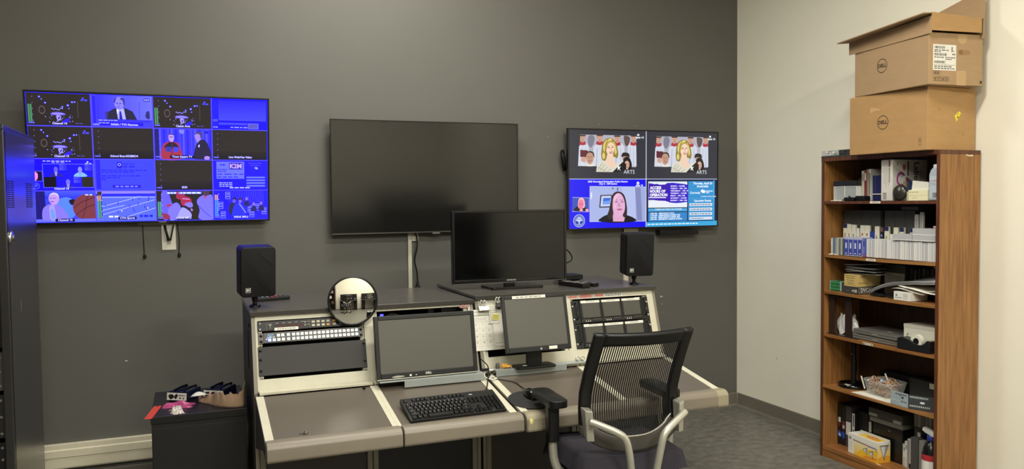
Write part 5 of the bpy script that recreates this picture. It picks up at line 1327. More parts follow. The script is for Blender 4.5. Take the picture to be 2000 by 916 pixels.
    for k in range(5):
        a = 2 * PI * k / 5 + .3
        d = Vector((math.cos(a), math.sin(a), 0))
        B().tube([d * .02 + Vector((0, 0, .115)), d * .16 + Vector((0, 0, .10)), d * .30 + Vector((0, 0, .078))], [.030, .024, .018], 10).done('base_leg', SILVER, t)
        n_ = Vector((-d.y, d.x, 0))
        c = d * .30
        B().cyl(c + n_ * .012 + Vector((0, 0, .028)), c + n_ * .030 + Vector((0, 0, .028)), .028, 16).cyl(c - n_ * .030 + Vector((0, 0, .028)), c - n_ * .012 + Vector((0, 0, .028)), .028, 16).cyl(c - n_ * .012 + Vector((0, 0, .03)), c + n_ * .012 + Vector((0, 0, .03)), .012, 10).cyl(c + Vector((0, 0, .03)), c + Vector((0, 0, .075)), .008, 8).done('caster', BLACK, t)
    return t
ch1 = chair('black mesh-back office chair with silver tubes standing at the right console', (1.692, 3.030, 0), R(-4), 'office chairs')

# ------------------------------------------------------------------ bookcase
def wood(name, c1, c2, stretch=(26, 26, 1.6)):
    m = bpy.data.materials.new(name); m.use_nodes = True
    nt = m.node_tree; bs = nt.nodes['Principled BSDF']
    tc = nt.nodes.new('ShaderNodeTexCoord'); mp = nt.nodes.new('ShaderNodeMapping'); mp.inputs['Scale'].default_value = stretch
    nt.links.new(tc.outputs['Object'], mp.inputs[0])
    n = nt.nodes.new('ShaderNodeTexNoise'); n.inputs['Scale'].default_value = 2.4; n.inputs['Detail'].default_value = 8; n.inputs['Distortion'].default_value = .6
    nt.links.new(mp.outputs[0], n.inputs['Vector'])
    rp = nt.nodes.new('ShaderNodeValToRGB')
    rp.color_ramp.elements[0].position = .34; rp.color_ramp.elements[1].position = .66
    rp.color_ramp.elements[0].color = (*rgb(c1), 1); rp.color_ramp.elements[1].color = (*rgb(c2), 1)
    nt.links.new(n.outputs['Fac'], rp.inputs[0]); nt.links.new(rp.outputs[0], bs.inputs['Base Color'])
    bs.inputs['Roughness'].default_value = .42
    return m
OAK = wood('oak_laminate_upright', '#7c5127', '#9c6d3b')
OAKH = wood('oak_laminate_shelf', '#7c5127', '#9d6e3c', (26, 1.6, 26))
OAKD = wood('dark_oak_edge', '#4c2a17', '#673d22')
OAKE = wood('oak_shelf_edge', '#7a4d26', '#946436', (26, 1.6, 26))
BX0, BX1, BY0, BY1, BZ = 3.580, 3.872, 3.005, 3.836, 1.830
bc = thing('bookcase', 'tall oak bookcase against the cream wall, six crowded shelves', 'bookcase', (3.726, 3.42, 0))
for ya, yb in ((BY0, BY0 + .020), (BY1 - .022, BY1)):
    B().box((BX0 + .002, ya, 0), (BX1, yb, BZ - .002)).done('side_panel', OAK, bc, True)
    B().box((BX0, ya, 0), (BX0 + .0022, yb, BZ - .002)).done('side_edge', OAKD, bc, True)
B().box((BX0 - .001, BY0 - .001, BZ - .022), (BX1, BY1 + .001, BZ), 0, .001).done('top_board', OAKD, bc, True)
B().box((BX1 - .006, BY0 + .02, .02), (BX1 - .001, BY1 - .022, BZ - .02)).done('back_board', wood('oak_back_board', '#3b2613', '#4e331b'), bc, True)
SH = [1.568, 1.245, 1.024, .760, .442, .068]
for k, z in enumerate(SH):
    th = .016 if k != 4 else .012
    sag = [.0, .004, .003, .003, .0, .0][k]
    lo = .045 if k == 5 else z - th
    n = 10
    b = B()
    ys = [BY0 + .020 + (BY1 - .022 - BY0 - .020) * i / n for i in range(n + 1)]
    sg = [-sag * math.sin(PI * i / n) for i in range(n + 1)]
    x0 = BX0 + (.002 if k != 4 else -.004)
    for i in range(n):
        b.hexa([(x0, ys[i], lo + sg[i]), (BX1 - .007, ys[i], lo + sg[i]), (BX1 - .007, ys[i + 1], lo + sg[i + 1]), (x0, ys[i + 1], lo + sg[i + 1]),
                (x0, ys[i], z + sg[i]), (BX1 - .007, ys[i], z + sg[i]), (BX1 - .007, ys[i + 1], z + sg[i + 1]), (x0, ys[i + 1], z + sg[i + 1])])
    s_ = b.done('shelf', [OAKE, OAKH, OAKH, OAKE, OAKH, OAKE][k] if k else OAKD, bc, True)
B().box((BX0 + .006, BY0 + .02, 0), (BX0 + .022, BY1 - .022, .045)).done('kick_board', OAKE, bc, True)
for k, ya, w_ in ((0, 3.462, .075), (1, 3.487, .070), (3, 3.505, .072)):
    p = Pic(70, 14); p.rect(0, 0, 70, 13, '#d8d2c0')
    if k == 3: p.rect(2, 5, 12, 12, '#2a2622'); p.rect(58, 4, 66, 11, '#2a2622')
    p.bars(16, 4, 40, 5, '#8d867a', 4, k)
    p.done('shelf_label', bc, PRINT, (BX0 - .0002 - 3.726 + (0.002), ya - 3.42, SH[k] - .001 - [.0, .004, .0, .003][k]), (0, -1, 0), (0, 0, 1), (-1, 0, 0), w_, .0135)
p = Pic(60, 30); p.blob([(0, 10), (20, 4), (50, 6), (60, 12), (40, 14), (30, 22), (56, 20), (58, 28), (30, 28), (14, 18)], '#d8c8a8')
p.done('chipped_veneer', bc, PRINT, (3.742 - 3.726, BY0 - 3.42, 1.825), (1, 0, 0), (0, 0, 1), (0, -1, 0), .075, .028)

def S(name, label, cat, y, x, z, group=None, yaw=0):
    """thing standing on a shelf: local x runs to the right along the shelf, local y into it"""
    return thing(name, label, cat, (x, y, z), (0, 0, R(-90 + yaw)), group)
def pr(p, name, t, w_, h_, x=0, z=0, y=-.0004, **k):
    return p.front(name, t, PRINT, x, z + h_, w_, h_, y, **k)
CLEARP = M('clear_plastic', '#d8dcd8', 0.12, alpha=.30, spec=.6)
FROST = M('frosted_case', '#c5c4c2', 0.35, var=.05, vscale=12)
def mm(c, r=.5): return M('col_' + c[1:], c, r)
# ---- on top of the bookcase
t = S('wrapped_pack', 'small silver and black shrink-wrapped pack on the bookcase top, left of the boxes', 'pack', 3.850, 3.588, BZ + .001)
B().box((0, 0, 0), (.24, .10, .010), 0, .002).done('base_strip', mm('#3c3c3c'), t)
B().box((.002, .002, .010), (.137, .10, .044), 0, .004).done('pack_half', M('silver_print', '#c8c8c0', .2, .3, bump=.3, bscale=70), t)
B().box((.140, .004, .010), (.238, .10, .042), 0, .004).done('pack_half', M('dark_shiny_print', '#3d3f40', .15, .2, var=.5, vscale=40, bump=.3, bscale=70), t)
p = Pic(135, 34)
rnd = random.Random(2)
for k in range(16): p.ell(rnd.uniform(8, 128), rnd.uniform(5, 30), rnd.uniform(3, 10), rnd.uniform(2, 6), rnd.choice(['#e6e6de', '#9a9c98', '#77807c', '#dcdcd4']), 8)
p.ring(62, 14, 9, 2, '#5b605e', 14); pr(p, 'print', t, .135, .034, .002, .010, .0012)
# cardboard boxes
def dell(p, x, y, r_, c='#2a2420'):
    p.ring(x, y, r_, r_ * .09, c, 36); p.text('DELL', x, y, r_ * .72, c, bold=.03)
t = S('cardboard_box', 'lower plain cardboard box with round logo and yellow sticker on the bookcase', 'cardboard box', 3.560, 3.527, BZ + .001, 'stacked cardboard boxes')
LW, LD, LH = .522, .345, .326
B().box((0, 0, 0), (LW, LD, LH), 0, .003).done('carton', CARD, t)
p = Pic(522, 326); dell(p, 236, 160, 38)
p.box(470, 262, 484, 300, 2, '#6a4e30'); p.ell(477, 275, 3, 5, '#6a4e30', 8); p.blob([(150, 80), (160, 72), (210, 84), (214, 92), (170, 94), (152, 104)], '#bf9a6a'); pr(p, 'print', t, LW, LH)
p = Pic(345, 326); p.poly([(192, 146), (226, 122), (238, 132), (206, 178)], '#e6d23a'); p.line([(206, 146), (224, 134)], 3, '#8d7a20'); p.line([(210, 158), (220, 150)], 8, '#6a5a18'); p.blob([(80, 112), (86, 108), (88, 116), (80, 118)], '#8a6238'); p.blob([(250, 240), (258, 232), (256, 252)], '#96703f')
p.done('side_print', t, PRINT, (LW + .0004, 0, LH), (0, 1, 0), (0, 0, 1), (1, 0, 0), LD, LH)
UW, UD, UH = .535, .345, .262
t = S('cardboard_box', 'upper cardboard box with raised lid, round logo and white shipping label', 'cardboard box', 3.528, 3.530, BZ + .001 + LH + .0012, 'stacked cardboard boxes', -5.2)
B().box((0, 0, 0), (UW, UD, UH), 0, .003).done('carton', CARDT, t)
p = Pic(535, 262); dell(p, 212, 118, 38)
pr(p, 'print', t, UW, UH)
p = Pic(345, 262)
p.rect(26, 60, 172, 190, '#dedad0')
rnd = random.Random(8)
for y, x0, x1 in ((68, 34, 100), (104, 34, 110), (142, 34, 96)):
    x = x0
    while x < x1:
        w_ = rnd.uniform(1, 4); p.rect(x, y, x + w_, y + 13, '#2c2a28'); x += w_ + rnd.uniform(1, 2.5)
for y, x, w_, n in ((86, 34, 90, 4), (94, 34, 40, 3), (122, 34, 60, 4), (122, 104, 62, 5), (131, 108, 36, 3), (168, 34, 110, 6), (178, 34, 128, 7)): p.bars(x, y, w_, 5, '#55524e', n, y)
p.rect(104, 100, 105.5, 188, '#55524e'); p.rect(30, 162, 168, 163.5, '#55524e'); p.rect(142, 70, 150, 96, '#77746e'); p.ell(156, 92, 4, 4, '#8d8a84'); p.bars(148, 104, 18, 7, '#2c2a28', 2, 4)
p.box(30, 194, 70, 212, 1.5, '#4a3c2c'); p.rect(36, 198, 48, 208, '#6a5840'); p.rect(52, 198, 64, 208, '#6a5840')
for k in range(4):
    p.box(30 + 25 * k, 222, 53 + 25 * k, 244, 1.5, '#4a3c2c'); x = 41 + 25 * k
    if k in (0, 2): p.poly([(x - 6, 233), (x, 226), (x + 6, 233), (x + 2, 233), (x + 2, 241), (x - 2, 241), (x - 2, 233)], '#3a2e22')
    elif k == 1: p.poly([(x - 4, 226), (x + 4, 226), (x + 1, 234), (x + 1, 240), (x + 4, 241), (x - 4, 241), (x - 1, 240), (x - 1, 234)], '#3a2e22')
    else: p.rect(x - 2, 226, x + 2, 241, '#3a2e22')
p.blob([(186, 86), (196, 80), (254, 84), (262, 92), (256, 104), (196, 108), (186, 102)], '#97754e'); p.blob([(190, 88), (210, 84), (214, 102), (194, 104)], '#7e5f3e'); p.rect(176, 190, 236, 262, '#b7966c'); p.box(176, 190, 236, 262, 2, '#c3a47c'); p.blob([(182, 8), (238, 6), (236, 40), (214, 52), (190, 44)], '#b7966c'); p.rect(328, 236, 340, 250, '#2c241e'); p.ell(36, 8, 2.5, 2.5, '#6a5030', 8); p.ell(122, 12, 2.5, 2.5, '#6a5030', 8)
p.done('side_print', t, PRINT, (UW + .0004, 0, UH), (0, 1, 0), (0, 0, 1), (1, 0, 0), UD, UH)
# its open lid: an outer cover flap that hangs over the front, a turned-in end and a tall rear flap
th = .005
B().hexa([(-.055, -.078, UH + .045), (UW + .030, -.060, UH + .082), (UW + .020, .02, UH + .090), (-.035, .02, UH + .052), (-.055, -.080, UH + .050), (UW + .030, -.062, UH + .087), (UW + .020, .02, UH + .095), (-.035, .02, UH + .057)]).done('front_flap', CARDT, t)
B().grid(lambda u, v: (-.040 + (UW + .062) * u, -.008 + .004 * math.sin(3 * u), UH - .018 + .008 * u + v * (.072 + .014 * u)), 16, 3, 0, False, .004).done('lid_side', CARDT, t)
B().hexa([(UW + .018, -.006, UH + .004), (UW + .022, -.006, UH + .004), (UW + .020, UD - .03, UH + .006), (UW + .015, UD - .03, UH + .006), (UW + .022, -.006, UH + .092), (UW + .026, -.006, UH + .092), (UW + .020, UD - .03, UH + .080), (UW + .015, UD - .03, UH + .080)]).done('lid_end', CARD, t)
B().hexa([(-.03, .0, UH + .056), (UW + .018, .0, UH + .091), (UW + .018, UD - .02, UH + .080), (-.03, UD - .02, UH + .05), (-.03, .0, UH + .060), (UW + .018, .0, UH + .095), (UW + .018, UD - .02, UH + .084), (-.03, UD - .02, UH + .054)]).done('lid_top', CARDT, t)
B().hexa([(.02, UD - .018, UH + .03), (UW + .02, UD - .018, UH - .02), (UW + .02, UD - .013, UH - .02), (.02, UD - .013, UH + .03), (.02, UD - .020, UH + .125), (UW + .015, UD - .012, UH + .235), (UW + .015, UD - .007, UH + .235), (.02, UD - .015, UH + .125)]).done('rear_flap', CARDT, t)

# ---- shelf one
Z = SH[0] + .0005
t = S('disc_box', 'clear plastic box with black lid on the top shelf, far left end', 'plastic box', 3.780, 3.622, Z)
B().box((.006, .006, .003), (.170, .068, .006)).box((.020, .012, .006), (.155, .064, .080), 0, .004).done('contents', mm('#6d6d68', .4), t)
B().frame(0, .002, .178, .088, .003, 0, .003).box((0, .003, .002), (.003, .072, .088)).box((.175, .003, .002), (.178, .072, .088)).box((.003, .0005, .005), (.175, .0025, .086), 1).box((.086, -.001, .003), (.090, .002, .11), 0).done('clear_walls', [M('clear_edge', '#d0d2cc', .2), CLEARP], t)
B().box((-.002, -.002, .088), (.180, .074, .120), 0, .005).cyl((.09, .02, .12), (.09, .02, .128), .006, 10).cyl((.145, .06, .12), (.145, .06, .132), .009, 10).done('lid', M('dark_lid', '#20221f', .25), t)
B().box((-.010, -.012, 0), (.095, .012, .004)).done('white_card', PAPER, t)
bk = [('#b8b0a0', .020, .175, 'pale book left of the dark red one on the top shelf'), ('#6e2622', .018, .180, 'dark red book on the top shelf'), ('#8a8272', .016, .182, 'grey-brown book right of the dark red one on the top shelf'), ('#d8d4c8', .012, .184, 'white slim book with black lettering on the top shelf')]
y = 3.599
for c, w_, h_, lab in bk:
    t = S('book', lab, 'book', y, 3.656, Z, 'books on the top shelf', 0)
    B().box((.0004, .002, 0), (w_ - .0004, .13, h_), 0, .001).done('cover', mm(c), t)
    B().box((.0015, .004, .003), (w_ - .0015, .1305, h_ + .0005)).done('pages', PAPER, t)
    p = Pic(10, 100)
    if c == '#d8d4c8': p.text('HANDBOOK', 5, 45, 8, '#26241f', rot=PI / 2, bold=.05, sx=1.1) if False else p.bars(2.6, 12, 5, 70, '#2c2a26', 1, 2)
    else: p.rect(2.5, 10, 7.5, 34, '#cfc6b4' if c == '#6e2622' else '#77705f')
    pr(p, 'spine_print', t, w_, h_, 0, 0, .0015)
    y -= w_ + .0006
t = S('blue_box', 'dark blue upright box on the top shelf, between the books and the label box', 'box', 3.527, 3.668, Z)
B().box((0, 0, 0), (.078, .12, .146), 0, .004).box((.018, -.001, .05), (.022, .001, .14), 1).done('case', [mm('#1d2350', .35), mm('#3a4484', .35)], t)
B().box((.004, -.006, .036), (.077, .0, .041)).done('white_edge', WHITE, t)
t = S('cable_tangle', 'black cable and adapter lying before the books on the top shelf', 'cable', 3.690, 3.592, Z)
B().box((.02, .0, 0), (.094, .026, .022), 0, .006).box((.098, .01, 0), (.165, .06, .030), 0, .006).done('adapter', BLACK, t)
B().tube(smooth_path([(.015, -.004, .005), (.03, -.005, .006), (.06, -.004, .005), (.10, -.005, .008), (.05, .01, .028)], 5), .004, 7).done('lead', CABLE, t)
t = S('label_box', 'tall white printed box with coloured picture on the top shelf', 'box', 3.402, 3.600, Z)
B().box((0, 0, 0), (.080, .262, .229), 0, .005).done('carton', mm('#cfcac0', .5), t)
p = Pic(80, 229)
p.rect(52, 4, 64, 40, '#6a4a3e'); p.rect(8, 8, 50, 38, '#b5b0a6')
for k in range(5): p.line([(18 + 9 * k, 44), (18 + 9 * k, 130 + (k % 3) * 14)], 2.2, '#a09b92')
p.rect(56, 44, 62, 128, '#8d867a'); p.rect(14, 184, 40, 220, '#7d7972')
for k in range(4): p.rect(14, 192 + 7 * k, 40, 194 + 7 * k, '#cfcac0')
pr(p, 'print', t, .080, .229)
p = Pic(262, 229)
p.poly([(0, 22), (120, 110), (262, 170), (262, 229), (0, 229)], '#bdb8b0')
p.text('Label', 176, 70, 54, '#4a4452', rot=PI / 2, bold=.02); p.text('Writer', 206, 90, 22, '#6d5a4a', rot=PI / 2); p.bars(108, 10, 12, 80, '#5a545c', 1, 1); p.bars(30, 12, 9, 24, '#8a8590', 1, 2)
p.ell(84, 44, 12, 18, '#b05a66'); p.ring(62, 110, 34, 12, '#8e3a7a', 24, 42); p.ell(88, 116, 22, 26, '#d8d2cc'); p.blob([(92, 130), (110, 120), (116, 150), (96, 160)], '#c89a38'); p.blob([(112, 110), (140, 120), (150, 160), (120, 190), (104, 170)], '#5a6aa0'); p.blob([(100, 100), (116, 104), (112, 124), (98, 120)], '#9a3a34'); p.ell(84, 128, 8, 12, '#a9a4a0')
p.done('side_print', t, PRINT, (.0804, 0, .229), (0, 1, 0), (0, 0, 1), (1, 0, 0), .262, .229)
t = S('tape_reel', 'dark oval leather case leaning against the white printed box on the top shelf', 'case', 3.275, 3.604, Z, None, 12)
B().lathe([(0, -.018), (.030, -.016), (.038, -.008), (.040, 0), (.038, .008), (.030, .016), (0, .018)], 28, 0, Matrix.Translation((0, 0, .0445)) @ Matrix.Rotation(R(-8), 4, 'X') @ Matrix.Scale(1.12, 4, (0, 0, 1)) @ Matrix.Rotation(R(90), 4, 'X')).done('shell', M('brown_black_leather', '#2b2721', .25, bump=.2, bscale=120), t)
t = S('card_box', 'cream box of cards with white slips sticking out on the top shelf', 'card box', 3.220, 3.604, Z)
B().box((.0, 0, 0), (.121, .12, .058), 0, .002).box((-.014, .004, 0), (-.003, .12, .050), 1).done('carton', [mm('#e0d9b4'), mm('#b9b69a')], t)
b = B()
for k in range(4): b.hexa([(.012 + .004 * k, .01 + .026 * k, .0585), (.120, .01 + .026 * k, .0585), (.120, .013 + .026 * k, .0585), (.012, .013 + .026 * k, .0585), (.022, .006 + .028 * k, .108 - .006 * k), (.121, .006 + .028 * k, .098 - .005 * k), (.121, .009 + .028 * k, .098 - .005 * k), (.022, .009 + .028 * k, .108 - .006 * k)])
b.done('slips', PAPER, t, kind='stuff')
p = Pic(128, 58); p.bars(8, 10, 60, 4, '#a9a27c', 4, 3); p.rect(0, 30, 128, 31.5, '#c4bd94'); p.bars(30, 42, 30, 3, '#a9a27c', 2, 3); pr(p, 'print', t, .121, .058)
t = S('spray_bottle', 'pale blue plastic bottle on the top shelf, right end', 'bottle', 3.096, 3.606, Z)
B().prism([(.001, 0), (.064, 0), (.064, .150), (.058, .172), (.03, .178), (.010, .160), (.001, .135)], 'y', 0, .05, 0, .008, None, 3).done('body', mm('#a9b4bb', .3), t)
B().box((.018, .010, .172), (.060, .042, .190), 0, .006).done('cap', mm('#d5d8d6', .4), t)
p = Pic(60, 140); p.rect(6, 6, 54, 130, '#b9c2c8'); p.bars(10, 30, 40, 6, '#a97f8c', 2, 1); p.bars(10, 44, 40, 4, '#8795a4', 4, 2); p.bars(10, 54, 40, 4, '#8795a4', 4, 3); p.rect(24, 100, 48, 126, '#3f464c')
for k in range(4): p.rect(26 + 5 * k, 102, 28 + 5 * k, 124, '#b9c2c8')
pr(p, 'label_print', t, .058, .13, .003, .004, -.0006)

# ---- shelf two: tapes and clear cases
Z = SH[1] + .0005
def case(lab, y, w_, h_, x, z, c, grp, cat='tape case', d_=.075, band=None, txt=None, rough=.4, white=None, dz=0):
    t = S('tape_case', lab, cat, y, x, z + dz, grp)
    B().box((.0005, 0, 0), (w_ - .0005, d_, h_), 0, .0018).done('case', mm(c, rough), t)
    p = Pic(w_ * 1000, h_ * 1000); W_, H_ = w_ * 1000, h_ * 1000; n = 0
    if white: p.rect(W_ * .12, H_ * white[0], W_ * .88, H_ * white[1], white[2]); n = 1
    if band: p.rect(W_ * .06, H_ * band[0], W_ * .94, H_ * band[1], band[2]); n = 1
    if txt:
        for yy, hh, cc in txt: p.rect(W_ * .30, H_ * yy, W_ * .62, H_ * (yy + hh), cc); n = 1
    if n: pr(p, 'spine_print', t, w_, h_)
    return t
ORD = ['first', 'second', 'third', 'fourth', 'fifth', 'sixth', 'seventh', 'eighth', 'ninth', 'tenth', 'eleventh', 'twelfth', 'thirteenth', 'fourteenth', 'fifteenth', 'sixteenth']
y = 3.780
for k, (c, w_) in enumerate((('#c9c6ba', .014), ('#5f6d7c', .018), ('#8c98a0', .014), ('#b5b1a2', .013), ('#6a6f6c', .016), ('#a9a596', .014), ('#4d5150', .014))):
    case(ORD[k] + ' slim case from the left end of the second shelf', y, w_, .100 + .003 * (k % 2), 3.603, Z, c, 'slim cases on the second shelf', white=(.2, .45, '#d8d4c6') if k == 0 else None); y -= w_ + .0004
for k in range(4):
    case(ORD[k] + ' of four blue spined tapes on the second shelf', y, .0345, .110, 3.603, Z, '#a9abc0', 'blue tapes on the second shelf', band=(.12, .95, '#39479a'), txt=[(.30, .30, '#c9cde4'), (.84, .04, '#e4e4ea')]); y -= .0349
case('single blue tape with red foot next to the clear cases on the second shelf', y, .024, .106, 3.603, Z, '#47549c', None, band=(.90, .99, '#b0504a'), txt=[(.42, .4, '#7f8ac4'), (.06, .03, '#d5d8e8')]); y -= .0245
ncl = 16; wcl = (y - 3.040) / ncl
rnd = random.Random(9)
for k in range(ncl):
    t = S('clear_case', ORD[k] + ' frosted clear case counted from the blue tapes on the second shelf', 'tape case', y, 3.603 + rnd.uniform(0, .006), Z, 'clear cases on the second shelf')
    B().box((.0006, 0, 0), (wcl - .0006, .075, .104 + rnd.uniform(0, .003)), 0, .003).done('case', [M('frosted_case_a', '#c4c3c2', .3), M('frosted_case_b', '#b3b2b3', .3), M('frosted_case_c', '#cfcdc8', .3)][k % 3], t)
    B().box((wcl * .30, -.001, .004), (wcl * .42, .001, .10)).done('hinge_ridge', M('frosted_edge', '#dcdcd8', .25), t)
    y -= wcl
def whitebox(lab, y0, y1, z0, z1, x=3.600, d_=.074):
    t = S('flat_case', lab, 'flat case', y0, x, z0, 'flat cases lying on the clear cases')
    B().box((0, 0, 0), (y0 - y1, d_, z1 - z0), 0, .002).done('case', M('frosted_case_b', '#b3b2b3', .3), t)
    B().box((-.001, -.002, 0), (y0 - y1 + .001, .004, .0035)).done('lid_rim', M('frosted_edge', '#dcdcd8', .25), t)
whitebox('flat frosted case lying nearest the middle on top of the clear cases', 3.318, 3.192, 1.3535, 1.387)
whitebox('flat frosted case lying at the right end on top of the clear cases', 3.188, 3.047, 1.3535, 1.384)
whitebox('flat frosted case on top of another at the right end of the second shelf', 3.190, 3.047, 1.3850, 1.420, 3.602)
cx_ = [370, 420, 470, 570, 675, 730, 785, 845, 1205, 1270, 1400, 1450]
cy_ = [3.798, 3.763, 3.729, 3.661, 3.591, 3.555, 3.520, 3.483, 3.268, 3.232, 3.159, 3.130]
def cyv(c): return float(np.interp(c, cx_, cy_)) * .994
back = [(372, 420, 278, 'navy'), (421, 465, 283, 'white'), (470, 517, 287, 'white'), (524, 554, 322, 'small'), (568, 622, 290, 'print'), (623, 675, 290, 'print'), (680, 727, 350, 'blue'), (733, 784, 296, 'white'), (795, 836, 300, 'dark'), (846, 900, 296, 'navy'), (909, 943, 370, 'small'), (953, 1005, 302, 'white'), (1021, 1078, 300, 'navy'), (1140, 1198, 302, 'navy'), (1206, 1250, 168, 'tall'), (1268, 1308, 142, 'tall'), (1342, 1375, 298, 'small'), (1404, 1447, 276, 'red')]
cnt = {}
for a, b_, ty, k in back:
    ya, yb = cyv(a), cyv(b_)
    zt = 1.427 + (285 - ty) * (.066 / 117.0) if ty > 200 else 1.495 + (165 - ty) * .0005
    cnt[k] = cnt.get(k, 0) + 1
    c = {'navy': '#d5d0bc', 'white': '#d8d4c0', 'small': '#d5d3c8', 'print': '#d6d2bd', 'blue': '#2c3a8a', 'dark': '#1d1b20', 'tall': '#b4b3ae', 'red': '#d5cfc2'}[k]
    nm = {'navy': 'white spined tape with navy top', 'white': 'plain white spined tape', 'small': 'short white spined tape', 'print': 'white tape box with small pictures', 'blue': 'short blue tape', 'dark': 'black tape with printed spine', 'tall': 'tall grey-white case', 'red': 'white tape with red mark'}[k]
    n_of = sum(1 for q in back if q[3] == k)
    lab = (ORD[cnt[k] - 1] + ' ' if n_of > 1 else '') + nm + ' in the rear row of the second shelf'
    case(lab, ya, ya - yb, zt - Z, 3.812 - (.12 if k != 'tall' else .13), Z, c, 'tapes in the rear row of the second shelf', d_=.014, band=(0, .14, '#1f2550') if k == 'navy' else ((.02, .16, '#6a4a44') if k == 'dark' else ((.05, .22, '#b05048') if k == 'red' else None)),
         txt=[(.30, .22, '#8f8a78')] if k in ('navy', 'white', 'small') else ([(.26, .08, '#a0584c'), (.42, .10, '#5a7a62')] if k == 'print' else ([(.1, .4, '#8e8d88')] if k == 'tall' else [(.25, .08, '#8090c8')])))
n = 0
for y0, y1, m_ in ((3.790, 3.510, 4), (3.480, 3.270, 3)):
    for k in range(m_):
        w_ = (y0 - y1) / m_
        t = S('grey_binder', ORD[n] + ' dark grey box file at the back of the second shelf', 'box file', y0 - w_ * k, 3.712, Z, 'grey box files at the back of the second shelf')
        B().box((.0006, 0, 0), (w_ - .0006, .14, .268), 0, .003).done('body', M('dark_grey_board', '#43423d', .6, var=.05), t); n += 1
t = S('flat_tape', 'grey slab lying on the box files at the back of the second shelf', 'case', 3.37, 3.722, Z + .2695, None)
B().box((0, 0, 0), (.11, .12, .020), 0, .002).done('case', mm('#55544e'), t)
b = B().blob if False else None
o = B().grid(bagfn(.07, .006, .008, 8), 8, 6).done('torn_paper', M('ivory_scrap', '#e0d8c0', .7)); o.location = (3.5915, 3.745, Z + .0015); o.rotation_euler = (0, 0, R(90))
tag(o, 'torn cream paper scraps on the left front edge of the second shelf', 'scraps')

# ---- shelf three
Z = SH[2] + .0005
t = S('green_pack', 'green and silver pack on the third shelf, left end', 'pack', 3.806, 3.622, Z)
b = B()
for k in range(3): b.box((0, .002, .002 + .019 * k), (.075, .08, .019 + .019 * k), 0, .004)
b.done('green_shell', mm('#2f7a4a', .3), t, kind='stuff')
B().box((.076, .004, 0), (.090, .08, .060), 0, .003).box((.091, .002, 0), (.118, .08, .058), 1, .004).box((-.002, 0, .0), (.0, .08, .058)).done('clasp', [mm('#9aa8a0', .25), mm('#3c4440', .3)], t)
t = S('tape_carton', 'tan and dark grey tape carton on the third shelf under grey papers', 'box', 3.670, 3.602, Z)
B().box((0, 0, 0), (.101, .25, .042)).box((0, 0, .042), (.101, .25, .112), 1).done('carton', [mm('#3a3833', .5), mm('#bfa565', .55)], t)
p = Pic(101, 112); p.bars(6, 6, 80, 5, '#8c7740', 6, 3)
for k in range(3): p.line([(12 + 6 * k, 22 + 14 * k), (30, 16 + 14 * k), (44, 26 + 14 * k), (60, 18 + 14 * k), (82 - 4 * k, 24 + 14 * k)], 2.2, '#4a3c22')
p.bars(8, 58, 86, 3, '#8c7740', 8, 9); p.text('\u00d710', 78, 96, 24, '#d8d2c0', bold=.03); p.bars(10, 92, 34, 6, '#55524a', 3, 3); pr(p, 'print', t, .101, .112)
p = Pic(250, 112); p.text('SONY', 40, 12, 15, '#6a5830', bold=.03); p.poly([(86, 66), (112, 10), (240, 10), (240, 66)], '#cdb880'); p.bars(8, 44, 66, 9, '#957f48', 4, 4); p.box(10, 76, 150, 108, 2, '#b5b0a4'); p.text('DVCAM', 76, 92, 30, '#c9c4b8', bold=.03)
p.done('side_print', t, PRINT, (.1014, 0, .112), (0, 1, 0), (0, 0, 1), (1, 0, 0), .25, .112)
t = S('paper_stack', 'grey sheaf of papers on the tan tape carton', 'papers', 3.665, 3.618, Z + .1125)
b = B()
rnd = random.Random(6)
for k in range(6):
    dx, dy = rnd.uniform(-.012, .012), rnd.uniform(-.01, .01)
    b.grid(lambda u, v, k=k, dx=dx, dy=dy: (dx + .215 * u - .01 * k * .5, dy + .115 * v, .004 + .010 * k + .006 * math.sin(2.2 * u + k) * u + .010 * u * (k % 2)), 8, 3, k % 3, True, .002)
b.done('sheets', [mm('#8a8a82', .7), mm('#6f706b', .7), mm('#a5a59c', .7)], t, kind='stuff')
t = S('label_file', 'dark grey box with white typed label at the back of the third shelf', 'box', 3.528, 3.765, Z)
B().box((0, 0, 0), (.148, .09, .175), 0, .003).done('body', M('dark_grey_board', '#43423d', .6, var=.05), t)
p = Pic(148, 175); p.rect(4, 48, 144, 172, '#b9b6ac')
for k in range(4): p.bars(26, 66 + 12 * k, 90, 4, '#77746c', 6, k)
pr(p, 'label', t, .148, .175)
t = S('black_case', 'narrow black case standing right of the tan carton on the third shelf', 'case', 3.556, 3.768, Z)
B().box((0, 0, 0), (.024, .09, .19), 0, .003).done('body', BLACK, t)
for k, (w_, h_, c) in enumerate(((.022, .16, '#3c3a35'), (.020, .15, '#46433c'), (.018, .16, '#2c2b29'), (.024, .165, '#3f3d38'), (.020, .158, '#302e2b'), (.024, .165, '#45423b'), (.022, .16, '#2b2926'), (.024, .163, '#3d3b37'), (.022, .155, '#46433c'))):
    case(ORD[k] + ' dim tape case in the back right corner of the third shelf', 3.372 - .0275 * k, w_, h_, 3.790, Z, c, 'dim tape cases on the third shelf', d_=.07, txt=[(.3, .5, '#b9b6ac')] if k == 1 else None)
t = S('flat_tape', 'pale flat cases lying on the dim tape cases of the third shelf', 'case', 3.22, 3.795, Z + .1655)
B().box((.0, 0, 0), (.07, .07, .014), 0, .002).box((.012, .005, .0145), (.06, .07, .028), 0, .002).done('case', mm('#8e8d84'), t, kind='stuff')
t = S('magazine', 'curled glossy magazine spread over the right half of the third shelf', 'magazine', 3.545, 3.610, Z)
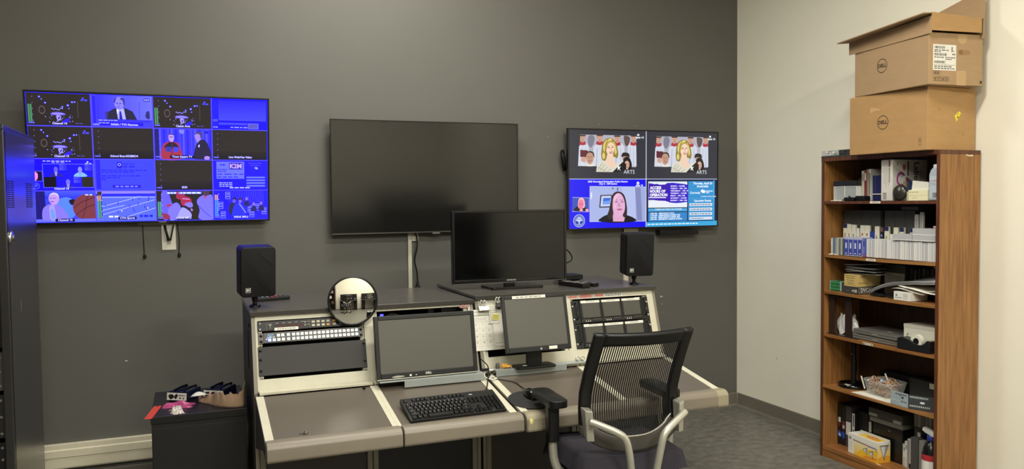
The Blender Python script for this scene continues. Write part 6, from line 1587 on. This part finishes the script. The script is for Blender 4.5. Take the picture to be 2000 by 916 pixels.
def mag(o):
    def f(u, v):
        x = .03 + .46 * u - .03 * v; zz = .004 + .128 * (u ** .75) * (1 - .08 * u) + o + .018 * v - .03 * max(0, u - .75)
        return (x, .125 * v + .02 * (1 - u), zz + .010 * math.sin(5 * u + 2 * v))
    return f
b = B()
for k in range(4): b.grid(mag(.0045 * k), 18, 6, k % 2, True, .0012)
b.done('pages', [M('glossy_page', '#c4c4c0', .25), M('glossy_page_b', '#a9aaa8', .25)], t, kind='stuff')
B().grid(lambda u, v: (.30 + .185 * u, .05 + .085 * v, .090 + .028 * u - .006 * math.sin(6 * u)), 8, 3, 0, True, .002).done('tan_envelope', mm('#b8986a', .7), t)
t = S('white_box', 'small white box with green mark on the third shelf edge', 'box', 3.300, 3.592, Z)
B().box((0, 0, 0), (.108, .13, .047), 0, .001).done('carton', mm('#dcd9cf'), t)
p = Pic(108, 47); p.blob([(12, 20), (18, 12), (26, 20), (18, 26)], '#6a8a6e'); p.bars(10, 30, 42, 5, '#8a8a84', 3, 3)
for k in range(4): p.bars(64, 10 + 8 * k, 30, 3, '#9a9a92', 3, k)
pr(p, 'print', t, .108, .047)
t = S('loose_papers', 'crumpled white papers on the small white box, third shelf right end', 'papers', 3.330, 3.596, Z + .048)
b = B()
for k, (x0, w_, zz, a) in enumerate(((.0, .20, .004, .5), (.09, .20, .012, 1.3), (.05, .22, .020, 2.2))):
    b.grid(lambda u, v, x0=x0, w_=w_, zz=zz, a=a: (x0 + w_ * u - .02 * v, .02 + .14 * v - .018 * math.sin(3 * u + a), zz + .012 * math.sin(4 * u + a) * (1 - v) + .012 * v), 12, 4, 0, True, .001)
b.done('sheets', PAPER, t, kind='stuff')
t = S('cable_tangle', 'black leads and plug bundled under the magazine on the third shelf', 'cable', 3.49, 3.625, Z)
B().box((.0, .01, 0), (.07, .05, .016), 0, .005).box((.09, .02, 0), (.16, .06, .02), 0, .005).done('adapter', BLACK, t)
B().tube(smooth_path([(.0, .0, .005), (.05, -.012, .006), (.1, .0, .012), (.15, -.004, .006), (.172, .03, .006)], 5), .0045, 7).done('lead', CABLE, t)

# ---- shelf four
Z = SH[3] + .0005
t = S('metal_stand', 'dark brown two-legged metal stand on the fourth shelf before a white bag', 'stand', 3.810, 3.620, Z)
DBM = M('dark_brown_metal', '#2a1c17', .4)
B().box((.0, 0, .003), (.046, .010, .225), 0, .001).done('leg', DBM, t)
B().box((.128, 0, .003), (.178, .010, .225), 0, .001).done('leg', DBM, t)
B().box((0, 0, .225), (.178, .16, .234), 0, .001).done('top_plate', DBM, t)
B().prism([(0, -.02), (.178, -.022), (.25, -.018), (.24, -.004), (.174, -.002), (.168, .022), (0, .022)], 'z', 0, .003).done('foot_plate', DBM, t)
t = S('plastic_bag', 'crumpled white plastic bag behind the dark stand on the fourth shelf', 'bag', 3.790, 3.684, Z)
def bag(u, v):
    a = 2 * PI * u; r2 = .5 + .5 * math.sin(PI * v)
    w_ = 1 + .12 * math.sin(5 * a + 3 * v) + .09 * math.sin(9 * a + 7 * v)
    return (.068 + .076 * math.cos(a) * w_ * (.55 + .45 * math.sin(PI * min(v + .15, 1))), .035 * math.sin(a) * w_, .012 + .105 * v + .012 * math.sin(4 * a))
B().grid(bag, 28, 12).done('film', M('white_crinkled_film', '#dddbd6', .3, bump=.5, bscale=70), t)
t = S('laptop', 'upper of two closed silver laptops on the fourth shelf', 'laptop', 3.627, 3.630, Z + .031, 'closed laptops', -3)
LAPM = M('laptop_silver', '#7c7972', .35, .4)
def lap(t):
    B().box((0, 0, 0), (.326, .22, .012), 0, .003).done('base', mm('#6a675f', .4), t)
    B().box((0, 0, .0125), (.326, .22, .026), 0, .003).done('lid', LAPM, t)
    B().box((.150, -.0015, .008), (.190, .001, .014), 0, .001).done('latch', SILVER, t)
lap(t)
p = Pic(40, 40); p.ell(20, 20, 16, 10, '#b9b6ae'); p.done('lid_emblem', t, PRINT, (.17, .10, .0261), (1, 0, 0), (0, 1, 0), (0, 0, 1), .05, .03)
t = S('laptop', 'lower of two closed silver laptops on the fourth shelf', 'laptop', 3.6245, 3.624, Z, 'closed laptops', -1)
lap(t)
t = S('product_box', 'white box with grey lettering behind the tape dispenser on the fourth shelf', 'box', 3.2865, 3.655, Z)
B().box((0, 0, 0), (.240, .17, .128), 0, .001).done('carton', mm('#d5d0bf', .55), t)
B().box((-.001, -.001, .112), (.241, .171, .1295), 0, .001).done('lid', mm('#c9c4b4', .55), t)
p = Pic(240, 128); p.rect(6, 74, 14, 84, '#77736a'); p.line([(24, 84), (24, 52), (34, 50)], 3, '#55524c'); p.text('NEXIO XS', 118, 92, 30, '#77746c'); pr(p, 'print', t, .240, .128, 0, 0, -.0012)
t = S('tape_dispenser', 'black desk tape dispenser with a white roll on the fourth shelf', 'tape dispenser', 3.275, 3.590, Z)
B().prism([(0, 0), (.205, 0), (.212, .03), (.205, .066), (.192, .068), (.178, .052), (.160, .040), (.125, .036), (.100, .046), (.075, .058), (.03, .066), (.004, .060)], 'y', 0, .055, 0, .004).done('body', M('dispenser_black', '#1a1b1d', .35), t)
RXX = Matrix.Rotation(R(90), 4, 'X')
B().lathe([(.018, -.012), (.036, -.012), (.036, .012), (.018, .012), (.018, -.012)], 28, 0, Matrix.Translation((.112, .028, .052)) @ RXX, False).done('tape_roll', M('white_tape_roll', '#d8d4c4', .5), t)
B().lathe([(0, -.014), (.017, -.014), (.017, .014), (0, .014)], 20, 0, Matrix.Translation((.112, .028, .052)) @ RXX, False).done('hub', BLACK, t)
B().box((.200, .010, .062), (.212, .045, .068)).done('cutter', STEEL, t)

# ---- shelf five
Z = SH[4] + .0005
t = S('pole_stand', 'black round-based pole stand on the fifth shelf, left end', 'stand', 3.705, 3.715, Z)
B().lathe([(.088, 0), (.090, .006), (.089, .020), (.082, .022), (.080, .010), (.04, .010), (.022, .014), (.020, .022), (0, .023)], 40).done('base', BLACKG, t)
B().cyl((0, 0, .02), (0, 0, .285), .014, 14).cyl((0, 0, .10), (0, 0, .16), .018, 14).done('pole', BLACK, t)
B().cyl((.0, -.019, .20), (.0, -.013, .20), .005, 8).done('screw', STEEL, t)
B().box((-.03, -.045, .0105), (.01, -.028, .013), 0, .001).done('white_tag', WHITE, t)
t = S('paper_sheet', 'white papers lying under the clear basket on the fifth shelf', 'papers', 3.600, 3.592, Z)
B().hexa([(.0, .0, 0), (.285, -.003, 0), (.285, .15, 0), (.02, .15, 0), (0, 0, .002), (.285, -.003, .002), (.285, .15, .002), (.02, .15, .002)]).hexa([(.13, .10, .0025), (.42, .08, .0025), (.42, .16, .0025), (.15, .16, .0025), (.13, .10, .005), (.42, .08, .005), (.42, .16, .005), (.15, .16, .005)]).done('sheets', PAPER, t, kind='stuff')
t = S('plastic_basket', 'clear plastic basket full of rubber bands on the fifth shelf', 'basket', 3.555, 3.640, Z + .0055, None, -4)
BW, BD, BH = .165, .12, .082
b = B()
def ring(z, e): return [(x, y, z) for x, y in rrect(.012 - e, .008 - e, .012 + BW + e, .008 + BD + e, .02 + e, 4)]
r0_, r1_ = ring(0, 0), ring(BH, .022)
n = len(r0_)
b.add(r0_ + r1_, [(i, (i + 1) % n, n + (i + 1) % n, n + i) for i in range(n)] + [list(range(n))[::-1]], 0, True)
b.tube(r1_, .0022, 6, 0, True)
b.done('bowl', CLEARP, t)
rnd = random.Random(12)
b = B()
for k in range(190):
    h_ = rnd.uniform(.004, .085); sp = .9 + .25 * h_ / .08
    cxp, cyp = .012 + BW / 2 + rnd.uniform(-.5, .5) * BW * .80 * sp, .008 + BD / 2 + rnd.uniform(-.5, .5) * BD * .74 * sp
    r2 = rnd.uniform(.010, .024); a1, a2, a3 = rnd.uniform(0, 6), rnd.uniform(-.9, .9), rnd.uniform(.35, 1)
    E3 = Euler((a2, rnd.uniform(-.9, .9), a1)).to_matrix()
    pts = [E3 @ Vector((r2 * math.cos(q), r2 * a3 * math.sin(q) + .003 * math.sin(3 * q), .002 * math.sin(2 * q + k))) + Vector((cxp, cyp, min(h_, .09))) for q in [2 * PI * i / 12 for i in range(12)]]
    pts = [Vector((q.x, q.y, max(q.z, .003))) for q in pts]
    b.tube(pts, .0019, 4, rnd.choice([0, 0, 0, 1, 2]), True)
b.done('rubber_bands', [mm('#c49c7c', .6), mm('#ad8464', .6), mm('#d6b898', .6)], t, kind='stuff')
B().box((0, 0, 0), (.045, .004, .032), 0, .004, Matrix.Translation((.085, .03, .072)) @ Matrix.Rotation(.35, 4, 'Y') @ Matrix.Rotation(-.5, 4, 'X')).done('blue_eraser', mm('#5f8fc0', .6), t)
for k, (x, y_, z, rx, ry, L, c) in enumerate(((.0, .01, .02, .1, -.3, .075, '#d0cbb8'), (.160, .06, .03, .1, -.42, .11, '#d5d2c4'), (.108, .02, .060, .3, .6, .045, '#d8d5c8'))):
    B().cyl((0, 0, 0), (0, 0, L), .0045, 8, 0, Matrix.Translation((x, y_, z)) @ Matrix.Euler((rx, ry, 0)).to_4x4() if False else Matrix.Translation((x, y_, z)) @ Euler((rx, ry, 0)).to_matrix().to_4x4()).done('chalk_stick', mm(c, .7), t)
t = S('black_device', 'black ribbed device behind the basket on the fifth shelf', 'device', 3.590, 3.800, Z)
B().box((0, 0, 0), (.235, .060, .118), 0, .004).done('case', BLACK, t)
b = B()
for k in range(11): b.box((.010 + .012 * k, -.003, .01), (.017 + .012 * k, .001, .105), 0, .001)
for k in range(2): b.box((.232, .012 + .02 * k, .02), (.238, .022 + .02 * k, .10), 0, .001)
b.done('ribs', BLACKG, t, kind='stuff')
t = S('black_box', 'long black box with white strip at the back right of the fifth shelf', 'box', 3.345, 3.765, Z)
B().box((0, 0, 0), (.305, .10, .125), 0, .003).done('case', M('black_soft_case', '#1e1d1c', .55), t)
p = Pic(110, 30); p.rect(0, 0, 110, 30, '#b5b1a2'); pr(p, 'white_strip', t, .16, .030, .135, .088)
GALV = M('galvanised_steel', '#aebbc0', .40, .3, var=.12, vscale=18)
t = S('rack_bracket', 'bent grey galvanised bracket with punched slots on the fifth shelf edge', 'bracket', 3.310, 3.586, Z, None)
def slotrow(p, y, n, x0, x1, c, hgt=6):
    for k in range(n):
        x = x0 + (x1 - x0) * k / n; p.rect(x, y, x + (x1 - x0) / n * .55, y + hgt, c)
B().box((0, .0, 0), (.118, .0025, .078), 0, .0008).hexa([(0, .0, 0), (.118, 0, 0), (.118, .05, 0), (0, .05, 0), (0, .0, .0025), (.118, 0, .0025), (.118, .05, .0025), (0, .05, .0025)]).done('front_plate', GALV, t)
p = Pic(118, 78); slotrow(p, 8, 6, 36, 112, '#1a1c1e', 7); slotrow(p, 46, 8, 4, 70, '#c4ccd0', 5); slotrow(p, 46, 4, 72, 112, '#15181a', 6); p.ell(82, 27, 8, 5, '#15181a', 14); p.ell(66, 18, 4, 3, '#2a2e30', 10); pr(p, 'slots', t, .118, .078)
B().hexa([(.118, .0, 0), (.1205, 0, 0), (.245, .055, 0), (.242, .058, 0), (.118, .0, .078), (.1205, 0, .078), (.245, .055, .078), (.242, .058, .078)]).done('side_plate', M('galvanised_steel_shaded', '#4d5254', .4, .5), t)  # same galvanised sheet, the turned leg's shade put into its colour
p = Pic(140, 78); slotrow(p, 6, 11, 8, 110, '#b9c0c2', 9); slotrow(p, 54, 11, 8, 120, '#b9c0c2', 9); p.ell(76, 36, 14, 6, '#c9cfd0', 14)
d_ = Vector((.1245, .055, 0)).normalized()
p.done('slots', t, PRINT, (.1205, -.0004, .078), d_, (0, 0, 1), (d_.y, -d_.x, 0), .130, .078)
t = S('tape_roll', 'white roll of tape and box behind the bracket on the fifth shelf, right end', 'tape roll', 3.115, 3.705, Z)
B().lathe([(.024, 0), (.042, 0), (.042, .022), (.024, .022), (.024, 0)], 28, 0, Matrix.Translation((.03, .01, 0)), False).done('roll', mm('#c9c6bc', .5), t)
B().box((.046, -.020, 0), (.080, .03, .06), 0, .002).done('small_box', mm('#b5b3aa', .5), t)
t = S('black_tray', 'shallow black case under the bracket at the right end of the fifth shelf', 'case', 3.168, 3.625, Z)
B().box((0, .034, 0), (.138, .046, .0045)).done('case', BLACK, t)

# ---- bottom shelf
Z = SH[5] + .0005
def spine(lab, y, w_, h_, c, x=3.690, items=(), d_=.14, grp='dark cases on the bottom shelf'):
    t = S('tape_case', lab, 'tape case', y, x, Z, grp)
    B().box((.0005, 0, 0), (w_ - .0005, d_, h_), 0, .002).done('case', mm(c, .4), t)
    if items:
        p = Pic(100, 100)
        for it in items:
            if it[0] == 'r': p.rect(*it[1:])
            elif it[0] == 'b': p.blob(*it[1:])
            else: p.text(*it[1:])
        pr(p, 'spine_print', t, w_, h_)
spine('black case with blue burst on its spine, first on the bottom shelf', 3.806, .034, .255, '#131316', 3.690, [('r', 20, 34, 74, 46, '#c9c6ba'), ('r', 30, 48, 60, 56, '#7a2a26'), ('b', [(10, 72), (40, 66), (96, 74), (90, 80), (40, 82)], '#2c4aa0'), ('b', [(16, 76), (50, 72), (80, 78), (40, 80)], '#8ea6dc')])
spine('black case with red and white spine picture, second on the bottom shelf', 3.771, .028, .250, '#17161a', 3.690, [('r', 8, 40, 92, 60, '#5e2f33'), ('r', 20, 50, 80, 58, '#b9a9a4'), ('b', [(0, 70), (60, 66), (96, 76), (40, 84)], '#26418f')])
spine('dark grey case with large white block on its spine on the bottom shelf', 3.741, .044, .250, '#3d3b3b', 3.690, [('r', 4, 34, 96, 36, '#1c2138'), ('r', 8, 38, 94, 70, '#c6c3ba')])
spine('black case with narrow white lettered spine on the bottom shelf', 3.695, .030, .225, '#151515', 3.690, [('r', 20, 4, 84, 92, '#d0cdc2'), ('r', 40, 8, 66, 40, '#24221f'), ('r', 40, 46, 66, 56, '#24221f'), ('r', 40, 74, 66, 86, '#55524c')])
for k in range(3): spine(ORD[k] + ' plain black case in the dark gap on the bottom shelf', 3.664 - .024 * k, .023, .235, '#121212', 3.715)
spine('black case with two pale labels beside the centre box on the bottom shelf', 3.590, .026, .225, '#1b1a19', 3.718, [('r', 10, 16, 80, 44, '#a5a298'), ('r', 4, 56, 96, 90, '#b9b6ac')])
t = S('black_carton', 'big black box under the grey recorder in the middle of the bottom shelf', 'box', 3.558, 3.718, Z)
B().box((0, 0, 0), (.215, .14, .205), 0, .004).done('case', M('black_carton', '#121213', .35), t)
p = Pic(215, 205)
for k in range(4): p.ell(24 + 26 * k, 22, 3, 4, '#4a4a4c', 8)
p.ell(120, 34, 7, 5, '#6d6d6e', 12); pr(p, 'print', t, .215, .205)
t = S('tape_recorder', 'grey flat recorder lying on the big black box on the bottom shelf', 'recorder', 3.559, 3.695, Z + .206)
B().box((0, 0, .0), (.235, .165, .024), 0, .002).done('lower_case', M('recorder_grey', '#6d6b64', .45), t)
B().box((-.014, .004, .0245), (.228, .165, .078), 0, .003).done('upper_case', M('recorder_dark', '#4a4944', .45), t)
p = Pic(242, 53); p.rect(6, 30, 66, 46, '#a29f95'); p.rect(180, 34, 236, 52, '#a5a298'); p.line([(66, 40), (180, 44)], 1.5, '#2c2b28'); pr(p, 'print', t, .242, .053, -.014, .0245, .0036)
t = S('bulb_box', 'yellow and white light bulb box at the front of the bottom shelf', 'box', 3.652, 3.622, Z, None, -3)
B().box((0, 0, 0), (.235, .090, .118), 0, .002).done('carton', mm('#dcd8cc', .5), t)
def bulb(p, x, y, s, rot=0):
    f = lambda a, b_: (x + s * (a * math.cos(rot) - b_ * math.sin(rot)), y + s * (a * math.sin(rot) + b_ * math.cos(rot)))
    p.poly([f(-1, -1), f(1, -1), f(.86, -.6), f(.36, .25), f(.28, .6), f(-.28, .6), f(-.36, .25), f(-.86, -.6)], '#8f8f8b'); p.poly([f(-.8, -.9), f(.2, -.9), f(0, .3), f(-.2, .3)], '#c9c9c4'); p.poly([f(-.2, .6), f(.2, .6), f(.14, 1), f(-.14, 1)], '#6d6d68'); p.line([f(-1, -1), f(1, -1)], s * .12, '#4d4d4a')
def gebox(p, w_, h_):
    p.rect(w_ * .22, h_ * .34, w_, h_, '#dfd2a0', '#e3b52c'); p.rect(w_ * .45, h_ * .34, w_, h_, '#e4cf7e', '#e8b01e', True) if False else None
    p.poly([(w_ * .3, h_ * .995), (w_ * .37, h_ * .78), (w_ * .45, h_ * .64), (w_ * .7, h_ * .5), (w_ * .995, h_ * .42), (w_ * .995, h_ * .995)], '#e6b42a')
    p.blob([(w_ * .5, h_ * .92), (w_ * .7, h_ * .82), (w_ * .95, h_ * .80), (w_ * .98, h_ * .88), (w_ * .7, h_ * .96)], '#d8862a')
p = Pic(235, 118); gebox(p, 235, 118); p.rect(0, 0, 235, 26, '#dcd8cc'); p.line([(42, 32), (228, 40)], 5, '#7a2c34'); p.ring(18, 26, 10, 3, '#2c3038', 20); p.text('GE', 18, 26, 9, '#2c3038', bold=.03)
for k in range(4): p.bars(10, 46 + 14 * k, 22, 7, '#c4c2b8', 2, k)
p.bars(160, 34, 60, 10, '#8a7aa0', 3, 2); p.text('2', 226, 50, 16, '#2c2a28', bold=.03); bulb(p, 144, 76, 19, -.35); bulb(p, 192, 84, 21, -.45); pr(p, 'front_print', t, .235, .118)
p = Pic(118, 118); p.rect(0, 0, 118, 118, '#e0d4a0', '#e6b224'); p.rect(0, 0, 118, 16, '#dcd8cc'); p.poly([(0, 90), (30, 80), (60, 76), (90, 79), (118, 84), (118, 117.5), (0, 117.5)], '#dc9a26'); bulb(p, 60, 62, 42); p.done('end_print', t, PRINT, (.2354, 0, .118), (0, 1, 0), (0, 0, 1), (1, 0, 0), .090, .118)
p = Pic(235, 118); p.rect(60, 20, 220, 100, '#e4c050'); p.blob([(100, 40), (150, 30), (210, 60), (190, 90), (120, 80)], '#dc8a2a'); bulb(p, 120, 50, 14, .6); bulb(p, 170, 70, 14, .6); p.done('top_print', t, PRINT, (0, .090, .1184), (1, 0, 0), (0, 1, 0), (0, 0, 1), .235, .090)
B().box((.006, .087, .1185), (.235, .0885, .126)).done('end_flap', mm('#d0ccc0', .5), t)
for k, (y, w_, h_, c, x, lab) in enumerate(((3.342, .026, .125, '#b9b6ac', 3.715, 'short pale case right of the big black box on the bottom shelf'), (3.314, .026, .150, '#c9c6bc', 3.700, 'taller pale case with typed spine on the bottom shelf'), (3.287, .060, .172, '#b3b0a6', 3.690, 'broad pale grey carton beside the bulb box on the bottom shelf'))):
    spine(lab, y, w_, h_, c, x, [('r', 24, 8, 76, 60, '#dad7cd'), ('r', 34, 14, 60, 30, '#6a675f')] if k < 2 else [('r', 0, 4, 24, 96, '#8e8b82'), ('r', 20, 80, 60, 96, '#23211f')], grp='pale cases on the bottom shelf', d_=.042)
spine('white and black case behind the grey files on the bottom shelf', 3.226, .030, .235, '#2c2b29', 3.690, [('r', 20, 4, 84, 40, '#b9b6ac'), ('r', 20, 70, 84, 96, '#c9c6bc')], d_=.05)
t = S('grey_binder', 'dark grey file standing before the others on the bottom shelf', 'box file', 3.225, 3.645, Z, 'grey files on the bottom shelf')
B().box((0, 0, 0), (.048, .040, .205), 0, .003).done('body', M('file_dark_grey', '#454341', .5), t)
t = S('grey_binder', 'lighter grey file right of the dark grey one on the bottom shelf', 'box file', 3.176, 3.650, Z, 'grey files on the bottom shelf')
B().box((0, 0, 0), (.036, .038, .198), 0, .003).done('body', M('file_mid_grey', '#797872', .5), t)
for k in range(10):
    w_ = .022
    t = S('small_tape', ORD[k] + ' small grey tape from the left in the high rear row of the bottom shelf', 'tape case', 3.290 - .0235 * k, 3.742, Z + .2365, 'small tapes high on the bottom shelf')
    B().box((.0006, 0, 0), (w_ - .0006, .07, .075), 0, .0015).done('case', mm(['#8d8a82', '#a5a299', '#77746c'][k % 3], .5), t)
t = S('tape_rack', 'dark box carrying the small grey tapes at the back of the bottom shelf', 'box', 3.200, 3.745, Z)
B().box((-.09, 0, 0), (.150, .11, .236), 0, .002).done('case', M('dark_grey_board', '#43423d', .6, var=.05), t)
t = S('spray_bottle', 'black spray bottle with white trigger head and red and white label, bottom shelf', 'bottle', 3.090, 3.640, Z)
B().lathe([(.040, 0), (.044, .004), (.045, .10), (.044, .15), (.036, .185), (.024, .205), (.016, .215), (.016, .232)], 28).done('body', M('spray_black', '#141416', .25), t)
B().lathe([(.020, .222), (.021, .226), (.021, .248), (.018, .250)], 20).done('collar', mm('#23307e', .4), t)
B().prism([(-.048, .268), (-.040, .286), (.030, .268), (.034, .246), (.010, .246), (-.005, .252), (-.030, .258)], 'y', -.014, .014, 0, .004).done('trigger_head', mm('#d5d3cc', .4), t)
b = B()
n = 14
vs = []; fs = []
for j, z in enumerate((.006, .118, .150)):
    for k in range(n + 1):
        a = R(195 + 150 * k / n); vs.append((.0456 * math.cos(a), .0456 * math.sin(a), z))
for j in range(2):
    for k in range(n): fs.append((j * (n + 1) + k, j * (n + 1) + k + 1, (j + 1) * (n + 1) + k + 1, (j + 1) * (n + 1) + k))
b.add(vs, fs[:n], 0, True); b.add(vs, fs[n:], 1, True)
b.done('label_wrap', [mm('#d8d5cc', .5), mm('#a8262c', .5)], t)
p = Pic(40, 60); p.bars(6, 6, 28, 5, '#8a8780', 3, 3); p.bars(6, 18, 24, 3, '#9a978e', 4, 4); p.bars(6, 26, 28, 3, '#9a978e', 4, 5); pr(p, 'label_lines', t, .045, .06, -.024, .010, -.0458)
o = B().box((-.016, -.006, 0), (.016, .006, .003), 0, .001).done('wood_chip', mm('#c9a878', .7)); o.location = (3.598, 3.40, Z); o.rotation_euler = (0, 0, 1.4)
tag(o, 'small pale chip lying on the front of the bottom shelf before the bulb box', 'chip')

# ------------------------------------------------------------------ the rear of the room, seen only in the round mirror
def rear_desk(label, loc, rz, top=1.16):
    t = thing('equipment_desk', label, 'equipment desk', loc, (0, 0, rz), 'equipment desks in the mirror')
    B().box((-.62, -.35, .70), (.62, .40, .73), 0, .003).done('desktop', DGREY, t)
    for x in (-.61, .37): B().box((x, -.10, 0), (x + .24, .38, .70), 0, .003).done('pedestal', BLKP, t)
    B().box((-.60, .10, .731), (.60, .40, top), 0, .003).done('hutch', BLKP, t)
    for k in range(3): B().box((-.58 + .40 * k, .085, .76), (-.22 + .40 * k, .099, 1.10), 0, .003).done('rack_panel', RACKB if k != 1 else M('grey_matt_screen', '#52514a', .38), t)
    for k in range(4): B().box((-.50 + .26 * k, .06, .80 + .05 * (k % 2)), (-.44 + .26 * k, .084, .83 + .05 * (k % 2))).done('label_plate', WHITE, t)
    return t
rear_desk('black equipment desk behind the viewer, seen in the middle of the round mirror', (.45, YR + .55, 0), R(180))
rear_desk('black equipment desk behind the viewer, seen on the right of the round mirror', (2.00, YR + .55, 0), R(180))
rear_desk('black equipment desk in the rear corner behind the viewer by the cream wall', (3.245, YR + .55, 0), R(180), 1.50)
c2_ = ch1.copy(); COL.objects.link(c2_)
c2_.location = (.35, -1.25, 0); c2_.rotation_euler = (0, 0, R(165)); c2_['label'] = 'black office chair behind the viewer, seen small in the round mirror'
for q in list(ch1.children):
    link_copy(q, c2_)
t = thing('storage_shelf', 'dark brown shelf unit with pale goods behind the viewer, seen left in the mirror', 'shelf unit', (-.95, YR + .25, 0), (0, 0, 0))
DBW = M('dark_brown_wood', '#3a2419', .5)
for x in (-.40, .38): B().box((x, -.2, 0), (x + .02, .2, 1.95)).done('side_panel', DBW, t)
for z in (.02, .45, .85, 1.25, 1.60, 1.93): B().box((-.38, -.2, z), (.38, .2, z + .02)).done('shelf', DBW, t)
B().box((-.38, -.195, .04), (.38, -.18, 1.93)).done('back_board', DBW, t)
for k, (x, z, c) in enumerate(((-.15, 1.27, '#d5d0c4'), (.15, 1.27, '#b9a9a0'), (.02, .87, '#dcd8cc'), (-.2, 1.62, '#a9a69c'), (.2, .47, '#6d5040'))):
    o = B().box((0, 0, 0), (.2, .2, .2), 0, .01).box((-.004, -.004, .15), (.204, .204, .205), 0, .01).done('storage_box', mm(c)); o.location = (-.95 + x, YR + .22, z + .0005)
    tag(o, ['pale box on the left of the dark brown rear shelf', 'pinkish box on the right of the dark brown rear shelf', 'white box in the middle of the dark brown rear shelf', 'grey box near the top of the dark brown rear shelf', 'brown box low on the dark brown rear shelf'][k], 'box')
